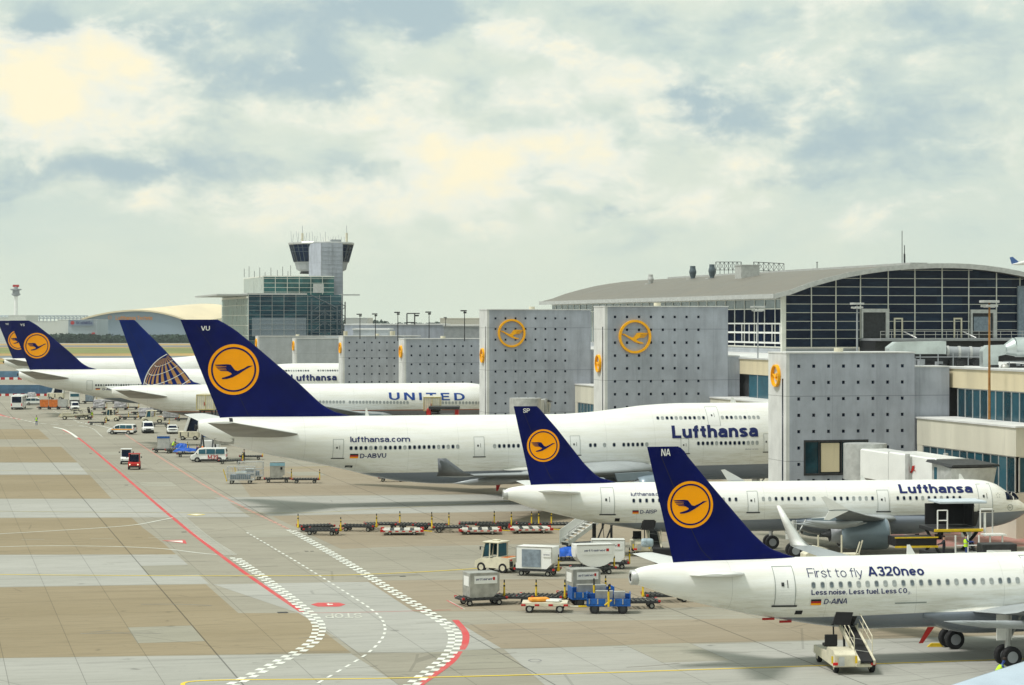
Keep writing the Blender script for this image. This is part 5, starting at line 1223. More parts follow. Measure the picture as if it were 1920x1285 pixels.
for (x0,x1,lab) in ((1342,1390,'left open steel truss frame on the hall roof'),(1413,1470,'right open steel truss frame on the hall roof')):
    a=roof_hit(x0,508); D=a.y; r=empty('truss_frame',(0,0,0),0,lab,'truss','truss frames on the hall roof'); m=MB(); n=6
    P=[(at(x0+(x1-x0)*i/n,506.5-(0 if x0<1400 else -1.5*i/n*2),D),at(x0+(x1-x0)*i/n,491.5+(0 if x0<1400 else 3*i/n),D)) for i in range(n+1)]
    for (p,q) in P: m.tube(p-Vector((0,0,.8)),q,.05)
    for (p,q),(p2,q2) in zip(P,P[1:]):
        for o_ in (Vector((0,0,0)),): m.tube(q+o_,q2+o_,.06); m.tube(p+o_,p2+o_,.05); m.tube(p+o_,q2+o_,.035); m.tube(q+o_,p2+o_,.035)
    m.build('lattice',M['dark'],r)
a=at(1401,506,375); r=empty('roof_plant_room',(a.x,a.y,a.z),A13,'small pale plant box between the two truss frames on the hall roof','plant room'); m=MB(); m.box((0,0,-.7),(3.0,3,2.6)); m.bx((-1.6,-1.6,.6),(1.6,1.6,.75)); m.build('housing',M['lgrey'],r)
a=roof_hit(1694,492); r=empty('antenna_mast',(a.x,a.y,a.z-.5),0,'tall thin antenna mast on top of the hall roof','antenna'); hgt=(492-433)*a.y/F
m=MB(); m.tube((-.2,0,0),(-.2,0,hgt+.5),.05); m.tube((.15,0,0),(.15,0,hgt*.38),.13); m.tube((.15,0,hgt*.38),(.15,0,hgt*.65),.06); m.build('mast',M['dark'],r)
a=at(1532,503,352); m=MB(); m.tube(a,at(1532,492,352),.06); m.tube(at(1530,492,352),at(1534,492,352),.05); tag(m.build('roof_mast',M['dark']),'short thin mast on the hall roof right of the truss frames','antenna')
m=MB(); m.bx((pk-1.3,6,zroof(pk)-.1),(pk+1.3,LH-5,zroof(pk)+.35)); m.build('ridge_skylight',M['lgrey'],HALL)
# ---- ventilation plant on the pier roof (right)
def duct(name,pts,D,depth,m,label,group='duct work on the pier roof'):
    mb=MB(); P=[at(x,y,D) for x,y in pts]; o=P[0].copy()
    mb.prism([(p.x-o.x,p.z-o.z) for p in P],'y',0,depth,0)
    r=mb.build(name,m,None,.12,2); r.location=o; return tag(r,label,'duct',group)
duct('air_duct',[(1667,664),(1667,652),(1681,641.5),(1774,640),(1774,664)],238,2.6,M['silver'],'long silver rectangular duct with a slanted left end on the pier roof')
m=MB(); a=at(1774,660,239.5)
m.tube((0,0,0),at(1850,662,239.5)-a,.55,0,16)
for i in range(4): q=(at(1850,662,239.5)-a)*(i/3.5); m.tube(q,q+Vector((.25,0,0)),.62,1,16)
o=m.build('air_pipe',[M['grey'],M['lgrey']]); o.location=a; tag(o,'dark horizontal pipe between the two silver ducts on the pier roof','duct','duct work on the pier roof')
duct('air_duct',[(1843,692),(1843,657),(1852,648),(1886,647),(1886,665),(1872,668),(1872,692)],232,1.7,M['silver'],'silver elbow duct rising from the parapet beside the rusty lamp pole')
m=MB(); a=at(1884,656,232.8); m.tube((0,0,0),(1.0,0,.25),.5,0,20,.95); m.tube((1.0,0,.25),(9,0,.25),.95,0,20); o=m.build('air_pipe',M['silver']); o.location=a; tag(o,'fat silver pipe at the right frame edge above the beige parapet','duct','duct work on the pier roof')
r=empty('roof_plant',at(1718,689,236),A13,'dark machinery rack under the silver duct on the pier roof','machinery'); 
m=MB(); random.seed(3)
m.bx((0,2.2,-.4),(7.5,3.2,1.2),0)
for i in range(16): x=random.uniform(0,7); m.box((x,random.uniform(0,2),random.uniform(-.3,.5)),(random.uniform(.3,.9),.5,random.uniform(.3,.8)),i%2)
for x in (.5,2.4,4.0,5.6,7.2): m.tube((x,.2,-.4),(x,.2,1.35),.06,1)
m.tube((0,.2,1.0),(7.4,.2,1.0),.05,1); m.build('rack',[M['dark'],M['grey']],r)
r=empty('roof_plant',at(1876,696,228),A13,'dark pumps and rails under the fat silver pipe at the right edge','machinery'); m=MB()
for i in range(8): x=random.uniform(0,3.5); m.box((x,random.uniform(0,2),random.uniform(.1,.6)),(.7,.6,.6),i%2)
m.tube((.2,-.2,.9),(4.5,-.2,.9),.05,1); m.tube((.8,-.2,0),(.8,-.2,.9),.05,1); m.tube((3,-.2,0),(3,-.2,.9),.05,1); m.lathe([(.02,-.3),(.35,-.25),(.4,0),(.35,.4),(.02,.5)],14,2,Matrix.Translation((.3,-.3,.2))); m.build('rack',[M['dark'],M['grey'],M['alu']],r)
# ---- lamp posts
def lamp(px,yb,yt,D,label,m,w=3.0,kind=0,r0=.12):
    b=at(px,yb,D); t=at(px,yt,D); r=empty('lamp_post',b,A13,label,'lamp post','floodlight masts along the pier'); h=t.z-b.z
    p=MB(); p.tube((0,0,0),(0,0,h),r0,0,10,r0*.7); p.build('pole',m,r)
    if kind==0:
        q=MB(); q.bx((-w/2,-.5,h-.1),(w/2,.5,h+.12)); q.bx((-w*.35,-.7,h-.5),(w*.35,.7,h-.3)); q.tube((-w*.35,0,h-.5),(w*.35,0,h-.5),.06); q.build('floodlight',M['lgrey'],r,.04)
    else:
        q=MB(); q.bx((-w*.65,-.3,h-.06),(w*.35,.3,h+.16)); q.bx((-w*.15,-.3,h-.4),(w*.3,.3,h-.12)); q.build('floodlight',M['dark'],r,.03)
lamp(1855,787,566,222,'rusty brown floodlight mast at the right edge before the silver ducts',M['rust'],1.6,0,.13)
lamp(1607,672,570,262,'grey floodlight mast before the glass hall front',M['grey'],1.3)
lamp(1421,752,576,290,'slim grey floodlight mast between the crane-ring wall and the hall corner',M['grey'],1.6,0,.1)
for px,yb,yt,D,lab in ((675,636,590,470,'leftmost floodlight mast of the row right of the control tower'),(704,636,589.5,465,'second floodlight mast right of the control tower'),(746,640,586.5,440,'floodlight mast just left of the square steel gantry'),(804.5,640,586,430,'floodlight mast just right of the square steel gantry'),(835.5,612,596,600,'smallest floodlight mast, on the far roof right of the gantry'),(871,640,583.5,410,'floodlight mast next to the tall crane-ring wall')):
    lamp(px,yb,yt,D,lab,M['dark'],1.0 if D<590 else .7,1,.09)
r=empty('signal_gantry',at(763,609,470),0,'square dark steel gantry standing among the floodlight masts','gantry'); m=MB(); s_=470/F
for a,b in (((0,0),(0,21)),((14.5,0),(14.5,21)),((0,21),(24,21)),((0,4),(14.5,4))): m.tube((a[0]*s_,0,a[1]*s_),(b[0]*s_,0,b[1]*s_),.12)
m.box((19*s_,0,17*s_),(.7,.3,.3)); m.build('frame',M['dark'],r)
# ---- buildings right of the control tower
def block(name,x0,x1,yt,D,depth,m,label,cat='building',yb=None,rz=0,trim=True,group=None):
    a=at(x0,yt,D); b=at(x1,yt,D); r=empty(name,(a.x,a.y,0),rz,label,cat,group); mb=MB(); mb.bx((0,0,0 if yb is None else at(0,yb,D).z),(b.x-a.x,depth,a.z)); mb.build('wall',m,r)
    if trim: mb=MB(); mb.bx((-.2,-.2,a.z),(b.x-a.x+.2,depth+.2,a.z+.35)); mb.build('roof_edge',M['concrete_pale'],r)
    return r
block('terminal_wing',646,832,610,640,60,M['concrete'],'long low grey terminal wing right of the control tower')
block('terminal_wing',832,1000,612,610,50,M['grey'],'darker grey terminal wing behind the small far mast')
block('plant_building',662,728,619,560,20,M['concrete_far'],'pale grey plant block in front of the low terminal wing')
for x,w,lab in ((648,4,'cream round roof tank at the left of the low plant block'),(736,5,'cream round roof tank at the right of the low plant block')):
    a=at(x,632,500); m=MB(); m.tube((0,0,0),(0,0,1.2),w*500/F,0,18); o=m.build('roof_tank',M['cream']); o.location=a; tag(o,lab,'roof tank','cream roof tanks')
block('far_hall',646,688,597,1900,80,M['lgrey'],'pale far hall peeking out right of the control tower'); block('far_hall',825,950,597.5,1800,80,M['lgrey'],'pale far hall behind the tall crane-ring wall')
# ---- control tower complex
DT=700.; dT=DT*(467+130)/4630.*1.0; dT=(466-CX)*DT/F*CA+DT*SA; tT=DT*CA-(466-CX)*DT/F*SA
TW=empty('control_tower',PQ(dT,tT),A13,'glass office block carrying the dark-windowed airport control tower','control tower')
def tz(y,D=700.): return H-(y-Y0)*D/F
z1=tz(553); z2=tz(520,720); W1=27.6
m=MB(); m.bx((0,0,0),(W1,66,z1)); m.build('glass_block',pane_mat('tower_block_glass',3.45,2.7,(.004,.03,.055),(.07,.20,.23),spec=.3),TW)
m=MB(); m.bx((6.2,14,z1),(W1-.1,60,z2)); ub=m.build('upper_block',mat('green_glass',(.03,.13,.13),.15,0,.6,.25,spec=.4),TW)
m=MB(); m.bx((-9.0,2,z1-.2),(0,62,z1+.25)); m.bx((W1,4,z1-.1),(W1+6,6,z1+.3)); m.bx((-.4,-.6,z1),(W1*.62,66,z1+.5)); m.build('canopy',M['lgrey'],TW)
m=MB(); x=0
for i,xx in enumerate([0,3.4,6.9,10.4,13.9,17.4,20.9,24.2,27.4]): m.bx((xx-.045,-.14,2),(xx+.045,-.002,z1))
z=4.
while z<z1: m.bx((0,-.12,z-.03),(W1,-.004,z+.03)); z+=1.35 if z>17 else 1.6
m.build('front_mullions',M['lgrey'],TW)
m=MB(); y=0
while y<66: m.bx((-.12,y-.07,2),(-.002,y+.07,z1)); y+=2.9
for z in (12,15,18,21,24): m.bx((-.12,0,z-.1),(-.003,66,z+.1))
m.bx((-.3,0,z1-1),(-.003,66,z1-.4)); m.build('side_fins',M['mullion'],TW)
m=MB(); m.bx((-.02,.0,2),(-.0015,66,z1)); m.build('side_glazing',mat('pale_teal_glass',(.22,.34,.33),.3,0,.3,.1),TW)
m=MB(); m.bx((6.18,14,z1+.3),(6.198,60,z2)); m.build('upper_side_glazing',mat('pale_grey_glass',(.36,.46,.46),.3,0,.2,.1),TW)
m=MB()
for xx in (6.3,9.8,13.4,17,20.5,24.): m.bx((xx-.07,13.86,z1+.3),(xx+.07,13.99,z2))
z=z1+1
while z<z2: m.bx((6.2,13.87,z-.06),(W1-.1,13.99,z+.06)); z+=1.35
m.bx((6.1,13.8,z2),(W1,60,z2+.35)); y=15
while y<60: m.bx((6.0,y-.35,z1+.3),(6.19,y+.35,z2)); y+=2.7
m.build('block_mullions',M['mullion'],ub)
m=MB(); m.bx((1.,-.02,tz(631)),(17,-.003,tz(596))); m.build('painted_reflection',M['curtain'],TW)  # matte grey sheet on the glazing; the reflection is put into its colour
m=MB(); m.bx((18.,-2.4,0),(18.4,-2.0,z1-1)); m.bx((25.6,-2.4,0),(26,-2,z1-3)); m.bx((22,-2.4,0),(22.3,-2,z1-4))
m.path([(17.8,-2.2,z1),(25.8,-2.2,z1-3.8),(25.8,-2.2,0)],.2,0)
for z in range(4,24,3): m.tube((18,-2.2,z),(26,-2.2,z+.1),.14); m.tube((18.2,-2.2,z),(22.1,-2.2,z+3),.10); m.tube((26,-2.2,z),(22.1,-2.2,z+3),.10); m.tube((26.5,-.5,z),(28.6,-.5,z+1.5),.12); m.tube((28.6,-.5,z+1.5),(26.5,-.5,z+3),.12)
m.build('stair_frame',M['cowl'],TW)
m=MB(); m.bx((W1+.6,-1,0),(W1+.9,-.7,z1-2)); m.build('mast',M['dark'],TW)
# shaft
a,_=onq(602,0,dT,tT+22); b,_=onq(643,0,dT,tT+22); zs=tz(455,722)
m=MB(); m.add([(a,22,0),(b,22,0),(b+1.2,32,0),(a-1.5,34,0),(a-2.8,28,0),(a,22,zs),(b,22,zs),(b+1.2,32,zs),(a-1.5,34,zs),(a-2.8,28,zs)],[(0,1,6,5),(1,2,7,6),(2,3,8,7),(3,4,9,8),(4,0,5,9),(5,6,7,8,9)])
sf=m.build('shaft',M['concrete'],TW)
m=MB(); 
for xx in (a+.1,(a+b)/2,b-.1): m.bx((xx-.05,21.9,15),(xx+.05,21.99,zs))
z=30
while z<zs: m.bx((a,21.92,z-.03),(b,21.99,z+.03)); z+=1.3
m.build('panel_joints',M['grey'],sf)
cx_=onq(602.5,0,dT,tT+36)[0]; Dc=tT*1+0
MC=Matrix.Translation((cx_,36,0)); zc=lambda y:tz(y,736)
kk=736/F
m=MB(); m.lathe([(62*kk,zc(454)),(63*kk,zc(455.5)),(62.5*kk,zc(458.5)),(60*kk,zc(458.5))],16,0,MC,False); m.lathe([(.1,zc(454)),(62*kk,zc(454))],16,0,MC,False); m.build('cab_roof',M['lgrey'],TW)
m=MB(); m.lathe([(61*kk,zc(458.5)),(52*kk,zc(491))],16,0,MC,False); m.build('cab_glazing',M['glass'],TW)
m=MB(); m.lathe([(53*kk,zc(491)),(50.5*kk,zc(493)),(47.5*kk,zc(505)),(44*kk,zc(507)),(40*kk,zc(509)),(.1,zc(509))],16,0,MC,False); m.build('cab_gallery',M['grey'],TW)
m=MB(); m.lathe([(40*kk,zc(505)),(39*kk,zc(510)),(41*kk,zc(511)),(41*kk,zc(513)),(.1,zc(513))],16,0,MC,False); m.build('lower_ring',M['dark'],TW)
m=MB()
for i in range(16):
    for q in (0,.5):
        an=2*math.pi*(i+q)/16; c1=61.4*kk*(1 if q==0 else math.cos(math.pi/16)); c2=52.4*kk*(1 if q==0 else math.cos(math.pi/16)); m.tube((cx_+c1*math.cos(an),36+c1*math.sin(an),zc(458.5)),(cx_+c2*math.cos(an),36+c2*math.sin(an),zc(491)),.09,0,5)
for yy in (465,472):
    rr=(60-(yy-458.5)/32.5*8+.5)*kk; P=[(cx_+rr*math.cos(2*math.pi*i/16),36+rr*math.sin(2*math.pi*i/16),zc(yy)) for i in range(17)]; m.path(P,.07,0,5)
m.build('cab_mullions',M['cowl'],TW)
m=MB(); random.seed(5)
for x in range(548,652,5):
    h=random.choice([3,5,8,12,14]); p=onq(x,452,dT,tT+30); m.tube((p[0],30+random.uniform(0,6),zc(454)),(p[0],33,zc(454-h-6)),.05)
for x,h,w in ((567,17,.35),(650,18,.35)):
    p=onq(x,452,dT,tT+30); m.tube((p[0],30,zc(456)),(p[0],30,zc(455-h)),w,1,8); m.tube((p[0],30,zc(455-h)),(p[0],30,zc(455-h-14)),.07)
m.box((cx_+4,33,zc(452)),(3,3,1),0); m.build('antennas',[M['grey'],M['cream']],TW)
m=MB()
for x in (458,467,477,487,497,508,520,530,540,545): p=onq(x,520,dT,tT+20); m.tube((p[0],20,z2),(p[0],20,z2+1.5+(x%7)*.35),.07)
m.build('roof_rods',M['dark'],TW)
m=MB(); m.bx((19,-.9,tz(549)),(22,-.02,tz(532))); m.build('oriel',M['lgrey'],TW); 
# ---- radar tower, far hangars
r=empty('radar_tower',at(30,632,2300)*1.0,0,'slender pale radar tower on the horizon at the far left','radar tower'); r.location.z=0; k=2300/F
def rz_(y): return H-(y-Y0)*k
m=MB(); m.lathe([(7.5*k,0),(4.2*k,rz_(600)),(3.3*k,rz_(556))],16); m.build('shaft',M['white'],r)
m=MB(); m.lathe([(3.3*k,rz_(556)),(8.5*k,rz_(553)),(8.5*k,rz_(551)),(6.5*k,rz_(550.5)),(6.5*k,rz_(545)),(10.5*k,rz_(544)),(10.5*k,rz_(542)),(4*k,rz_(541.5)),(3.5*k,rz_(538)),(.1,rz_(538))],16,0,None,False); m.build('platform',M['grey'],r)
m=MB(); m.box((0,0,rz_(536.3)),(11*k,3,2.2)); m.build('radar_antenna',M['red'],r)
def bld(x0,x1,yt,D,m,lab,depth=60,group='far buildings of the airfield'):
    return block('hangar_building',x0,x1,yt,D,depth,m,lab,'building',None,0,True,group)
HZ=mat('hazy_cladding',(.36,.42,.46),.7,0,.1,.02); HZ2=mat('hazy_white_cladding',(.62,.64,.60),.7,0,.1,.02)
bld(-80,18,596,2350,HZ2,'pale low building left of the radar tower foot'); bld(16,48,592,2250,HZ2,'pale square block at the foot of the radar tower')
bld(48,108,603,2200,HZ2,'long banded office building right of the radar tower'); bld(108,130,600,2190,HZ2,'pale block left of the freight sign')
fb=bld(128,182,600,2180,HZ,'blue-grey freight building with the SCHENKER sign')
kk2=2180/F
m=MB(); a=at(130,611,2179); m.bx((0,-.3,0),(45*kk2,0,11*kk2)); sg=m.build('sign_board',mat('sign_blue_grey',(.20,.25,.32),.6,0,0),fb); sg.location=(a.x-fb.location.x,a.y-fb.location.y,a.z)
m=MB(); m.lathe([(.1,0),(3.6*kk2,0)],20,0,Matrix.Translation((6*kk2,-.35,5.5*kk2))@Matrix.Rotation(R(90),4,'X')); m.build('sign_emblem',M['red'],sg)
decal('sign_lettering',M['navy_text'],fit_text('SCHENKER',13*kk2,43*kk2,2.6*kk2,8*kk2,.04),lambda a,b:(a,-.35,b),sg,0,0)
m=MB()
for x in range(-10,160,7):
    a=at(x,597,2400); b=at(x+7,597,2400); m.tube(a-Vector((0,0,8)),a+Vector((0,0,3 if x%28 else 7)),.5); m.tube(a,b,.5); m.tube(a+Vector((0,0,2.5)),b+Vector((0,0,2.5)),.5); m.tube(a,b+Vector((0,0,2.5)),.35)
tag(m.build('steel_roof_frame',HZ),'blue-grey lattice of roof steel along the far left skyline','roof structure')
DHG=2300; kh=DHG/F; HG=empty('arched_hangar',at(165,634,DHG),0,'wide hangar with a sunlit golden arched roof and orange sign on the horizon','hangar'); HG.location.z=0
def ap(x0,xp,x1,y0,yp,y1,n=16):
    out=[]
    for i in range(n+1):
        t=i/n; x=x0+(x1-x0)*t; s_=(x-xp)/((xp-x0) if x<xp else (x1-xp)); yy=(y0 if x<xp else y1); out.append(((x-165)*kh,H-(yp+(yy-yp)*s_*s_-Y0)*kh))
    return out
fa=ap(158,258,352,597,582.5,603)
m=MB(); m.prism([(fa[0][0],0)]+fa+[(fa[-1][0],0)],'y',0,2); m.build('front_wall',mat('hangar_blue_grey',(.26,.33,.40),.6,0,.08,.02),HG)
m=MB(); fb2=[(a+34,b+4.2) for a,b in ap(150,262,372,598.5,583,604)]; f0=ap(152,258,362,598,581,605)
m.loft([[(a,-3,b) for a,b in f0]+[(a,-3,b-1.5) for a,b in f0[::-1]],[(a+46,95,b+3.6+i*.35) for i,(a,b) in enumerate(f0)]+[(a+46,95,b+1) for i,(a,b) in enumerate(f0[::-1])]],sm=False); m.build('roof',mat('sunlit_gold_roof',(.78,.67,.46),.5,0,.1,.03),HG)  # sun highlight on the roof is put into its gold colour
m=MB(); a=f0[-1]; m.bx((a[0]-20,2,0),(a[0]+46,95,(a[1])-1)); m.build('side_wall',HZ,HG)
u0=(217-165)*kh; u1=(286-165)*kh; zz0=H-(600-Y0)*kh; zz1=H-(592.5-Y0)*kh
OT=mat('orange_lettering',(.75,.28,.04),.6,0,0)
decal('sign_lettering',OT,fit_text('Lufthansa Technik',u0,u1,zz0,zz1,.03),lambda a,b:(a,-.4,b),HG,0,0)
decal('sign_emblem',OT,([((206-165)*kh+3.4*kh*p[0],H-(595.5-Y0)*kh+3.4*kh*p[1]) for p in ring2d(0,0,.75,1,20)[0]],ring2d(0,0,.75,1,20)[1]),lambda a,b:(a,-.4,b),HG,0,0)
block('far_shed',352,425,604,2350,60,HZ,'blue-grey shed right of the arched hangar')
# distant airliners
def mini(px,py,D,L,label,m,m2,rz):
    g=at(px,py,D); r=empty('distant_airliner',(g.x,g.y,0),rz,label,'airliner','small airliners far across the airfield'); q=.055*L
    mb=MB(); rg=[]
    for t,w in ((0,.1),(.1,.45),(.28,.9),(.4,1),(.85,1),(.94,.75),(.985,.4),(1,.05)): rg.append([(t*L-L/2,q*w*math.cos(a),q*1.9+(.5*q*(1-w) if t<.3 else 0)+q*w*math.sin(a)) for a in [2*math.pi*i/14 for i in range(14)]])
    mb.loft(rg); mb.build('fuselage',m,r)
    mb=MB(); mb.prism([(-L/2+.01*L,q*2.5),(-L/2-.01*L,q*5.6),(-L/2+.07*L,q*5.6),(-L/2+.2*L,q*2.8)],'y',-.15,.15); mb.build('tail_fin',m2,r)
    for s_ in (-1,1):
        mb=MB(); mb.add([(L*.12,s_*q*.8,q*1.4),(-L*.04,s_*q*.8,q*1.4),(-L*.14,s_*L*.46,q*2.2),(-L*.10,s_*L*.46,q*2.2),(L*.12,s_*q*.8,q*1.6),(-L*.04,s_*q*.8,q*1.55),(-L*.14,s_*L*.46,q*2.3),(-L*.10,s_*L*.46,q*2.3)],[(0,1,2,3),(4,7,6,5),(0,3,7,4),(1,5,6,2),(3,2,6,7)]); mb.build('wing',m,r)
        mb=MB(); mb.tube((L*.10,s_*L*.17,q*.8),(-L*.0,s_*L*.17,q*.8),q*.45,0,12); mb.build('engine',m,r)
    return r
mini(217,640,2150,34,'small white airliner taxiing in front of the arched hangar',M['white'],M['white'],R(175))
mini(148,640,2180,30,'small white airliner with a red tail across the airfield',M['white'],M['red'],R(170))
mini(106,638,2180,26,'small white airliner seen between the YS fin and the red-tailed one',M['white'],M['white'],R(200))
fl=mini(1950,495,900,38,'airliner in flight at the right frame edge, only its tail in view',M['white'],M['blue'],R(12)); g=at(1934,482,2200); fl.location=(g.x,g.y,g.z-8); fl.rotation_euler=(0,R(-12),R(12)); fl['group']='small airliners far across the airfield'
m=MB(); g=at(1877,475,1500); m.box((0,0,0),(1.2,.5,.4)); m.box((-.4,0,.3),(.3,.15,.5))
# ---- far trees: one low wood on the horizon, and scrub under the far hangars
def wood(name,x0,x1,yt,D,label,m,n=900,depth=60,hbase=0):
    random.seed(hash(name+str(x0))%1000 if False else int(x0)+11); mb=MB(); a=at(x0,yt,D); b=at(x1,yt,D); ht=a.z
    k=int((b.x-a.x)/ (ht*.35))
    for i in range(n):
        x=random.uniform(a.x,b.x); y=D+random.uniform(0,depth); hmax=ht*(.82+.18*math.sin(x*.045)*math.sin(x*.013+1)+random.uniform(-.05,.12)); s_=ht*random.uniform(.10,.22)
        z=random.uniform(.1,1)**.6*hmax-s_*.5; u=[Vector((random.gauss(0,1),random.gauss(0,1),random.gauss(0,1))).normalized()*s_*random.uniform(.7,1.2) for _ in range(6)]
        c=Vector((x,y,z)); mb.add([c+w for w in u],[(0,1,2),(0,2,3),(0,3,4),(1,4,5),(2,3,5),(0,4,1)])
    mb.bx((a.x,D+depth*.4,0),(b.x,D+depth*.6,ht*.7))
    return tag(mb.build(name,m),label,'trees',None,'stuff')
FT_=mat('far_foliage',(.045,.075,.05),.9,0,.5,.02)
wood('far_wood',560,1060,600.5,2620,'far wooded ridge along the horizon right of the control tower',FT_,4200,90)
wood('far_wood',-200,560,602,2700,'far wood behind the hangars',FT_,1600,90)
wood('scrub_belt',86,470,626,2120,'dark belt of trees at the foot of the far hangars',FT_,2200,25)
# ---- blast fence
r=empty('blast_fence',G(-60,742.5),0,'long blue louvred blast fence behind the far jumbo tails','fence'); L_=24
m=MB(); BL=mat('blue_louvre',(.13,.24,.36),.5,.2,.2,.5)
for i in range(8): m.box((L_/2,-.3+.25*i*.5,.4+i*.33),(L_,.25,.05),0,0,0,R(-50))
for i in range(13): m.box((i*2,.6,1.4),(.15,.15,2.8),0,0,0,R(-25))
m.bx((0,1.3,0),(L_,1.4,2.75)); m.build('louvres',BL,r)
m=MB()
for i in range(24): m.bx((i*1.0,-1.9,0),(i*1.0+.98,-1.5,.6),i%2)
m.build('barrier_row',[M['red'],M['white']],r)
r=empty('blast_fence',G(-60,712),0,'farther blue blast fence at the left frame edge under the YK tail','fence'); m=MB(); m.bx((0,0,0),(19,.3,2.8)); m.build('louvres',BL,r)
m=MB()
for i in range(16): m.bx((i*1.4,-1.9,0),(i*1.4+1.38,-1.5,.8),i%2)
m.build('barrier_row',[M['red'],M['white']],r)
# ================================================================ GROUND EQUIPMENT, VEHICLES, PEOPLE
def wheels4(root,xs,y,r,w,m2='alu',n=14):
    first=None
    for x in xs:
        for s_ in (-1,1):
            if first is None: g=MB(); g.wheel((0,0,0),r,w,0,1,n); first=g.build('wheel',[M['black'],M[m2]],root,.01); o=first
            else: o=first.copy(); col.objects.link(o); o.parent=root
            o.location=(x,s_*y,r)
# ---- dollies
def make_dolly(L=3.1,W=1.65,bar=True):
    r=empty('cargo_dolly',(0,0,0),0,'x','dolly','cargo dollies waiting on the apron')
    f=MB(); z=.48
    for y in (-W/2,W/2): f.bx((-L/2,y-.06,z-.09),(L/2,y+.06,z+.07))
    for x in (-L/2,L/2,0): f.bx((x-.06,-W/2,z-.09),(x+.06,W/2,z+.05))
    for x in (-L/2,L/2):
        for y in (-W/2,W/2): f.box((x,y,z+.06),(.15,.15,.14),1); f.box((x,y*.86,z+.02),(.12,.10,.12),2)
    f.bx((-L*.32,-W*.42,.22),(-L*.28,W*.42,.34)); f.bx((L*.28,-W*.42,.22),(L*.32,W*.42,.34))
    f.build('frame',[M['dark'],M['red'],M['white']],r)
    d=MB()
    for i in range(9): x=-L/2+.25+(L-.5)*i/8; d.tube((x,-W/2+.08,z+.09),(x,W/2-.08,z+.09),.055,0,6)
    for y in (-.5,0,.5): d.bx((-L/2+.1,y-.03,z+.02),(L/2-.1,y+.03,z+.06),1)
    d.build('roller_deck',[M['dark'],M['alu']],r)
    wheels4(r,(-L*.34,L*.34),W*.40,.21,.14)
    if bar:
        t=MB(); x=L/2+.12; t.tube((x,-.16,z-.12),(x,0,z+.5),.06,0); t.tube((x,.16,z-.12),(x,0,z+.5),.06,0); t.tube((x,0,z+.45),(x,0,z+.68),.065,0,8); t.tube((x,0,z+.68),(x,0,z+.8),.068,1,8); t.tube((x,0,z+.8),(x,0,z+.95),.045,0,8); t.tube((x,0,z+.95),(x,0,z+1.15),.045,1,8); t.box((x,0,z),(.1,.5,.14),0)
        t.build('tow_bar',[M['yellow'],M['black']],r)
    return r
def make_flat():
    r=empty('pallet_trailer',(0,0,0),0,'x','trailer','low white pallet trailers in the dolly row'); L=3.6; W=2.6; z=.42
    f=MB(); f.bx((-L/2,-W/2,z-.12),(L/2,W/2,z)); 
    for i in range(4): x=-L/2+.45+i*.9; f.bx((x-.26,-W/2+.1,z),(x+.26,W/2-.1,z+.09),0)
    for i in range(12):
        x=-L/2+.15+i*(L-.3)/11; f.bx((x-.14,-W/2-.03,z-.11),(x+.14,-W/2-.001,z-.0),1+i%2); 
    for x in (-L/2,L/2):
        for y in (-W/2,W/2): f.box((x,y,z),(.3,.3,.22),1)
    f.build('deck',[M['trailer_white'],M['red'],M['trailer_white']],r,.01)
    g=MB(); 
    for i in range(3): x=-L/2+.9+i*.9; g.bx((x-.16,-W/2+.2,z+.01),(x+.16,W/2-.2,z+.06))
    g.build('roller_deck',M['dark'],r)
    wheels4(r,(-1.1,1.1),1.05,.18,.2)
    t=MB(); t.tube((L/2,0,z-.1),(L/2+.9,0,.25),.05,0); t.build('tow_bar',M['yellow'],r)
    return r
P_D=make_dolly(); P_F=make_flat(); uD=uF=0
def dolly(x,y,rz,label,group='cargo dollies waiting on the apron'):
    global uD; o=place(P_D,uD,G(x,y),R(rz),label,None,group); uD=1; return o
def flat(x,y,rz,label):
    global uF; o=place(P_F,uF,G(x,y),R(rz),label); uF=1; return o
DR='in the dolly row under the jumbo belly'
for x,y,rz,lab in ((592,996,200,'leftmost dolly of the row, its bar hidden behind the next one'),(606,1003,-15,'second dolly from the left, its yellow bar standing up in front'),(673,996,-12,'single dolly with upright bar left of the first white pallet trailer'),
  (716,992,8,'dolly with slanting bar directly behind the first white pallet trailer'),(776,993,-8,'dolly just right behind the first white pallet trailer'),(808,994,-6,'dolly in mid row whose bar stands between two others'),(844,998,186,'dolly in front in mid row, turned with its bar to the left'),
  (893,991,0,'dolly behind the second white pallet trailer'),(925,993,-4,'dolly between the second and third white pallet trailers'),(963,992,-6,'dolly left behind the third white pallet trailer'),(1000,992,0,'dolly right behind the third white pallet trailer'),(1044,992,182,'last dolly of the row, beside the passenger stairs')):
    dolly(x,y,rz,lab)
for x,y,rz,lab in ((754,1002,2,'first low white pallet trailer from the left in the dolly row'),(900,1001,2,'middle low white pallet trailer of the dolly row'),(995,999,4,'last low white pallet trailer of the dolly row')): flat(x,y,rz,lab)
dolly(573,906,2,'empty dolly right of the light container cart under the jumbo tail'); dolly(735,903,0,'dark dolly in the shade right under the jumbo belly')
dolly(960,1131,-10,'empty dolly between the two grey baggage containers, left one'); dolly(1014,1131,-12,'empty dolly between the two grey baggage containers, right one')
dolly(1190,1140,185,'dolly behind the blue baggage cart, half hidden'); dolly(1250,1128,190,'dolly under the nearest airliner tail with striped boards')
dolly(158,787,4,'far dolly behind the cream belt loader'); dolly(225,787,4,'far empty dolly right of the worker at the trolleys'); dolly(243,787,4,'far empty dolly behind the silver minivan'); dolly(470,862,8,'empty dolly right of the M39 van')
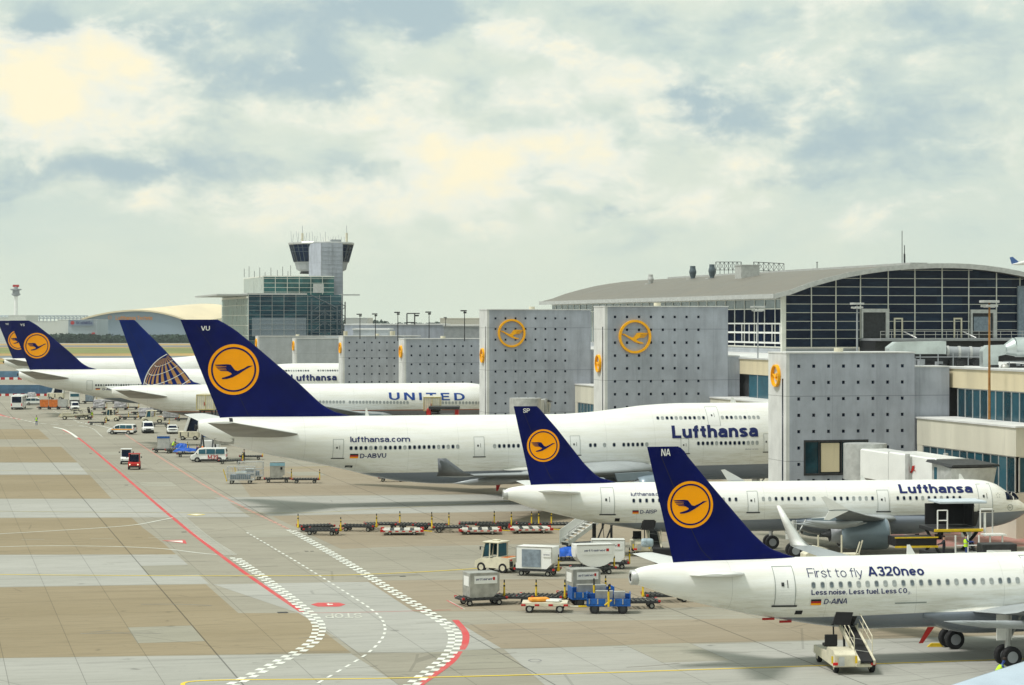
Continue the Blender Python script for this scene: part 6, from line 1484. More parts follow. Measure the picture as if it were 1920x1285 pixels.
# ---- containers (a thing of its own, standing on its dolly)
def make_uld(kind,mt,textm=True,w=2.0,d=1.55,h=1.6,label='x',sign='jettainer'):
    r=empty('baggage_container',(0,0,0),0,label,'container','baggage containers on dollies')
    m=MB()
    if kind=='ld3': prof=[(-w/2,.42*h*.0),(w/2-.45,0),(w/2,.42),(w/2,h),(-w/2,h)]
    if kind=='ld3': m.prism(prof,'y',-d/2,d/2)
    if kind=='ld2': m.prism([(-w/2+.35,0),(w/2-.35,0),(w/2,.5),(w/2,h),(-w/2,h),(-w/2,.5)],'y',-d/2,d/2)
    if kind=='moon':
        a=[(w/2*math.cos(R(180+180*i/14)),.62*h+.62*h*math.sin(R(180+180*i/14))) for i in range(15)]; m.prism(a+[(w/2,h),(-w/2,h)],'y',-d/2,d/2)
    if kind=='box': m.bx((-w/2,-d/2,0),(w/2,d/2,h))
    m.build('shell',mt,r,.03)
    f=MB()
    for y in (-d/2-.012,d/2-.012):
        f.bx((-w/2,y,h-.07),(w/2,y+.024,h+.01)); 
        if kind!='moon':
            for x in (-w/2,w/2-.06): f.bx((x,y,.45),(x+.06,y+.024,h-.07))
    f.build('edge_rail',M['alu'],r)
    if textm:
        s_=MB(); s_.bx((-w*.36,-d/2-.03,h*.56),(w*.42,-d/2-.013,h*.88)); so=s_.build('sign_panel',M['white'],r)
        decal('sign_lettering',M['navy_text'],fit_text(sign,-w*.3,w*.26,h*.70,h*.80,.01),lambda a,b:(a,-d/2-.04,b),so,0,0)
        e=MB(); e.bx((w*.27,-d/2-.045,h*.70),(w*.34,-d/2-.032,h*.82)); e.build('sign_mark',M['red'],so)
        e=MB(); e.bx((-w/2-.03,-d*.36,h*.45),(-w/2-.012,d*.3,h*.85)); e.build('side_panel',M['curtain'] if kind=='ld2' else M['white'],r)
    return r
def uld_on(x,y,rz,kind,mt,label,dl,sign=True,w=2.0,d=1.55,h=1.6,dlab=None,z=.58):
    dolly(x,y,rz,dlab or dl); o=make_uld(kind,mt,sign,w,d,h,label); g=G(x,y); o.location=(g.x,g.y,z); o.rotation_euler=(0,0,R(rz)); return o
uld_on(902,1134,20,'ld3',M['alu'],'grey metal container with white sign at the left end of the front equipment group','dolly carrying the left grey metal container of the front group',w=2.1,h=1.65)
uld_on(1093,1125,18,'ld3',M['alu'],'grey metal container left behind the blue baggage cart','dolly carrying the grey metal container behind the blue cart',w=2.0)
uld_on(1112,1076,14,'moon',M['lgrey'] if False else M['white'],'white container with a rounded bottom in front of the passenger stairs','dolly carrying the round-bottomed white container',w=3.0,h=1.7)
uld_on(1140,1066,0,'ld2',M['white'],'white container half hidden behind the round-bottomed one','dolly under the half hidden white container',w=2.6,h=1.7)
c_=uld_on(1008,1079,-20,'ld3',M['white'],'white container with a grey side curtain, coupled behind the big tug','dolly carrying the white curtained container',sign=False,w=2.9,d=1.7,h=1.65)
m=MB(); m.bx((-.95,-.90,.12),(.55,-.865,1.45)); m.build('side_curtain',M['curtain'],c_); m=MB(); m.bx((.75,-.90,.9),(1.35,-.87,1.3)); m.build('sign_panel',M['white'],c_); decal('sign_lettering',M['navy_text'],fit_text('jettainer',.8,1.3,1.05,1.15,.01),lambda a,b:(a,-.93,b),c_,0,0)
uld_on(307,849,4,'box',M['lgrey'],'tall pale container with a blue top band, left of the hi-vis worker','dolly carrying the tall pale container',sign=False,w=1.8,h=1.9)
o_=[o for o in col.objects if o.get('label','').startswith('tall pale container')][0]
m=MB(); m.bx((-.91,-.81,1.55),(.91,-.78,1.82)); bnd=m.build('blue_band',M['blue'],o_)
uld_on(391,846,4,'box',M['lgrey'],'blue-banded container behind the M39 van','dolly under the blue-banded container behind the M39 van',sign=False,w=1.9,h=1.9); o2=[o for o in col.objects if o.get('label','').startswith('blue-banded container')][0]; b2_=bnd.copy(); col.objects.link(b2_); b2_.parent=o2
uld_on(520,905,6,'ld3',M['alu'],'light blue-topped container on the cart train under the jumbo tail','dolly carrying the light blue-topped container',sign=False,w=1.75,h=1.9)
o2=[o for o in col.objects if o.get('label','').startswith('light blue-topped')][0]; m=MB(); m.bx((-.90,-.80,1.45),(.90,-.785,1.8)); m.build('blue_band',mat('pale_blue',(.25,.45,.55),.5,0,.1),o2); m=MB(); m.bx((.35,-.81,1.0),(.6,-.785,1.3)); m.build('vent_hole',M['black'],o2)
for x,y,w,lab,mt in ((84,768,2.0,'left orange trolley box in front of the far jumbo',M['terra']),(101,768,2.0,'right orange trolley box in front of the far jumbo',M['terra']),(118,768,2.0,'grey trolley box right of the two orange ones',M['lgrey'])):
    uld_on(x,y,0,'ld2',mt,lab,'dolly under the '+lab.split(' in front')[0].split(' right')[0],sign=False,w=w,d=1.4,h=1.75,z=.45)
# film-wrapped freight
def freight(x,y,rz,w,h,label,d=1.6,m_=None,seed=1):
    random.seed(seed); dolly(x,y,rz,'dolly under the '+label.split(',')[0]); g=G(x,y); r=empty('wrapped_freight',(g.x,g.y,.58),R(rz),label,'freight','film-wrapped freight on dollies'); m=MB()
    rg=[]
    for k in range(7):
        t=k/6; z=h*t; q=1-.12*t**3; rg.append([((w/2*q)*cx+random.uniform(-.06,.06),(d/2*q)*cy+random.uniform(-.06,.06),z+random.uniform(-.06,.06)*(t>.5)) for cx,cy in ((-1,-1),(-.4,-1.02),(.3,-1.03),(1,-1),(1.03,-.2),(1,1),(.3,1.03),(-.4,1.02),(-1,1),(-1.03,.2))])
    m.loft(rg,sm=False); m.build('wrapped_load',m_ or M['film'],r,.06,2)
    m=MB(); m.bx((-w/2-.05,-d/2-.05,-.04),(w/2+.05,d/2+.05,.03)); m.build('pallet',M['alu'],r); return r
freight(186,769,0,2.4,1.7,'grey film-wrapped freight, left one before the globe-finned airliner',seed=2); freight(226,769,0,2.6,1.8,'dark film-wrapped freight right behind it, under the globe-finned tail',seed=3)
freight(274,786,5,3.0,1.6,'white film-wrapped freight behind the cream tractor',seed=4); freight(320,788,5,3.0,1.7,'pale film-wrapped freight behind the white sedan',seed=5)
freight(59,752,0,1.8,1.5,'small wrapped freight right of the white bus',seed=6)
# mesh cage cart
def cage(x,y,rz,label,w=3.2,d=1.7,h=1.5):
    g=G(x,y); r=empty('cage_trailer',g,R(rz),label,'trailer','caged baggage trailers'); m=MB(); m.bx((-w/2,-d/2,.42),(w/2,d/2,.56)); m.build('bed',M['red'] if False else M['lgrey'],r)
    m=MB()
    for sx in (-1,1):
        for sy in (-1,1): m.tube((sx*w/2,sy*d/2,.5),(sx*w/2,sy*d/2,.5+h),.045)
    for z in (.5+h,.5+h*.5): m.path([(-w/2,-d/2,z),(w/2,-d/2,z),(w/2,d/2,z),(-w/2,d/2,z),(-w/2,-d/2,z)],.04)
    n=14
    for i in range(1,n): m.tube((-w/2+w*i/n,d/2,.5),(-w/2+w*i/n,d/2,.5+h),.018,0,4); m.tube((-w/2+w*i/n,-d/2,.5+h*.5),(-w/2+w*i/n,-d/2,.5),.018,0,4)
    m.build('cage',M['lgrey'],r)
    m=MB(); m.bx((-w*.4,-d*.4,.56),(w*.35,d*.35,1.1),0); m.bx((-w*.2,-d*.3,1.1),(w*.2,d*.3,1.4),1); m.build('load',[M['curtain'],M['silver']],r,.05)
    m=MB(); m.tube((-w/2-.1,0,.4),(-w/2-.5,0,1.7),.06); m.tube((-w/2-.1,-.3,.35),(-w/2-.1,.3,.35),.08); m.build('tow_bar',M['yellow'],r)
    wheels4(r,(-w*.33,w*.33),d*.4,.24,.18); return r
cage(452,907,3,'caged baggage trailer with grey load, leftmost of the cart train under the jumbo tail')
cage(470,900,3,'white-topped caged trailer behind the leftmost caged one',3.,1.6,1.7)
# blue carts
CR=[]
def blue_cart(x,y,rz,label):
    g=G(x,y); r=empty('baggage_cart',g,R(rz),label,'baggage cart','blue baggage carts'); m=MB(); w,d=2.9,1.6
    m.bx((-w/2,-d/2,.5),(w/2,d/2,.62)); m.bx((-w/2,-d/2,.62),(-w/2+.06,d/2,1.35)); m.bx((w/2-.06,-d/2,.62),(w/2,d/2,1.35)); m.bx((-w/2,d/2-.05,.62),(w/2,d/2,1.2)); m.bx((-w/2,-d/2,.62),(w/2,-d/2+.04,1.0)); m.build('body',M['blue'],r,.02)
    m=MB()
    for i in range(5): m.bx((-w/2+.15+i*.55,-d/2-.02,.65),(-w/2+.22+i*.55,-d/2-.001,1.0))
    m.build('slat',M['alu'],r)
    CR.append((r,w,d))
    wheels4(r,(-w*.32,w*.32),d*.42,.33,.25,'dark')
    m=MB(); m.tube((0,-d/2-.2,.5),(0,-d/2-.2,1.5),.07); m.tube((0,-d/2-.2,1.5),(0,-d/2-.2,1.95),.05,1); m.tube((-.25,-d/2-.15,.6),(.2,-d/2-.2,.95),.07); m.build('tow_bar',[M['yellow'],M['black']],r); return r
blue_cart(1141,1149,-2,'blue baggage cart in front of the grey container, below the nearest tail'); 
o=blue_cart(1108,1136,10,'blue baggage cart partly hidden at the left of the front one')
for (r_,w_,d_),la in zip(CR,('on the front blue cart','on the rear blue cart')):
    for a_,b_,zz_,sd in ((-.3,.1,1.42,'left'),(.12,.38,1.38,'right')):
        m=MB(); m.bx((w_*a_,d_*.1,.9),(w_*b_,d_*.4,zz_)); o=m.build('luggage_crate',M['alu'],None,.02); o.location=r_.location; o.rotation_euler=r_.rotation_euler; tag(o,sd+' silver crate '+la,'crate','silver crates on the blue carts')
def tarp(x,y,z,w,d,h,label,seed=1,rz=0):
    random.seed(seed); g=G(x,y); r=empty('tarpaulin',(g.x,g.y,z),R(rz),label,'tarpaulin','blue tarpaulins on carts'); m=MB(); n=8; rg=[]
    vs=[];fs=[]
    for i in range(n+1):
        for j in range(n+1):
            e=max(abs(i-n/2),abs(j-n/2))/(n/2); vs.append((w*(i/n-.5),d*(j/n-.5),h*(1-e**3)+random.uniform(-.09,.09)))
    for i in range(n):
        for j in range(n): a=i*(n+1)+j; fs.append((a,a+n+1,a+n+2,a+1))
    m.add(vs,fs,0,False); o=m.build('cover',M['tarp_blue'],r); md=o.modifiers.new('thickness','SOLIDIFY'); md.thickness=.03; return r
dolly(1068,1060,0,'dolly under the blue tarpaulin left of the round-bottomed container'); tarp(1066,1060,.75,2.5,1.6,.6,'blue tarpaulin heap left of the round-bottomed white container',3)
dolly(352,857,10,'dolly under the long blue tarpaulin behind the M39 van'); tarp(350,857,.8,3.8,1.5,.45,'long blue tarpaulin behind the M39 van',4); dolly(330,850,10,'dolly under the small blue tarpaulin near the hi-vis worker'); tarp(341,849,.7,2.0,1.4,.6,'small blue tarpaulin right of the hi-vis worker',5)
# low platform with orange sheets
g=G(1022,1147); r=empty('flat_trailer',g,R(-3),'white flat trailer with orange and white sheets, at the front of the group','trailer'); m=MB(); m.bx((-1.5,-.85,.45),(1.5,.85,.68),0)
for x in (-1.4,-.5,.4,1.4): m.box((x,-.87,.52),(.3,.06,.14),1)
m.build('bed',[M['cream'],M['red']],r,.02); m=MB(); m.box((-.4,-.1,.82),(1.3,.9,.22),0,.3); m.build('orange_sheet',mat('orange_cloth',(.8,.34,.05),.8,0,.2,3,bump=.5),r,.08,2); m=MB(); m.box((.6,-.2,.78),(.9,.9,.14),0,-.2); m.build('white_sheet',M['white'],r,.05,2); wheels4(r,(-1.0,1.0),.75,.27,.2)
m=MB(); m.tube((1.5,0,.35),(3.6,.1,.35),.06,0); m.tube((2.2,0.03,.35),(2.8,.06,.35),.065,1); m.build('tow_bar',[M['cream'],M['yellow']],r)
# ---- tugs
def make_tug(x,y,rz,body,label,big=True,lights=False):
    g=G(x,y); r=empty('baggage_tug',g,R(rz),label,'tug','airport tugs')
    if big:
        L,W=3.1,1.75; m=MB(); m.prism([(-1.55,.45),(-1.5,1.15),(-.15,1.2),(-.1,1.12),(1.1,1.05),(1.5,.85),(1.55,.4),(1.2,.35),(-1.3,.35)],'y',-W/2,W/2)
        m.build('body',body,r,.06,2)
        m=MB(); zt=2.25
        for a_,b_ in (((.95,-.75,1.1),(.72,-.7,zt)),((.95,.75,1.1),(.72,.7,zt)),((-.45,-.78,1.15),(-.45,-.72,zt)),((-.45,.78,1.15),(-.45,.72,zt)),((.25,-.8,1.1),(.25,-.73,zt)),((.25,.8,1.1),(.25,.73,zt))): m.tube(a_,b_,.06)
        m.box((.13,0,zt+.05),(1.5,1.6,.12)); m.box((.1,0,zt+.16),(.5,.5,.1)); cb=m.build('cab',body,r,.03)
        m=MB(); m.bx((.98,-.68,1.2),(.80,-.66,1.2)); m.add([(.93,-.68,1.15),(.93,.68,1.15),(.74,.66,2.2),(.74,-.66,2.2)],[(0,1,2,3)]); m.build('windscreen',M['teal_glass'],cb)
        m=MB(); m.add([(-.42,-.68,1.22),(-.42,.68,1.22),(-.42,.64,2.2),(-.42,-.64,2.2)],[(0,1,2,3)]); m.build('rear_window',M['teal_glass'],cb)
        for s_ in (-1,1): m=MB(); m.add([(.85,s_*.75,1.2),(.3,s_*.76,1.2),(.3,s_*.71,2.18),(.7,s_*.70,2.18)],[(0,1,2,3)]); m.build('side_window',M['teal_glass'],cb)
        m=MB(); m.bx((-1.3,-.7,1.16),(-.7,.7,1.2)); m.build('orange_board',M['terra'],r)
        m=MB(); m.bx((-1.62,-.75,.5),(-1.5,-.45,.9)); m.bx((-1.62,.45,.5),(-1.5,.75,.9)); m.box((-1.6,0,.5),(.25,.3,.25)); m.build('rear_bumper',M['dark'],r)
        for s_ in (-1,1): m=MB(); m.box((-1.56,s_*.6,1.0),(.05,.2,.1)); m.build('tail_lamp',M['redlamp'],r); m=MB(); m.tube((.75,s_*.75,1.9),(.95,s_*1.0,1.95),.02); m.box((.95,s_*1.0,1.85),(.06,.12,.25)); m.build('mirror',M['dark'],cb)
        wheels4(r,(-.95,.95),.78,.38,.24,'cream')
    else:
        m=MB(); m.prism([(-1.4,.3),(-1.4,.95),(-.3,1.0),(.2,.95),(1.15,.95),(1.4,.8),(1.42,.3)],'y',-.75,.75); m.build('body',body,r,.06,2)
        m=MB(); zt=1.98
        for a_ in (-.55,.55):
            for s_ in (-.68,.68): m.tube((a_,s_,.95),(a_*.9,s_*.95,zt),.05)
        m.box((0,0,zt+.04),(1.35,1.5,.1)); cb=m.build('cab',body,r,.02)
        m=MB(); m.add([(.58,-.62,1.0),(.58,.62,1.0),(.5,.6,1.93),(.5,-.6,1.93)],[(0,1,2,3)]); m.build('windscreen',M['glass'],cb)
        m=MB(); m.box((-.2,0,1.15),(.5,.9,.5)); m.build('seat',M['black'],r)
        m=MB(); m.bx((1.40,-.7,.28),(1.5,.7,.5)); m.build('bumper',M['dark'],r)
        for s_ in (-1,1):
            m=MB(); m.tube((1.38,s_*.52,.68),(1.43,s_*.52,.68),.09,0,12); m.build('headlamp',M['headlamp'] if lights else M['lgrey'],r); m=MB(); m.tube((.55,s_*.68,1.6),(.62,s_*.9,1.65),.02); m.box((.62,s_*.93,1.6),(.05,.14,.2)); m.build('mirror',M['dark'],cb)
        wheels4(r,(-.9,.9),.68,.28,.2,'dark')
    return r
make_tug(933,1072,150,M['cream'],'big cream cab tug coupled to the curtained container',True)
make_tug(252,880,-84,M['red'],'red tug with lit headlamps driving on the apron road',False,True); make_tug(237,870,-82,M['white'],'white tug right behind the red tug on the apron road',False)
g=make_tug(286,793,190,M['cream'],'far cream tractor between the van and the white sedan',True); g.scale=(1.35,1.2,1.0)
# ---- cars and vans
def car(kind,x,y,rz,label,body='white',cat='van',group='cars and vans on the apron'):
    g=G(x,y); nm={'van':'van','mini':'minivan','sedan':'parked_car','bus':'bus'}[kind]; r=empty(nm,g,R(rz),label,cat,group); B=M[body]
    if kind=='van': L,W,hh=4.9,1.85,1.95; P=[(-2.42,.35),(-2.45,1.0),(-2.35,1.92),(-2.2,1.97),(1.0,1.97),(1.35,1.85),(1.95,1.12),(2.35,.98),(2.45,.7),(2.42,.35)]; belt=1.12; gw=[(-2.2,-1.0),(-.92,.28),(.36,1.3)]; wb=(-1.5,1.5); rw=.33
    if kind=='mini': L,W,hh=4.7,1.85,1.75; P=[(-2.32,.35),(-2.35,.95),(-2.15,1.65),(-1.9,1.74),(.4,1.74),(.8,1.65),(1.6,1.05),(2.2,.88),(2.35,.6),(2.3,.35)]; belt=1.02; gw=[(-2.0,-1.0),(-.92,.1),(.18,1.0)]; wb=(-1.4,1.45); rw=.32
    if kind=='sedan': L,W,hh=4.3,1.75,1.45; P=[(-2.15,.35),(-2.15,.85),(-1.9,.98),(-1.35,1.40),(-1.1,1.46),(.1,1.46),(.4,1.38),(1.1,.95),(1.95,.82),(2.15,.6),(2.12,.35)]; belt=.95; gw=[(-1.45,-.45),(-.38,.6)]; wb=(-1.3,1.3); rw=.31
    # body: stations across y so the flanks lean in above the belt
    def lean(z): return 0 if z<belt else .14*(z-belt)/(hh-belt)
    m=MB(); n=len(P); rg=[]
    for s_ in (-1,1): rg.append([(px_,s_*(W/2-lean(pz)),pz) for px_,pz in P])
    m.loft(rg,sm=False); bo=m.build('body',B,r,.07,3)
    def zt_(x):   # roofline under
        best=0
        for (a,b),(c,d) in zip(P,P[1:]):
            if min(a,c)<=x<=max(a,c) and abs(a-c)>1e-6: best=max(best,b+(d-b)*(x-a)/(c-a))
        return best
    for s_ in (-1,1):
        for (a,b) in gw:
            za=min(zt_(a),hh)-.14; zb_=min(zt_(b),hh)-.14; q=[(a,belt+.02),(b,belt+.02),(b,max(zb_,belt+.05)),(a,max(za,belt+.05))]
            m=MB(); m.add([(px_,s_*(W/2-lean(pz)+.012),pz) for px_,pz in q],[(0,1,2,3)]); m.build('side_window',M['teal_glass'],r)
    f0,f1=[(1.35,1.85),(1.95,1.12)] if kind=='van' else ([(.8,1.65),(1.6,1.05)] if kind=='mini' else [(.4,1.38),(1.1,.95)])
    def lerp(t): return (f0[0]+(f1[0]-f0[0])*t,f0[1]+(f1[1]-f0[1])*t)
    a,b=lerp(.06),lerp(.9); m=MB(); m.add([(a[0]+.03,-W/2+.22,a[1]+.03),(a[0]+.03,W/2-.22,a[1]+.03),(b[0]+.03,W/2-.12,b[1]+.03),(b[0]+.03,-W/2+.12,b[1]+.03)],[(0,1,2,3)]); m.build('windscreen',M['glass'],r)
    m=MB(); xr=P[1][0]; m.add([(xr+.06 if kind=='sedan' else xr-.0,-W/2+.2,hh-.5),(xr-.0,W/2-.2,hh-.5),(xr+.08,W/2-.25,hh-.15),(xr+.08,-W/2+.25,hh-.15)],[(0,1,2,3)]); m.build('rear_window',M['glass'],r) if kind!='sedan' else None
    m=MB(); xf=P[-2][0]; m.bx((xf-.15,-W/2+.05,.32),(xf+.06,W/2-.05,.62)); m.build('front_bumper',M['dark'] if kind=='van' else B,r,.04,2)
    m=MB(); m.bx((P[1][0]-.05,-W/2+.05,.34),(P[1][0]+.15,W/2-.05,.6)); m.build('rear_bumper',M['dark'] if kind!='sedan' else B,r,.04,2)
    m=MB(); m.bx((xf-.12,-.45,.66),(xf+.01,.45,.84)); m.build('grille',M['black'],r)
    for s_ in (-1,1):
        m=MB(); m.box((xf-.12,s_*(W/2-.28),.78),(.2,.34,.17)); m.build('headlamp',M['alu'],r,.03); m=MB(); m.box((P[1][0]+.02,s_*(W/2-.1),.95 if kind!='sedan' else .78),(.08,.14,.35)); m.build('tail_lamp',M['redlamp'],r)
        m=MB(); m.box((f1[0]-.35,s_*(W/2+.1),belt+.1),(.12,.2,.18)); m.build('mirror',M['dark'],r,.03)
    for x_ in wb:
        for s_ in (-1,1):
            m=MB(); m.tube((x_,s_*(W/2-.06),rw),(x_,s_*(W/2+.006),rw),rw+.06,0,18); m.build('wheel_arch',M['dark'],r); m=MB(); m.wheel((x_,s_*(W/2-.06),rw),rw,.2,0,1,18); m.build('wheel',[M['black'],M['alu']],r)
    m=MB(); m.bx((P[1][0]+.15,-W/2+.12,.18),(xf-.15,W/2-.12,.5)); m.build('underbody',M['black'],r)
    m=MB(); m.bx((wb[0]+.45,-W/2-.012,.32),(wb[1]-.45,W/2+.012,.45)); m.build('sill',M['dark'],r)
    return r
v=car('van',392,866.5,180,'white van marked M39 with an orange roof beacon under the jumbo tail')
for s_ in (1,): decal('door_lettering',M['red'],fit_text('M39',-.15,1.25,.45,1.02,.02),lambda a,b:(-a-.1+.0,.935,b),v,0,0,Vector((0,.004,0)))
m=MB(); m.tube((.9,0,1.97),(.9,0,2.12),.13,0,12); m.tube((.9,0,2.12),(.9,0,2.2),.09,0,12,.03); m.build('beacon',mat('orange_beacon',(.9,.25,.03),.3,0,0),v)
v=car('mini',229,814.5,170,'silver-white minivan with an orange side stripe near the road bend',cat='minivan')
m=MB(); m.bx((-2.2,.935,.78),(1.6,.945,.92)); m.build('side_stripe',M['orange'],v)
car('van',277,812,-78,'white van seen from the front between the minivan and the sedan'); car('sedan',323,813,-80,'small white sedan right of the front-facing van',cat='car')
v=car('van',140,770,-75,'small white van right of the trolley boxes under the far jumbo'); v.scale=(.9,.9,.95)
# bus
g=G(35,767); r=empty('bus',g,R(97),'white bus seen from behind at the far left','bus'); m=MB(); m.bx((-5.5,-1.25,.35),(5.5,1.25,3.05)); m.build('body',M['white'],r,.18,3)
m=MB(); m.bx((-5.53,-1.0,1.55),(-5.48,1.0,2.85)); m.build('rear_window',M['glass'],r,.03)
for s_ in (-1,1):
    m=MB(); m.bx((-5.0,s_*1.262-.005,1.5),(5.2,s_*1.262+.005,2.7)); m.build('side_window',M['glass'],r); m=MB(); m.box((-5.5,s_*1.1,1.1),(.06,.2,.6)); m.build('tail_lamp',M['redlamp'],r,.02); m=MB(); m.box((5.5,s_*1.5,2.5),(.15,.2,.5)); m.build('mirror',M['dark'],r)
m=MB(); m.bx((-5.56,-1.2,.3),(-5.45,1.2,.55)); m.build('rear_bumper',M['dark'],r); m=MB(); m.bx((-4.8,-.7,3.05),(-1.5,.7,3.3)); m.build('roof_unit',M['white'],r,.08,2); wheels4(r,(-3.4,3.6),1.12,.48,.28)
# ---- high-lift catering trucks: box on a scissor over a truck chassis
def catering(x,yb,yt,x1,D,label,rz=0,emb=False):
    a=at(x,yb,D); b=at(x1,yt,D); W=b.x-a.x; zb_=a.z; zt=b.z; r=empty('catering_truck',((a.x+b.x)/2,D,0),R(rz),label,'catering truck','high-lift catering trucks'); d=6.0
    m=MB(); m.bx((-W/2,0,zb_),(W/2,d,zt)); bx_=m.build('box_body',M['cream'],r,.05)
    m=MB()
    for i in range(9): q=-W/2+.15+(W-.3)*i/8; m.bx((q-.02,-.03,zb_+.1),(q+.02,-.001,zt-.1),0)
    m.bx((-W/2-.02,-.04,zt-.14),(W/2+.02,-.001,zt+.01),1); m.bx((-W/2-.02,-.04,zb_-.01),(W/2+.02,-.001,zb_+.14),1); m.bx((-W/2-.02,-.05,zb_+.14),(-W/2+.1,-.001,zt-.14),1); m.bx((W/2-.1,-.05,zb_+.14),(W/2+.02,-.001,zt-.14),1); m.bx((-.04,-.05,zb_+.1),(.04,-.001,zt-.1),1)
    m.box((-.12,-.06,(zb_+zt)/2-.2),(.08,.06,.5),2); m.build('rear_door',[M['lgrey'],M['box_frame'],M['red']],bx_)
    if emb:
        m=MB(); m.bx((-W/2-.03,.5,zb_+.5),(-W/2-.01,2.0,zt-.4),0); m.build('side_emblem',M['blue'],bx_)
    m=MB()
    for s_ in (-.8,.8):
        m.tube((s_,.8,1.1),(s_,d-.8,zb_-.1),.11); m.tube((s_,d-.8,1.1),(s_,.8,zb_-.1),.11)
    m.bx((-.9,.5,zb_-.2),(.9,d-.5,zb_)); m.build('scissor_lift',M['dark'],r)
    m=MB(); m.bx((-1.1,0,.7),(1.1,d,1.1),0); m.bx((-1.15,d,.6),(1.15,d+1.9,2.5),1); m.build('chassis',[M['dark'],M['white']],r,.04)
    for y_ in (1.0,d+.8):
        for s_ in (-1,1): m=MB(); m.wheel((s_*1.0,y_,.48),.48,.3,0,1,14,'X'); m.build('wheel',[M['black'],M['alu']],r)
catering(368,769,740,402,330,'raised cream catering box on a scissor lift left of the VU fin'); catering(794,771,744.5,826,335,'raised cream catering box before the UNITED lettering',0,True)
o=[o for o in col.objects if o.name.startswith('catering_truck')][-1]
a=at(835,790,330); r=empty('loader_truck',(a.x,a.y,0),0,'dark loader with red sides right of the raised box before the UNITED fuselage','loader'); m=MB(); zz_=at(0,768,330).z; m.bx((-2.3,0,zz_),(1.9,5,zz_+.35),0); m.bx((-2.6,.2,zz_-1.6),(-2.0,5,zz_),1); m.bx((1.3,.2,zz_-1.6),(1.8,5,zz_),1); m.bx((-1.9,.3,zz_-1.7),(1.2,5,zz_-.7),2); m.build('platform',[M['dark'],M['red'],M['lgrey']],r); m=MB()
for s_ in (-1.5,1.5): m.tube((s_,.5,.7),(s_,4.6,zz_-1.6),.12); m.tube((s_,4.6,.7),(s_,.5,zz_-1.6),.12)
m.bx((-1.8,0,.5),(1.8,6,.9)); m.build('scissor_lift',M['dark'],r); wheels4(r,(-1.4,1.4),.1,.4,.3)
# truck under far jumbo
g=G(140,757); r=empty('service_truck',g,R(-80),'white service truck with a high cab behind the small white van','truck'); m=MB(); m.bx((.9,-1.15,.6),(2.8,1.15,3.1)); m.build('cab',M['white'],r,.15,3); m=MB(); m.add([(2.83,-1.0,1.7),(2.83,1.0,1.7),(2.78,1.0,2.85),(2.78,-1.0,2.85)],[(0,1,2,3)]); m.build('windscreen',M['teal_glass'],r); m=MB(); m.bx((-3.5,-1.15,1.0),(.7,1.15,2.7)); m.build('box_body',M['curtain'],r,.05); m=MB(); m.bx((-3.5,-.5,.6),(2.8,.5,.95)); m.bx((2.6,-1.15,.4),(2.9,1.15,.9)); m.build('chassis',M['dark'],r); wheels4(r,(-2.4,1.9),1.0,.48,.3)
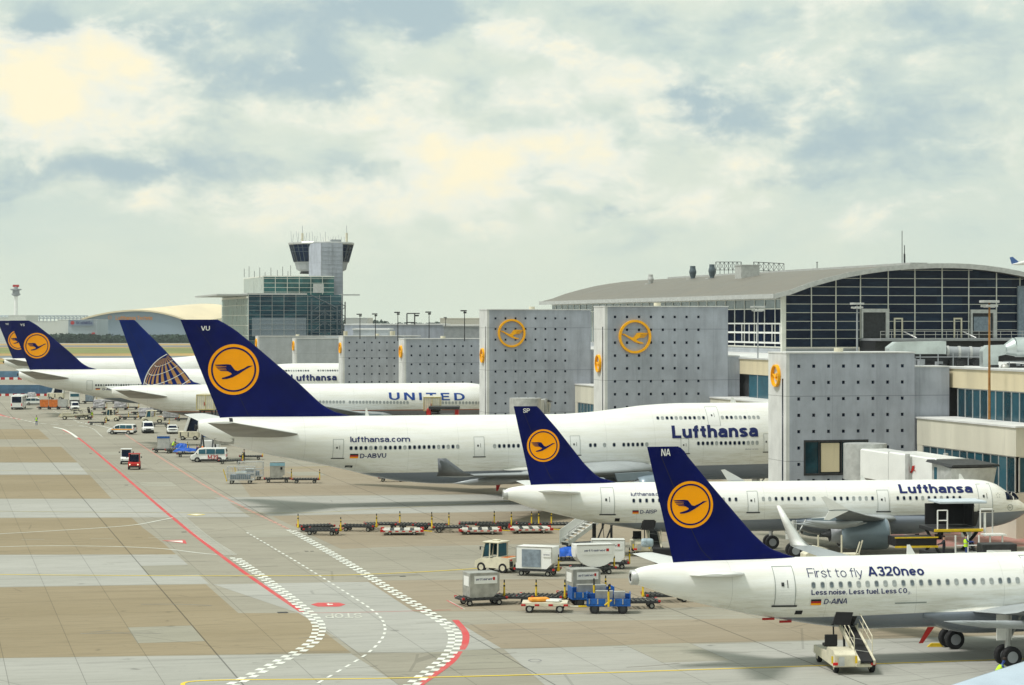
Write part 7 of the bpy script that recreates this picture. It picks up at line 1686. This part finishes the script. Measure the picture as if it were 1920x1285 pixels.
# ---- belt loaders
def belt_loader(x,y,rz,z0,z1,Lb,label,scale=1.,hood=True):
    g=G(x,y); r=empty('belt_loader',g,R(rz),label,'belt loader','belt loaders at the aircraft holds')
    # vehicle body lies left of the belt (local +y), +x points to the aircraft
    m=MB(); m.prism([(-3.6,.42),(-3.6,1.1),(-3.2,1.28),(-1.6,1.28),(-1.5,1.0),(1.8,.95),(1.9,.5),(-3.3,.4)],'y',.1,1.25); m.bx((-3.7,-.8,.42),(1.9,.1,.62)); m.build('body',M['cream'],r,.06,2)
    m=MB(); m.box((-3.72,.9,.75),(.05,.3,.5),0); m.build('rear_panel',M['lgrey'],r)
    for y_ in (1.25,-.85): m=MB(); m.box((-3.74,y_,.62),(.06,.28,.16)); m.build('tail_lamp',M['redlamp'],r,.02)
    m=MB(); m.box((-3.72,.1,.85),(.04,.12,.4)); m.box((-3.72,1.42,.85),(.04,.1,.4)); m.build('yellow_marker',M['yellow'],r)
    m=MB(); m.box((-.5,.85,1.25),(.6,.7,.16)); m.box((-.85,.85,1.55),(.14,.7,.6)); m.tube((.4,.8,.95),(.15,.8,1.5),.04); m.lathe([(.2,0),(.22,.03),(.2,.06)],12,0,Matrix.Translation((.13,.8,1.5))); m.build('seat',M['black'],r,.03)
    m=MB(); m.bx((-1.1,.25,1.7),(.6,1.4,1.78)); 
    for a_ in (-1.05,.55):
        for b_ in (.3,1.35): m.tube((a_,b_,.95),(a_,b_,1.72),.04)
    (m.build('canopy',M['dark'],r) if not hood else None)
    sl=math.atan2(z1-z0,Lb); c_,s_=math.cos(sl),math.sin(sl); x0=-3.9
    def P(a,b,h): return (x0+a*c_-h*s_,b-.45,z0+a*s_+h*c_)
    Lt=math.hypot(Lb,z1-z0)
    m=MB()
    for b in (-.42,.42):
        m.loft([[P(0,b-.06,-.18),P(0,b-.06,.08),P(0,b+.06,.08),P(0,b+.06,-.18)],[P(Lt,b-.06,-.18),P(Lt,b-.06,.08),P(Lt,b+.06,.08),P(Lt,b+.06,-.18)]],sm=False)
    m.build('conveyor_frame',M['cream'],r)
    m=MB(); m.loft([[P(0,-.36,-.05),P(0,-.36,.03),P(0,.36,.03),P(0,.36,-.05)],[P(Lt,-.36,-.05),P(Lt,-.36,.03),P(Lt,.36,.03),P(Lt,.36,-.05)]],sm=False)
    for k in range(4): a=Lt*(.15+.22*k); m.add([P(a,-.36,.04),P(a+.06,-.36,.045),P(a+.35,.36,.045),P(a+.29,.36,.04)],[(0,1,2,3)],1)
    m.build('belt',[M['black'],M['alu']],r)
    m=MB()
    for b,h0,h1 in ((-.5,.55,.95),(.5,.55,.95)):
        m.path([P(Lt*.12,b,.05),P(Lt*.16,b,h1),P(Lt*.96,b,h1),P(Lt*.99,b,.05)],.03)
        m.tube(P(Lt*.16,b,h0),P(Lt*.96,b,h0),.022)
        for q in (.3,.45,.6,.75,.9): m.tube(P(Lt*q,b,.05),P(Lt*q,b,h1),.022)
    m.build('handrail',M['cream'],r)
    m=MB(); m.tube((x0+Lb*.45,-.45,.55),P(Lt*.55,0+.0,-.1),.07); m.tube((x0+Lb*.75,-.45,.55),P(Lt*.8,0,-.1),.07); m.tube((x0+Lb*.9,-.1,.5),P(Lt*.92,.4,-.1),.05); m.build('lift_arm',M['dark'],r)
    m=MB(); m.loft([[P(Lt*.93,-.55,.0),P(Lt*.90,-.5,1.15),P(Lt*.90,.6,1.15),P(Lt*.93,.5,0)],[P(Lt*1.0,-.55,.0),P(Lt*.97,-.5,1.2),P(Lt*.97,.6,1.2),P(Lt*1.0,.5,0)]],sm=False,cap=True); m.build('rubber_bumper',M['black'],r,.05,2)
    wheels4(r,(-2.7,1.5),1.0,.38,.26,'cream'); return r
belt_loader(1580,1248,95,.75,2.95,7.2,'cream belt loader with raised black conveyor at the nearest airliner')
belt_loader(1212,1036,92,.75,2.9,7.2,'belt loader at the SP airliner with a bag on its belt, behind the nearest fin')
g=G(1213,1046); m=MB(); m.box((0,0,0),(1.0,.6,.7),0,.2); o=m.build('clear_bag',mat('pale_blue_film',(.42,.52,.58),.3,0,.3,4,bump=.5),None,.2,3); o.location=(g.x,g.y-.3,1.25); tag(o,'pale blue wrapped bag at the foot of the middle belt loader','bag')
g=G(1245,1056); m=MB(); m.bx((-.9,-.5,.3),(.9,.5,1.3)); o=m.build('cabinet',M['black'],None,.08,2); o.location=(g.x,g.y,-.1); tag(o,'small black cabinet beside the nearest fin, right of the middle belt loader','cabinet')
belt_loader(148,787,6,.7,1.3,6.2,'far cream belt loader with lowered conveyor and roof frame left of the worker',hood=False)
# loader steps below VU tail and the far jumbo (white hood shapes on truck)
def hood_loader(x,y,label,sc=1.,rz=0):
    g=G(x,y); r=empty('hold_loader',g,R(rz),label,'loader','hooded loaders at the jumbo tails'); r.scale=(sc,sc,sc)
    m=MB(); m.bx((-1.9,-1,.4),(1.6,1,1.5)); m.bx((-1.6,-1.01,.5),(-1.3,1.01,1.4),1); m.bx((-.3,-1.01,.5),(0,1.01,1.4),1); m.build('body',[M['cream'],M['dark']],r,.08,2)
    m=MB(); m.loft([[(-1.0,-.9,1.4),(-.55,-.9,1.4),(-.55,.9,1.4),(-1.0,.9,1.4)],[(.2,-.9,5.0),(.65,-.9,5.0),(.65,.9,5.0),(.2,.9,5.0)]],sm=False); m.build('side_panel',M['white'],r); m=MB(); m.loft([[(-.5,-.8,1.4),(1.2,-.8,1.4),(1.2,.8,1.4),(-.5,.8,1.4)],[(.6,-.8,4.8),(1.9,-.8,4.4),(1.9,.8,4.4),(.6,.8,4.8)]],sm=False); m.build('conveyor_hood',M['glass'],r)
    m=MB(); m.tube((1.5,-.9,1.4),(1.7,-.9,3.6),.12); m.tube((1.5,.9,1.4),(1.7,.9,3.6),.12); m.build('lift_arm',M['white'],r); wheels4(r,(-1.1,1.0),.95,.36,.26); return r
hood_loader(356,825,'cream loader with steep white hood under the jumbo tail tip',.95); hood_loader(106,750,'white loader hood rising to the far jumbo behind the orange trolleys',1.15)
# ---- passenger stairs
g=G(1058,1030); r=empty('passenger_stairs',g,R(28),'white wheeled passenger stairs with open rungs under the SP tail','passenger stairs')
m=MB(); Ls=5.4; Hs=3.6; n=15
for s_ in (-.75,.75): m.loft([[(0,s_-.04,.35),(0,s_+.04,.35),(0,s_+.04,.75),(0,s_-.04,.75)],[(Ls,s_-.04,Hs),(Ls,s_+.04,Hs),(Ls,s_+.04,Hs+.4),(Ls,s_-.04,Hs+.4)]],sm=False)
for i in range(n): t=(i+.5)/n; m.box((Ls*t,0,.5+(Hs-.1)*t),(.28,1.45,.05))
m.build('flight',M['white'],r)
m=MB(); m.loft([[(0,.80,.5),(0,.85,.5),(0,.85,1.55),(0,.80,1.55)],[(Ls,.80,Hs+.1),(Ls,.85,Hs+.1),(Ls,.85,Hs+1.15),(Ls,.80,Hs+1.15)]],sm=False); m.build('side_panel',M['white'],r)
m=MB(); m.path([(0,-.8,.5),(0,-.8,1.5),(Ls,-.8,Hs+1.1),(Ls+1.4,-.8,Hs+1.1)],.04)
for i in range(8): t=i/7; m.tube((Ls*t,-.8,.5+(Hs-.2)*t),(Ls*t,-.8,1.5+(Hs-.4)*t),.025)
m.build('handrail',M['lgrey'],r)
m=MB(); m.bx((Ls,-.8,Hs-.05),(Ls+1.5,.8,Hs+.08)); m.build('top_platform',M['cream'],r)
m=MB(); m.bx((.2,-.8,.3),(4.8,.8,.5)); m.tube((3.6,-.7,.5),(4.9,-.7,Hs-.3),.07); m.tube((3.6,.7,.5),(4.9,.7,Hs-.3),.07); m.tube((4.6,0,.3),(4.6,0,Hs),.12); m.build('chassis',M['dark'],r); wheels4(r,(.9,4.2),.7,.3,.2)
m=MB(); a=at(1114,982,197); b=at(1114,1010,197); m.tube((0,0,-(a-b).z),(0,0,0),.16); m.tube((0,0,-(a-b).z-2),(0,0,-(a-b).z),.04); o=m.build('tail_support',M['black']); o.location=a; tag(o,'thin black prop standing beside the passenger stairs under the SP tail','prop')
m=MB(); a=at(1130,984,196); m.tube((0,0,0),(.25,-.3,-a.z+.05),.03); m.tube((0,0,-.3),(0,0,.1),.09); o=m.build('ground_cable',M['dark']); o.location=a; tag(o,'thin cable hanging from the SP tail to the ground','cable')
# ---- container loader at the SP nose
g=G(1800,1042); g=Vector(((1800-CX)*190/F,190,0)); r=empty('container_loader',g,R(8),'tall container loader with railings and dark bridge at the SP forward hold','loader')
m=MB(); m.bx((-2.2,-.5,2.55),(1.6,3.6,2.85),0); m.bx((-2.3,-.62,2.6),(1.7,-.5,2.82),1); m.build('bridge_platform',[M['dark'],M['yellow']],r,.02)
m=MB()
for x_ in (-2.0,-1.2,1.5,2.5): m.tube((x_,-.5,2.8),(x_,-.5,4.3),.06)
m.path([(-2.0,-.5,4.3),(-1.2,-.5,4.3)],.05); m.path([(-2.0,-.5,3.5),(-1.2,-.5,3.5)],.05); m.path([(1.5,-.5,4.35),(2.5,-.5,4.35),(2.5,-.5,2.2)],.06); m.tube((1.9,-.4,2.2),(1.9,-.4,4.1),.1); m.build('railing',M['white'],r)
m=MB(); m.bx((-1.1,3.0,2.9),(1.3,3.2,4.9)); m.bx((1.35,1,2.9),(1.5,3.4,4.9)); m.bx((-1.9,2.9,2.9),(-1.1,3.1,4.6)); m.build('rubber_curtain',M['black'],r)
m=MB(); m.bx((-1.6,.2,4.75),(2.3,3.2,4.95)); m.build('canopy',mat('pale_blue_sheet',(.55,.62,.68),.5,0,.1,1),r,.04)
m=MB(); 
for s_ in (-1.7,1.3):
    m.tube((s_,-.2,.8),(s_,3.4,2.5),.13); m.tube((s_,3.4,.8),(s_,-.2,2.5),.13)
m.bx((-2.2,-3.5,.45),(1.8,3.6,.85)); m.build('scissor_lift',M['dark'],r); wheels4(r,(-1.6,1.2),1.6,.4,.3)
m=MB(); m.bx((-1.2,-2.6,1.05),(2.6,-2.4,1.2),0)
for x_ in (-1.2,-.2,.7,1.6,2.6): m.tube((x_,-2.5,.6),(x_,-2.5,2.5),.07,0)
m.path([(-1.2,-2.5,1.7),(1.6,-2.5,1.7)],.05); m.bx((1.2,-2.7,2.45),(2.9,-1.4,2.55),0); m.build('control_stand',[M['white']],r)
m=MB(); m.bx((-5.6,-1.2,1.55),(-2.3,1.0,2.25),0); m.bx((-5.7,-1.3,1.45),(-2.2,-1.2,1.6),1); m.bx((-5.7,-1.3,2.2),(-2.2,-1.2,2.3),1); m.build('roller_bed',[M['black'],M['yellow']],r)
# equipment showing over the NA fuselage
for (x,lab) in ((1533,'cream ground power cart standing before the SP wheel'),(1588,'cream service cart with a tall post beside the SP engine')):
    a=at(x,1040,176); r=empty('service_cart',(a.x,a.y,0),R(10),lab,'service cart','cream service carts beside the SP engine'); m=MB()
    if x==1533: m.prism([(-1.1,.5),(1.1,.5),(1.1,1.6),(.5,2.6),(-.2,2.75),(-1.1,2.2)],'y',-.7,.7); m.tube((-.2,-.8,.5),(-.2,-.8,3.6),.07)
    else: m.bx((-.8,-.6,.5),(.8,.6,2.2)); m.tube((-.6,-.6,.5),(-.6,-.6,3.6),.07); m.tube((.7,-.6,2.2),(1.0,-.6,3.2),.06); m.tube((.5,-.6,2.2),(.8,-.6,3.1),.06)
    m.build('body',M['cream'],r,.05); wheels4(r,(-.7,.7),.5,.3,.2)
a=at(1640,1042,172); r=empty('railed_platform',(a.x+4.4,a.y,0),R(8),'low white railed platform left of the container loader','platform'); m=MB()
m.bx((-2.2,-1,1.0),(3.6,1,1.2))
for i in range(6): m.tube((-2.2+i*1.16,-1,1.2),(-2.2+i*1.16,-1,2.6 if i<2 else 2.1),.05)
m.path([(-2.2,-1,1.75),(3.6,-1,1.75)],.04); m.build('deck',M['white'],r); wheels4(r,(-1.6,2.6),.8,.4,.25)
a=at(1868,1040,184); r=empty('metal_container',(a.x,a.y,.6),R(5),'dark metal container with a white label stripe right of the container loader','container'); m=MB(); m.bx((-1.3,-.8,0),(1.4,.8,1.6)); m.build('shell',M['dark'],r,.05); m=MB(); m.bx((-.7,-.83,1.0),(.9,-.81,1.15)); m.build('label_stripe',M['white'],r)
# ---- chocks
for x,y,lab in ((1754,1213,'yellow chock at the far main wheels of the nearest airliner'),):
    g=G(x,y); m=MB(); m.prism([(-.5,0),(.5,0),(.25,.22),(-.25,.22)],'y',-.12,.12); o=m.build('wheel_chock',M['yellow'],None,.02); o.location=g; tag(o,lab,'chock')
# ---- people
def person(x,y,label,rz=0,vest=True,trous='trousers',pose='stand',z=0.,D=None,arm=0.3):
    g=G(x,y) if D is None else at(x,y,D); g.z=z if D is None else g.z
    r=empty('person',g,R(rz),label,'person','apron workers'); h=1.0
    V=[];E=[];Rr=[]
    def v(p,rad): V.append(Vector(p)); Rr.append(rad); return len(V)-1
    lean=.0 if pose=='stand' else .35; hz=.93 if pose!='crouch' else .55
    pel=v((0,0,hz),.145); wa=v((lean*.25,0,hz+.17),.135); ch=v((lean*.7,0,hz+.40),.155); nk=v((lean*1.0,0,hz+.57),.065); hd0=v((lean*1.1+.01,0,hz+.66),.085); hd=v((lean*1.2+.02,0,hz+.76),.095)
    E+=[(pel,wa),(wa,ch),(ch,nk),(nk,hd0),(hd0,hd)]
    for s_ in (-1,1):
        st=.10*s_ if pose=='walk' else 0
        sh=v((lean*.85,s_*.19,hz+.48),.06); el=v((lean*.85+.05+arm*.3,s_*.25,hz+.22+arm*.1),.045); wr_=v((lean*.9+.16+arm*.5,s_*.22,hz+.02+arm*.5),.032); ha=v((lean*.9+.22+arm*.58,s_*.21,hz-.05+arm*.6),.038); E+=[(ch,sh),(sh,el),(el,wr_),(wr_,ha)]
        for q in range(4): f=v((lean*.9+.27+arm*.62,s_*.21+(q-1.5)*.02,hz-.13+arm*.62+abs(q-1.5)*.008),.009); E.append((ha,f))
        th=v((lean*.9+.27+arm*.58,s_*.21-s_*.045,hz-.06+arm*.62),.010); E.append((ha,th))
        hp=v((0,s_*.09,hz-.06),.10); kn=v((.04+st+(.28 if pose=='crouch' else 0),s_*.11,.5),.068); an=v((-.02+st*1.8,s_*.11,.09),.045); to=v((.16+st*1.8,s_*.12,.04),.04); E+=[(pel,hp),(hp,kn),(kn,an),(an,to)]
    me=bpy.data.meshes.new('body'); me.from_pydata([tuple(p) for p in V],E,[]); o=bpy.data.objects.new('body',me); col.objects.link(o); o.parent=r
    sk=o.modifiers.new('skin','SKIN'); 
    for i,rad in enumerate(Rr): me.skin_vertices[0].data[i].radius=(rad,rad)
    me.skin_vertices[0].data[0].use_root=True; sk.use_smooth_shade=True
    o.modifiers.new('smooth','SUBSURF').levels=1; o.modifiers['smooth'].render_levels=1
    mt=M.get('body_'+trous)
    if mt is None:
        mt=mat('body_'+trous,M_COL[trous],.8,0,0); nt=mt.node_tree; b=nt.nodes['Principled BSDF']; t=N(nt,'ShaderNodeTexCoord'); s=N(nt,'ShaderNodeSeparateXYZ'); nt.links.new(t.outputs['Object'],s.inputs[0])
        c=MIX(nt,MA(nt,'GREATER_THAN',s.outputs[2],1.50),M_COL[trous]+(1,),(.50,.29,.20,1)); c=MIX(nt,MA(nt,'LESS_THAN',s.outputs[2],.08),c,(.01,.01,.01,1)); nt.links.new(c,b.inputs['Base Color']); M['body_'+trous]=mt
    me.materials.append(mt)
    if vest:
        m=MB(); rg=[]
        for (cx_,cz_,a_,b_) in ((0,hz-.08,.17,.19),(lean*.25,hz+.17,.165,.185),(lean*.7,hz+.40,.185,.22),(lean*.85,hz+.52,.13,.17)): rg.append([(cx_+a_*math.cos(q),b_*math.sin(q),cz_) for q in [2*math.pi*i/14 for i in range(14)]])
        m.loft(rg,cap=False); vo=m.build('vest',M['hivis'],r); m=MB(); m.loft([[(lean*.4+a_*math.cos(q),b_*math.sin(q),cz_) for q in [2*math.pi*i/14 for i in range(14)]] for cz_,a_,b_ in ((hz+.16,.175,.195),(hz+.22,.18,.20))],cap=False); m.build('reflective_band',M['lgrey'],vo)
    m=MB(); m.lathe([(.101,-.02),(.108,.03),(.09,.08),(.05,.11),(.005,.12)],14,0,Matrix.Translation((lean*1.2+.01,0,hz+.79))); m.build('hair',M['hair'],r)
    return r
M_COL={'trousers':(.03,.06,.22),'darkwear':(.02,.022,.03),'whitewear':(.5,.5,.48)}
person(68.5,798,'lone worker in hi-vis vest and blue trousers standing at the far left',-90)
person(172,787,'worker in green hi-vis vest beside the far trolleys',180,arm=.8); person(324,846,'worker in hi-vis vest bending beside the tall pale container',0,pose='lean',arm=.5)
person(1110,1052,'worker in blue with a hi-vis vest behind the containers below the stairs',90,pose='lean')
person(1811,1046,'worker in hi-vis vest at the control stand of the container loader',0,D=186,arm=.6); person(1770,1048,'worker in white shirt and dark trousers standing on the container loader',180,vest=False,D=187,trous='darkwear',arm=.4)
person(1868,1284,'worker in hi-vis vest crouching beside the nearest main wheel',0,pose='crouch')
person(458,868,'dark-clothed worker right of the M39 van',180,vest=False,trous='darkwear'); person(369,858,'blue-clothed worker behind the M39 van',0,vest=False)

# more of the crowded far-left apron
for x,y,rz,lab in ((206,778,3,'far empty dolly behind the two wrapped freights'),(262,778,-4,'far empty dolly left of the cream tractor'),(300,800,8,'far dolly right behind the sedan roof'),(345,790,0,'far dolly near the jumbo tail tip'),(182,797,5,'far dolly in front of the worker at the trolleys'),(246,768,0,'far dolly in the shade under the globe-finned tail'),(432,870,6,'dolly right behind the M39 van')): dolly(x,y,rz,lab)
freight(292,776,4,2.2,1.5,'low grey film-wrapped freight, behind the white one at the cream tractor',seed=8); freight(205,757,0,2.0,1.4,'small film-wrapped freight, between the two larger far ones',seed=9); freight(338,778,2,2.2,1.8,'mauve film-wrapped freight, under the globe-finned tail at its right',seed=10)
car('van',186,745,180,'far white van in the shade under the globe-finned tail'); make_tug(210,790,175,M['cream'],'far cream tug beside the worker at the trolleys',True)
uld_on(168,757,0,'box',M['curtain'],'grey box container right of the small far van','dolly under the grey box container right of the far van',sign=False,w=1.8,h=1.6)
car('mini',66,760,10,'far light minivan right of the white bus',cat='minivan')
# ================================================================ AIR
hz=MB(); hz.bx((-900,-60,-1),(1000,2850,75)); ho=hz.build('haze',[bpy.data.materials.new('haze_air')]); hm=ho.data.materials[0]; hm.use_nodes=True; nt=hm.node_tree
for n in list(nt.nodes): nt.nodes.remove(n)
pv=N(nt,'ShaderNodeVolumePrincipled'); pv.inputs['Color'].default_value=(.86,.94,1,1); pv.inputs['Density'].default_value=.00006; pv.inputs['Anisotropy'].default_value=.3
ou=N(nt,'ShaderNodeOutputMaterial'); nt.links.new(pv.outputs[0],ou.inputs['Volume']); tag(ho,kind='stuff')
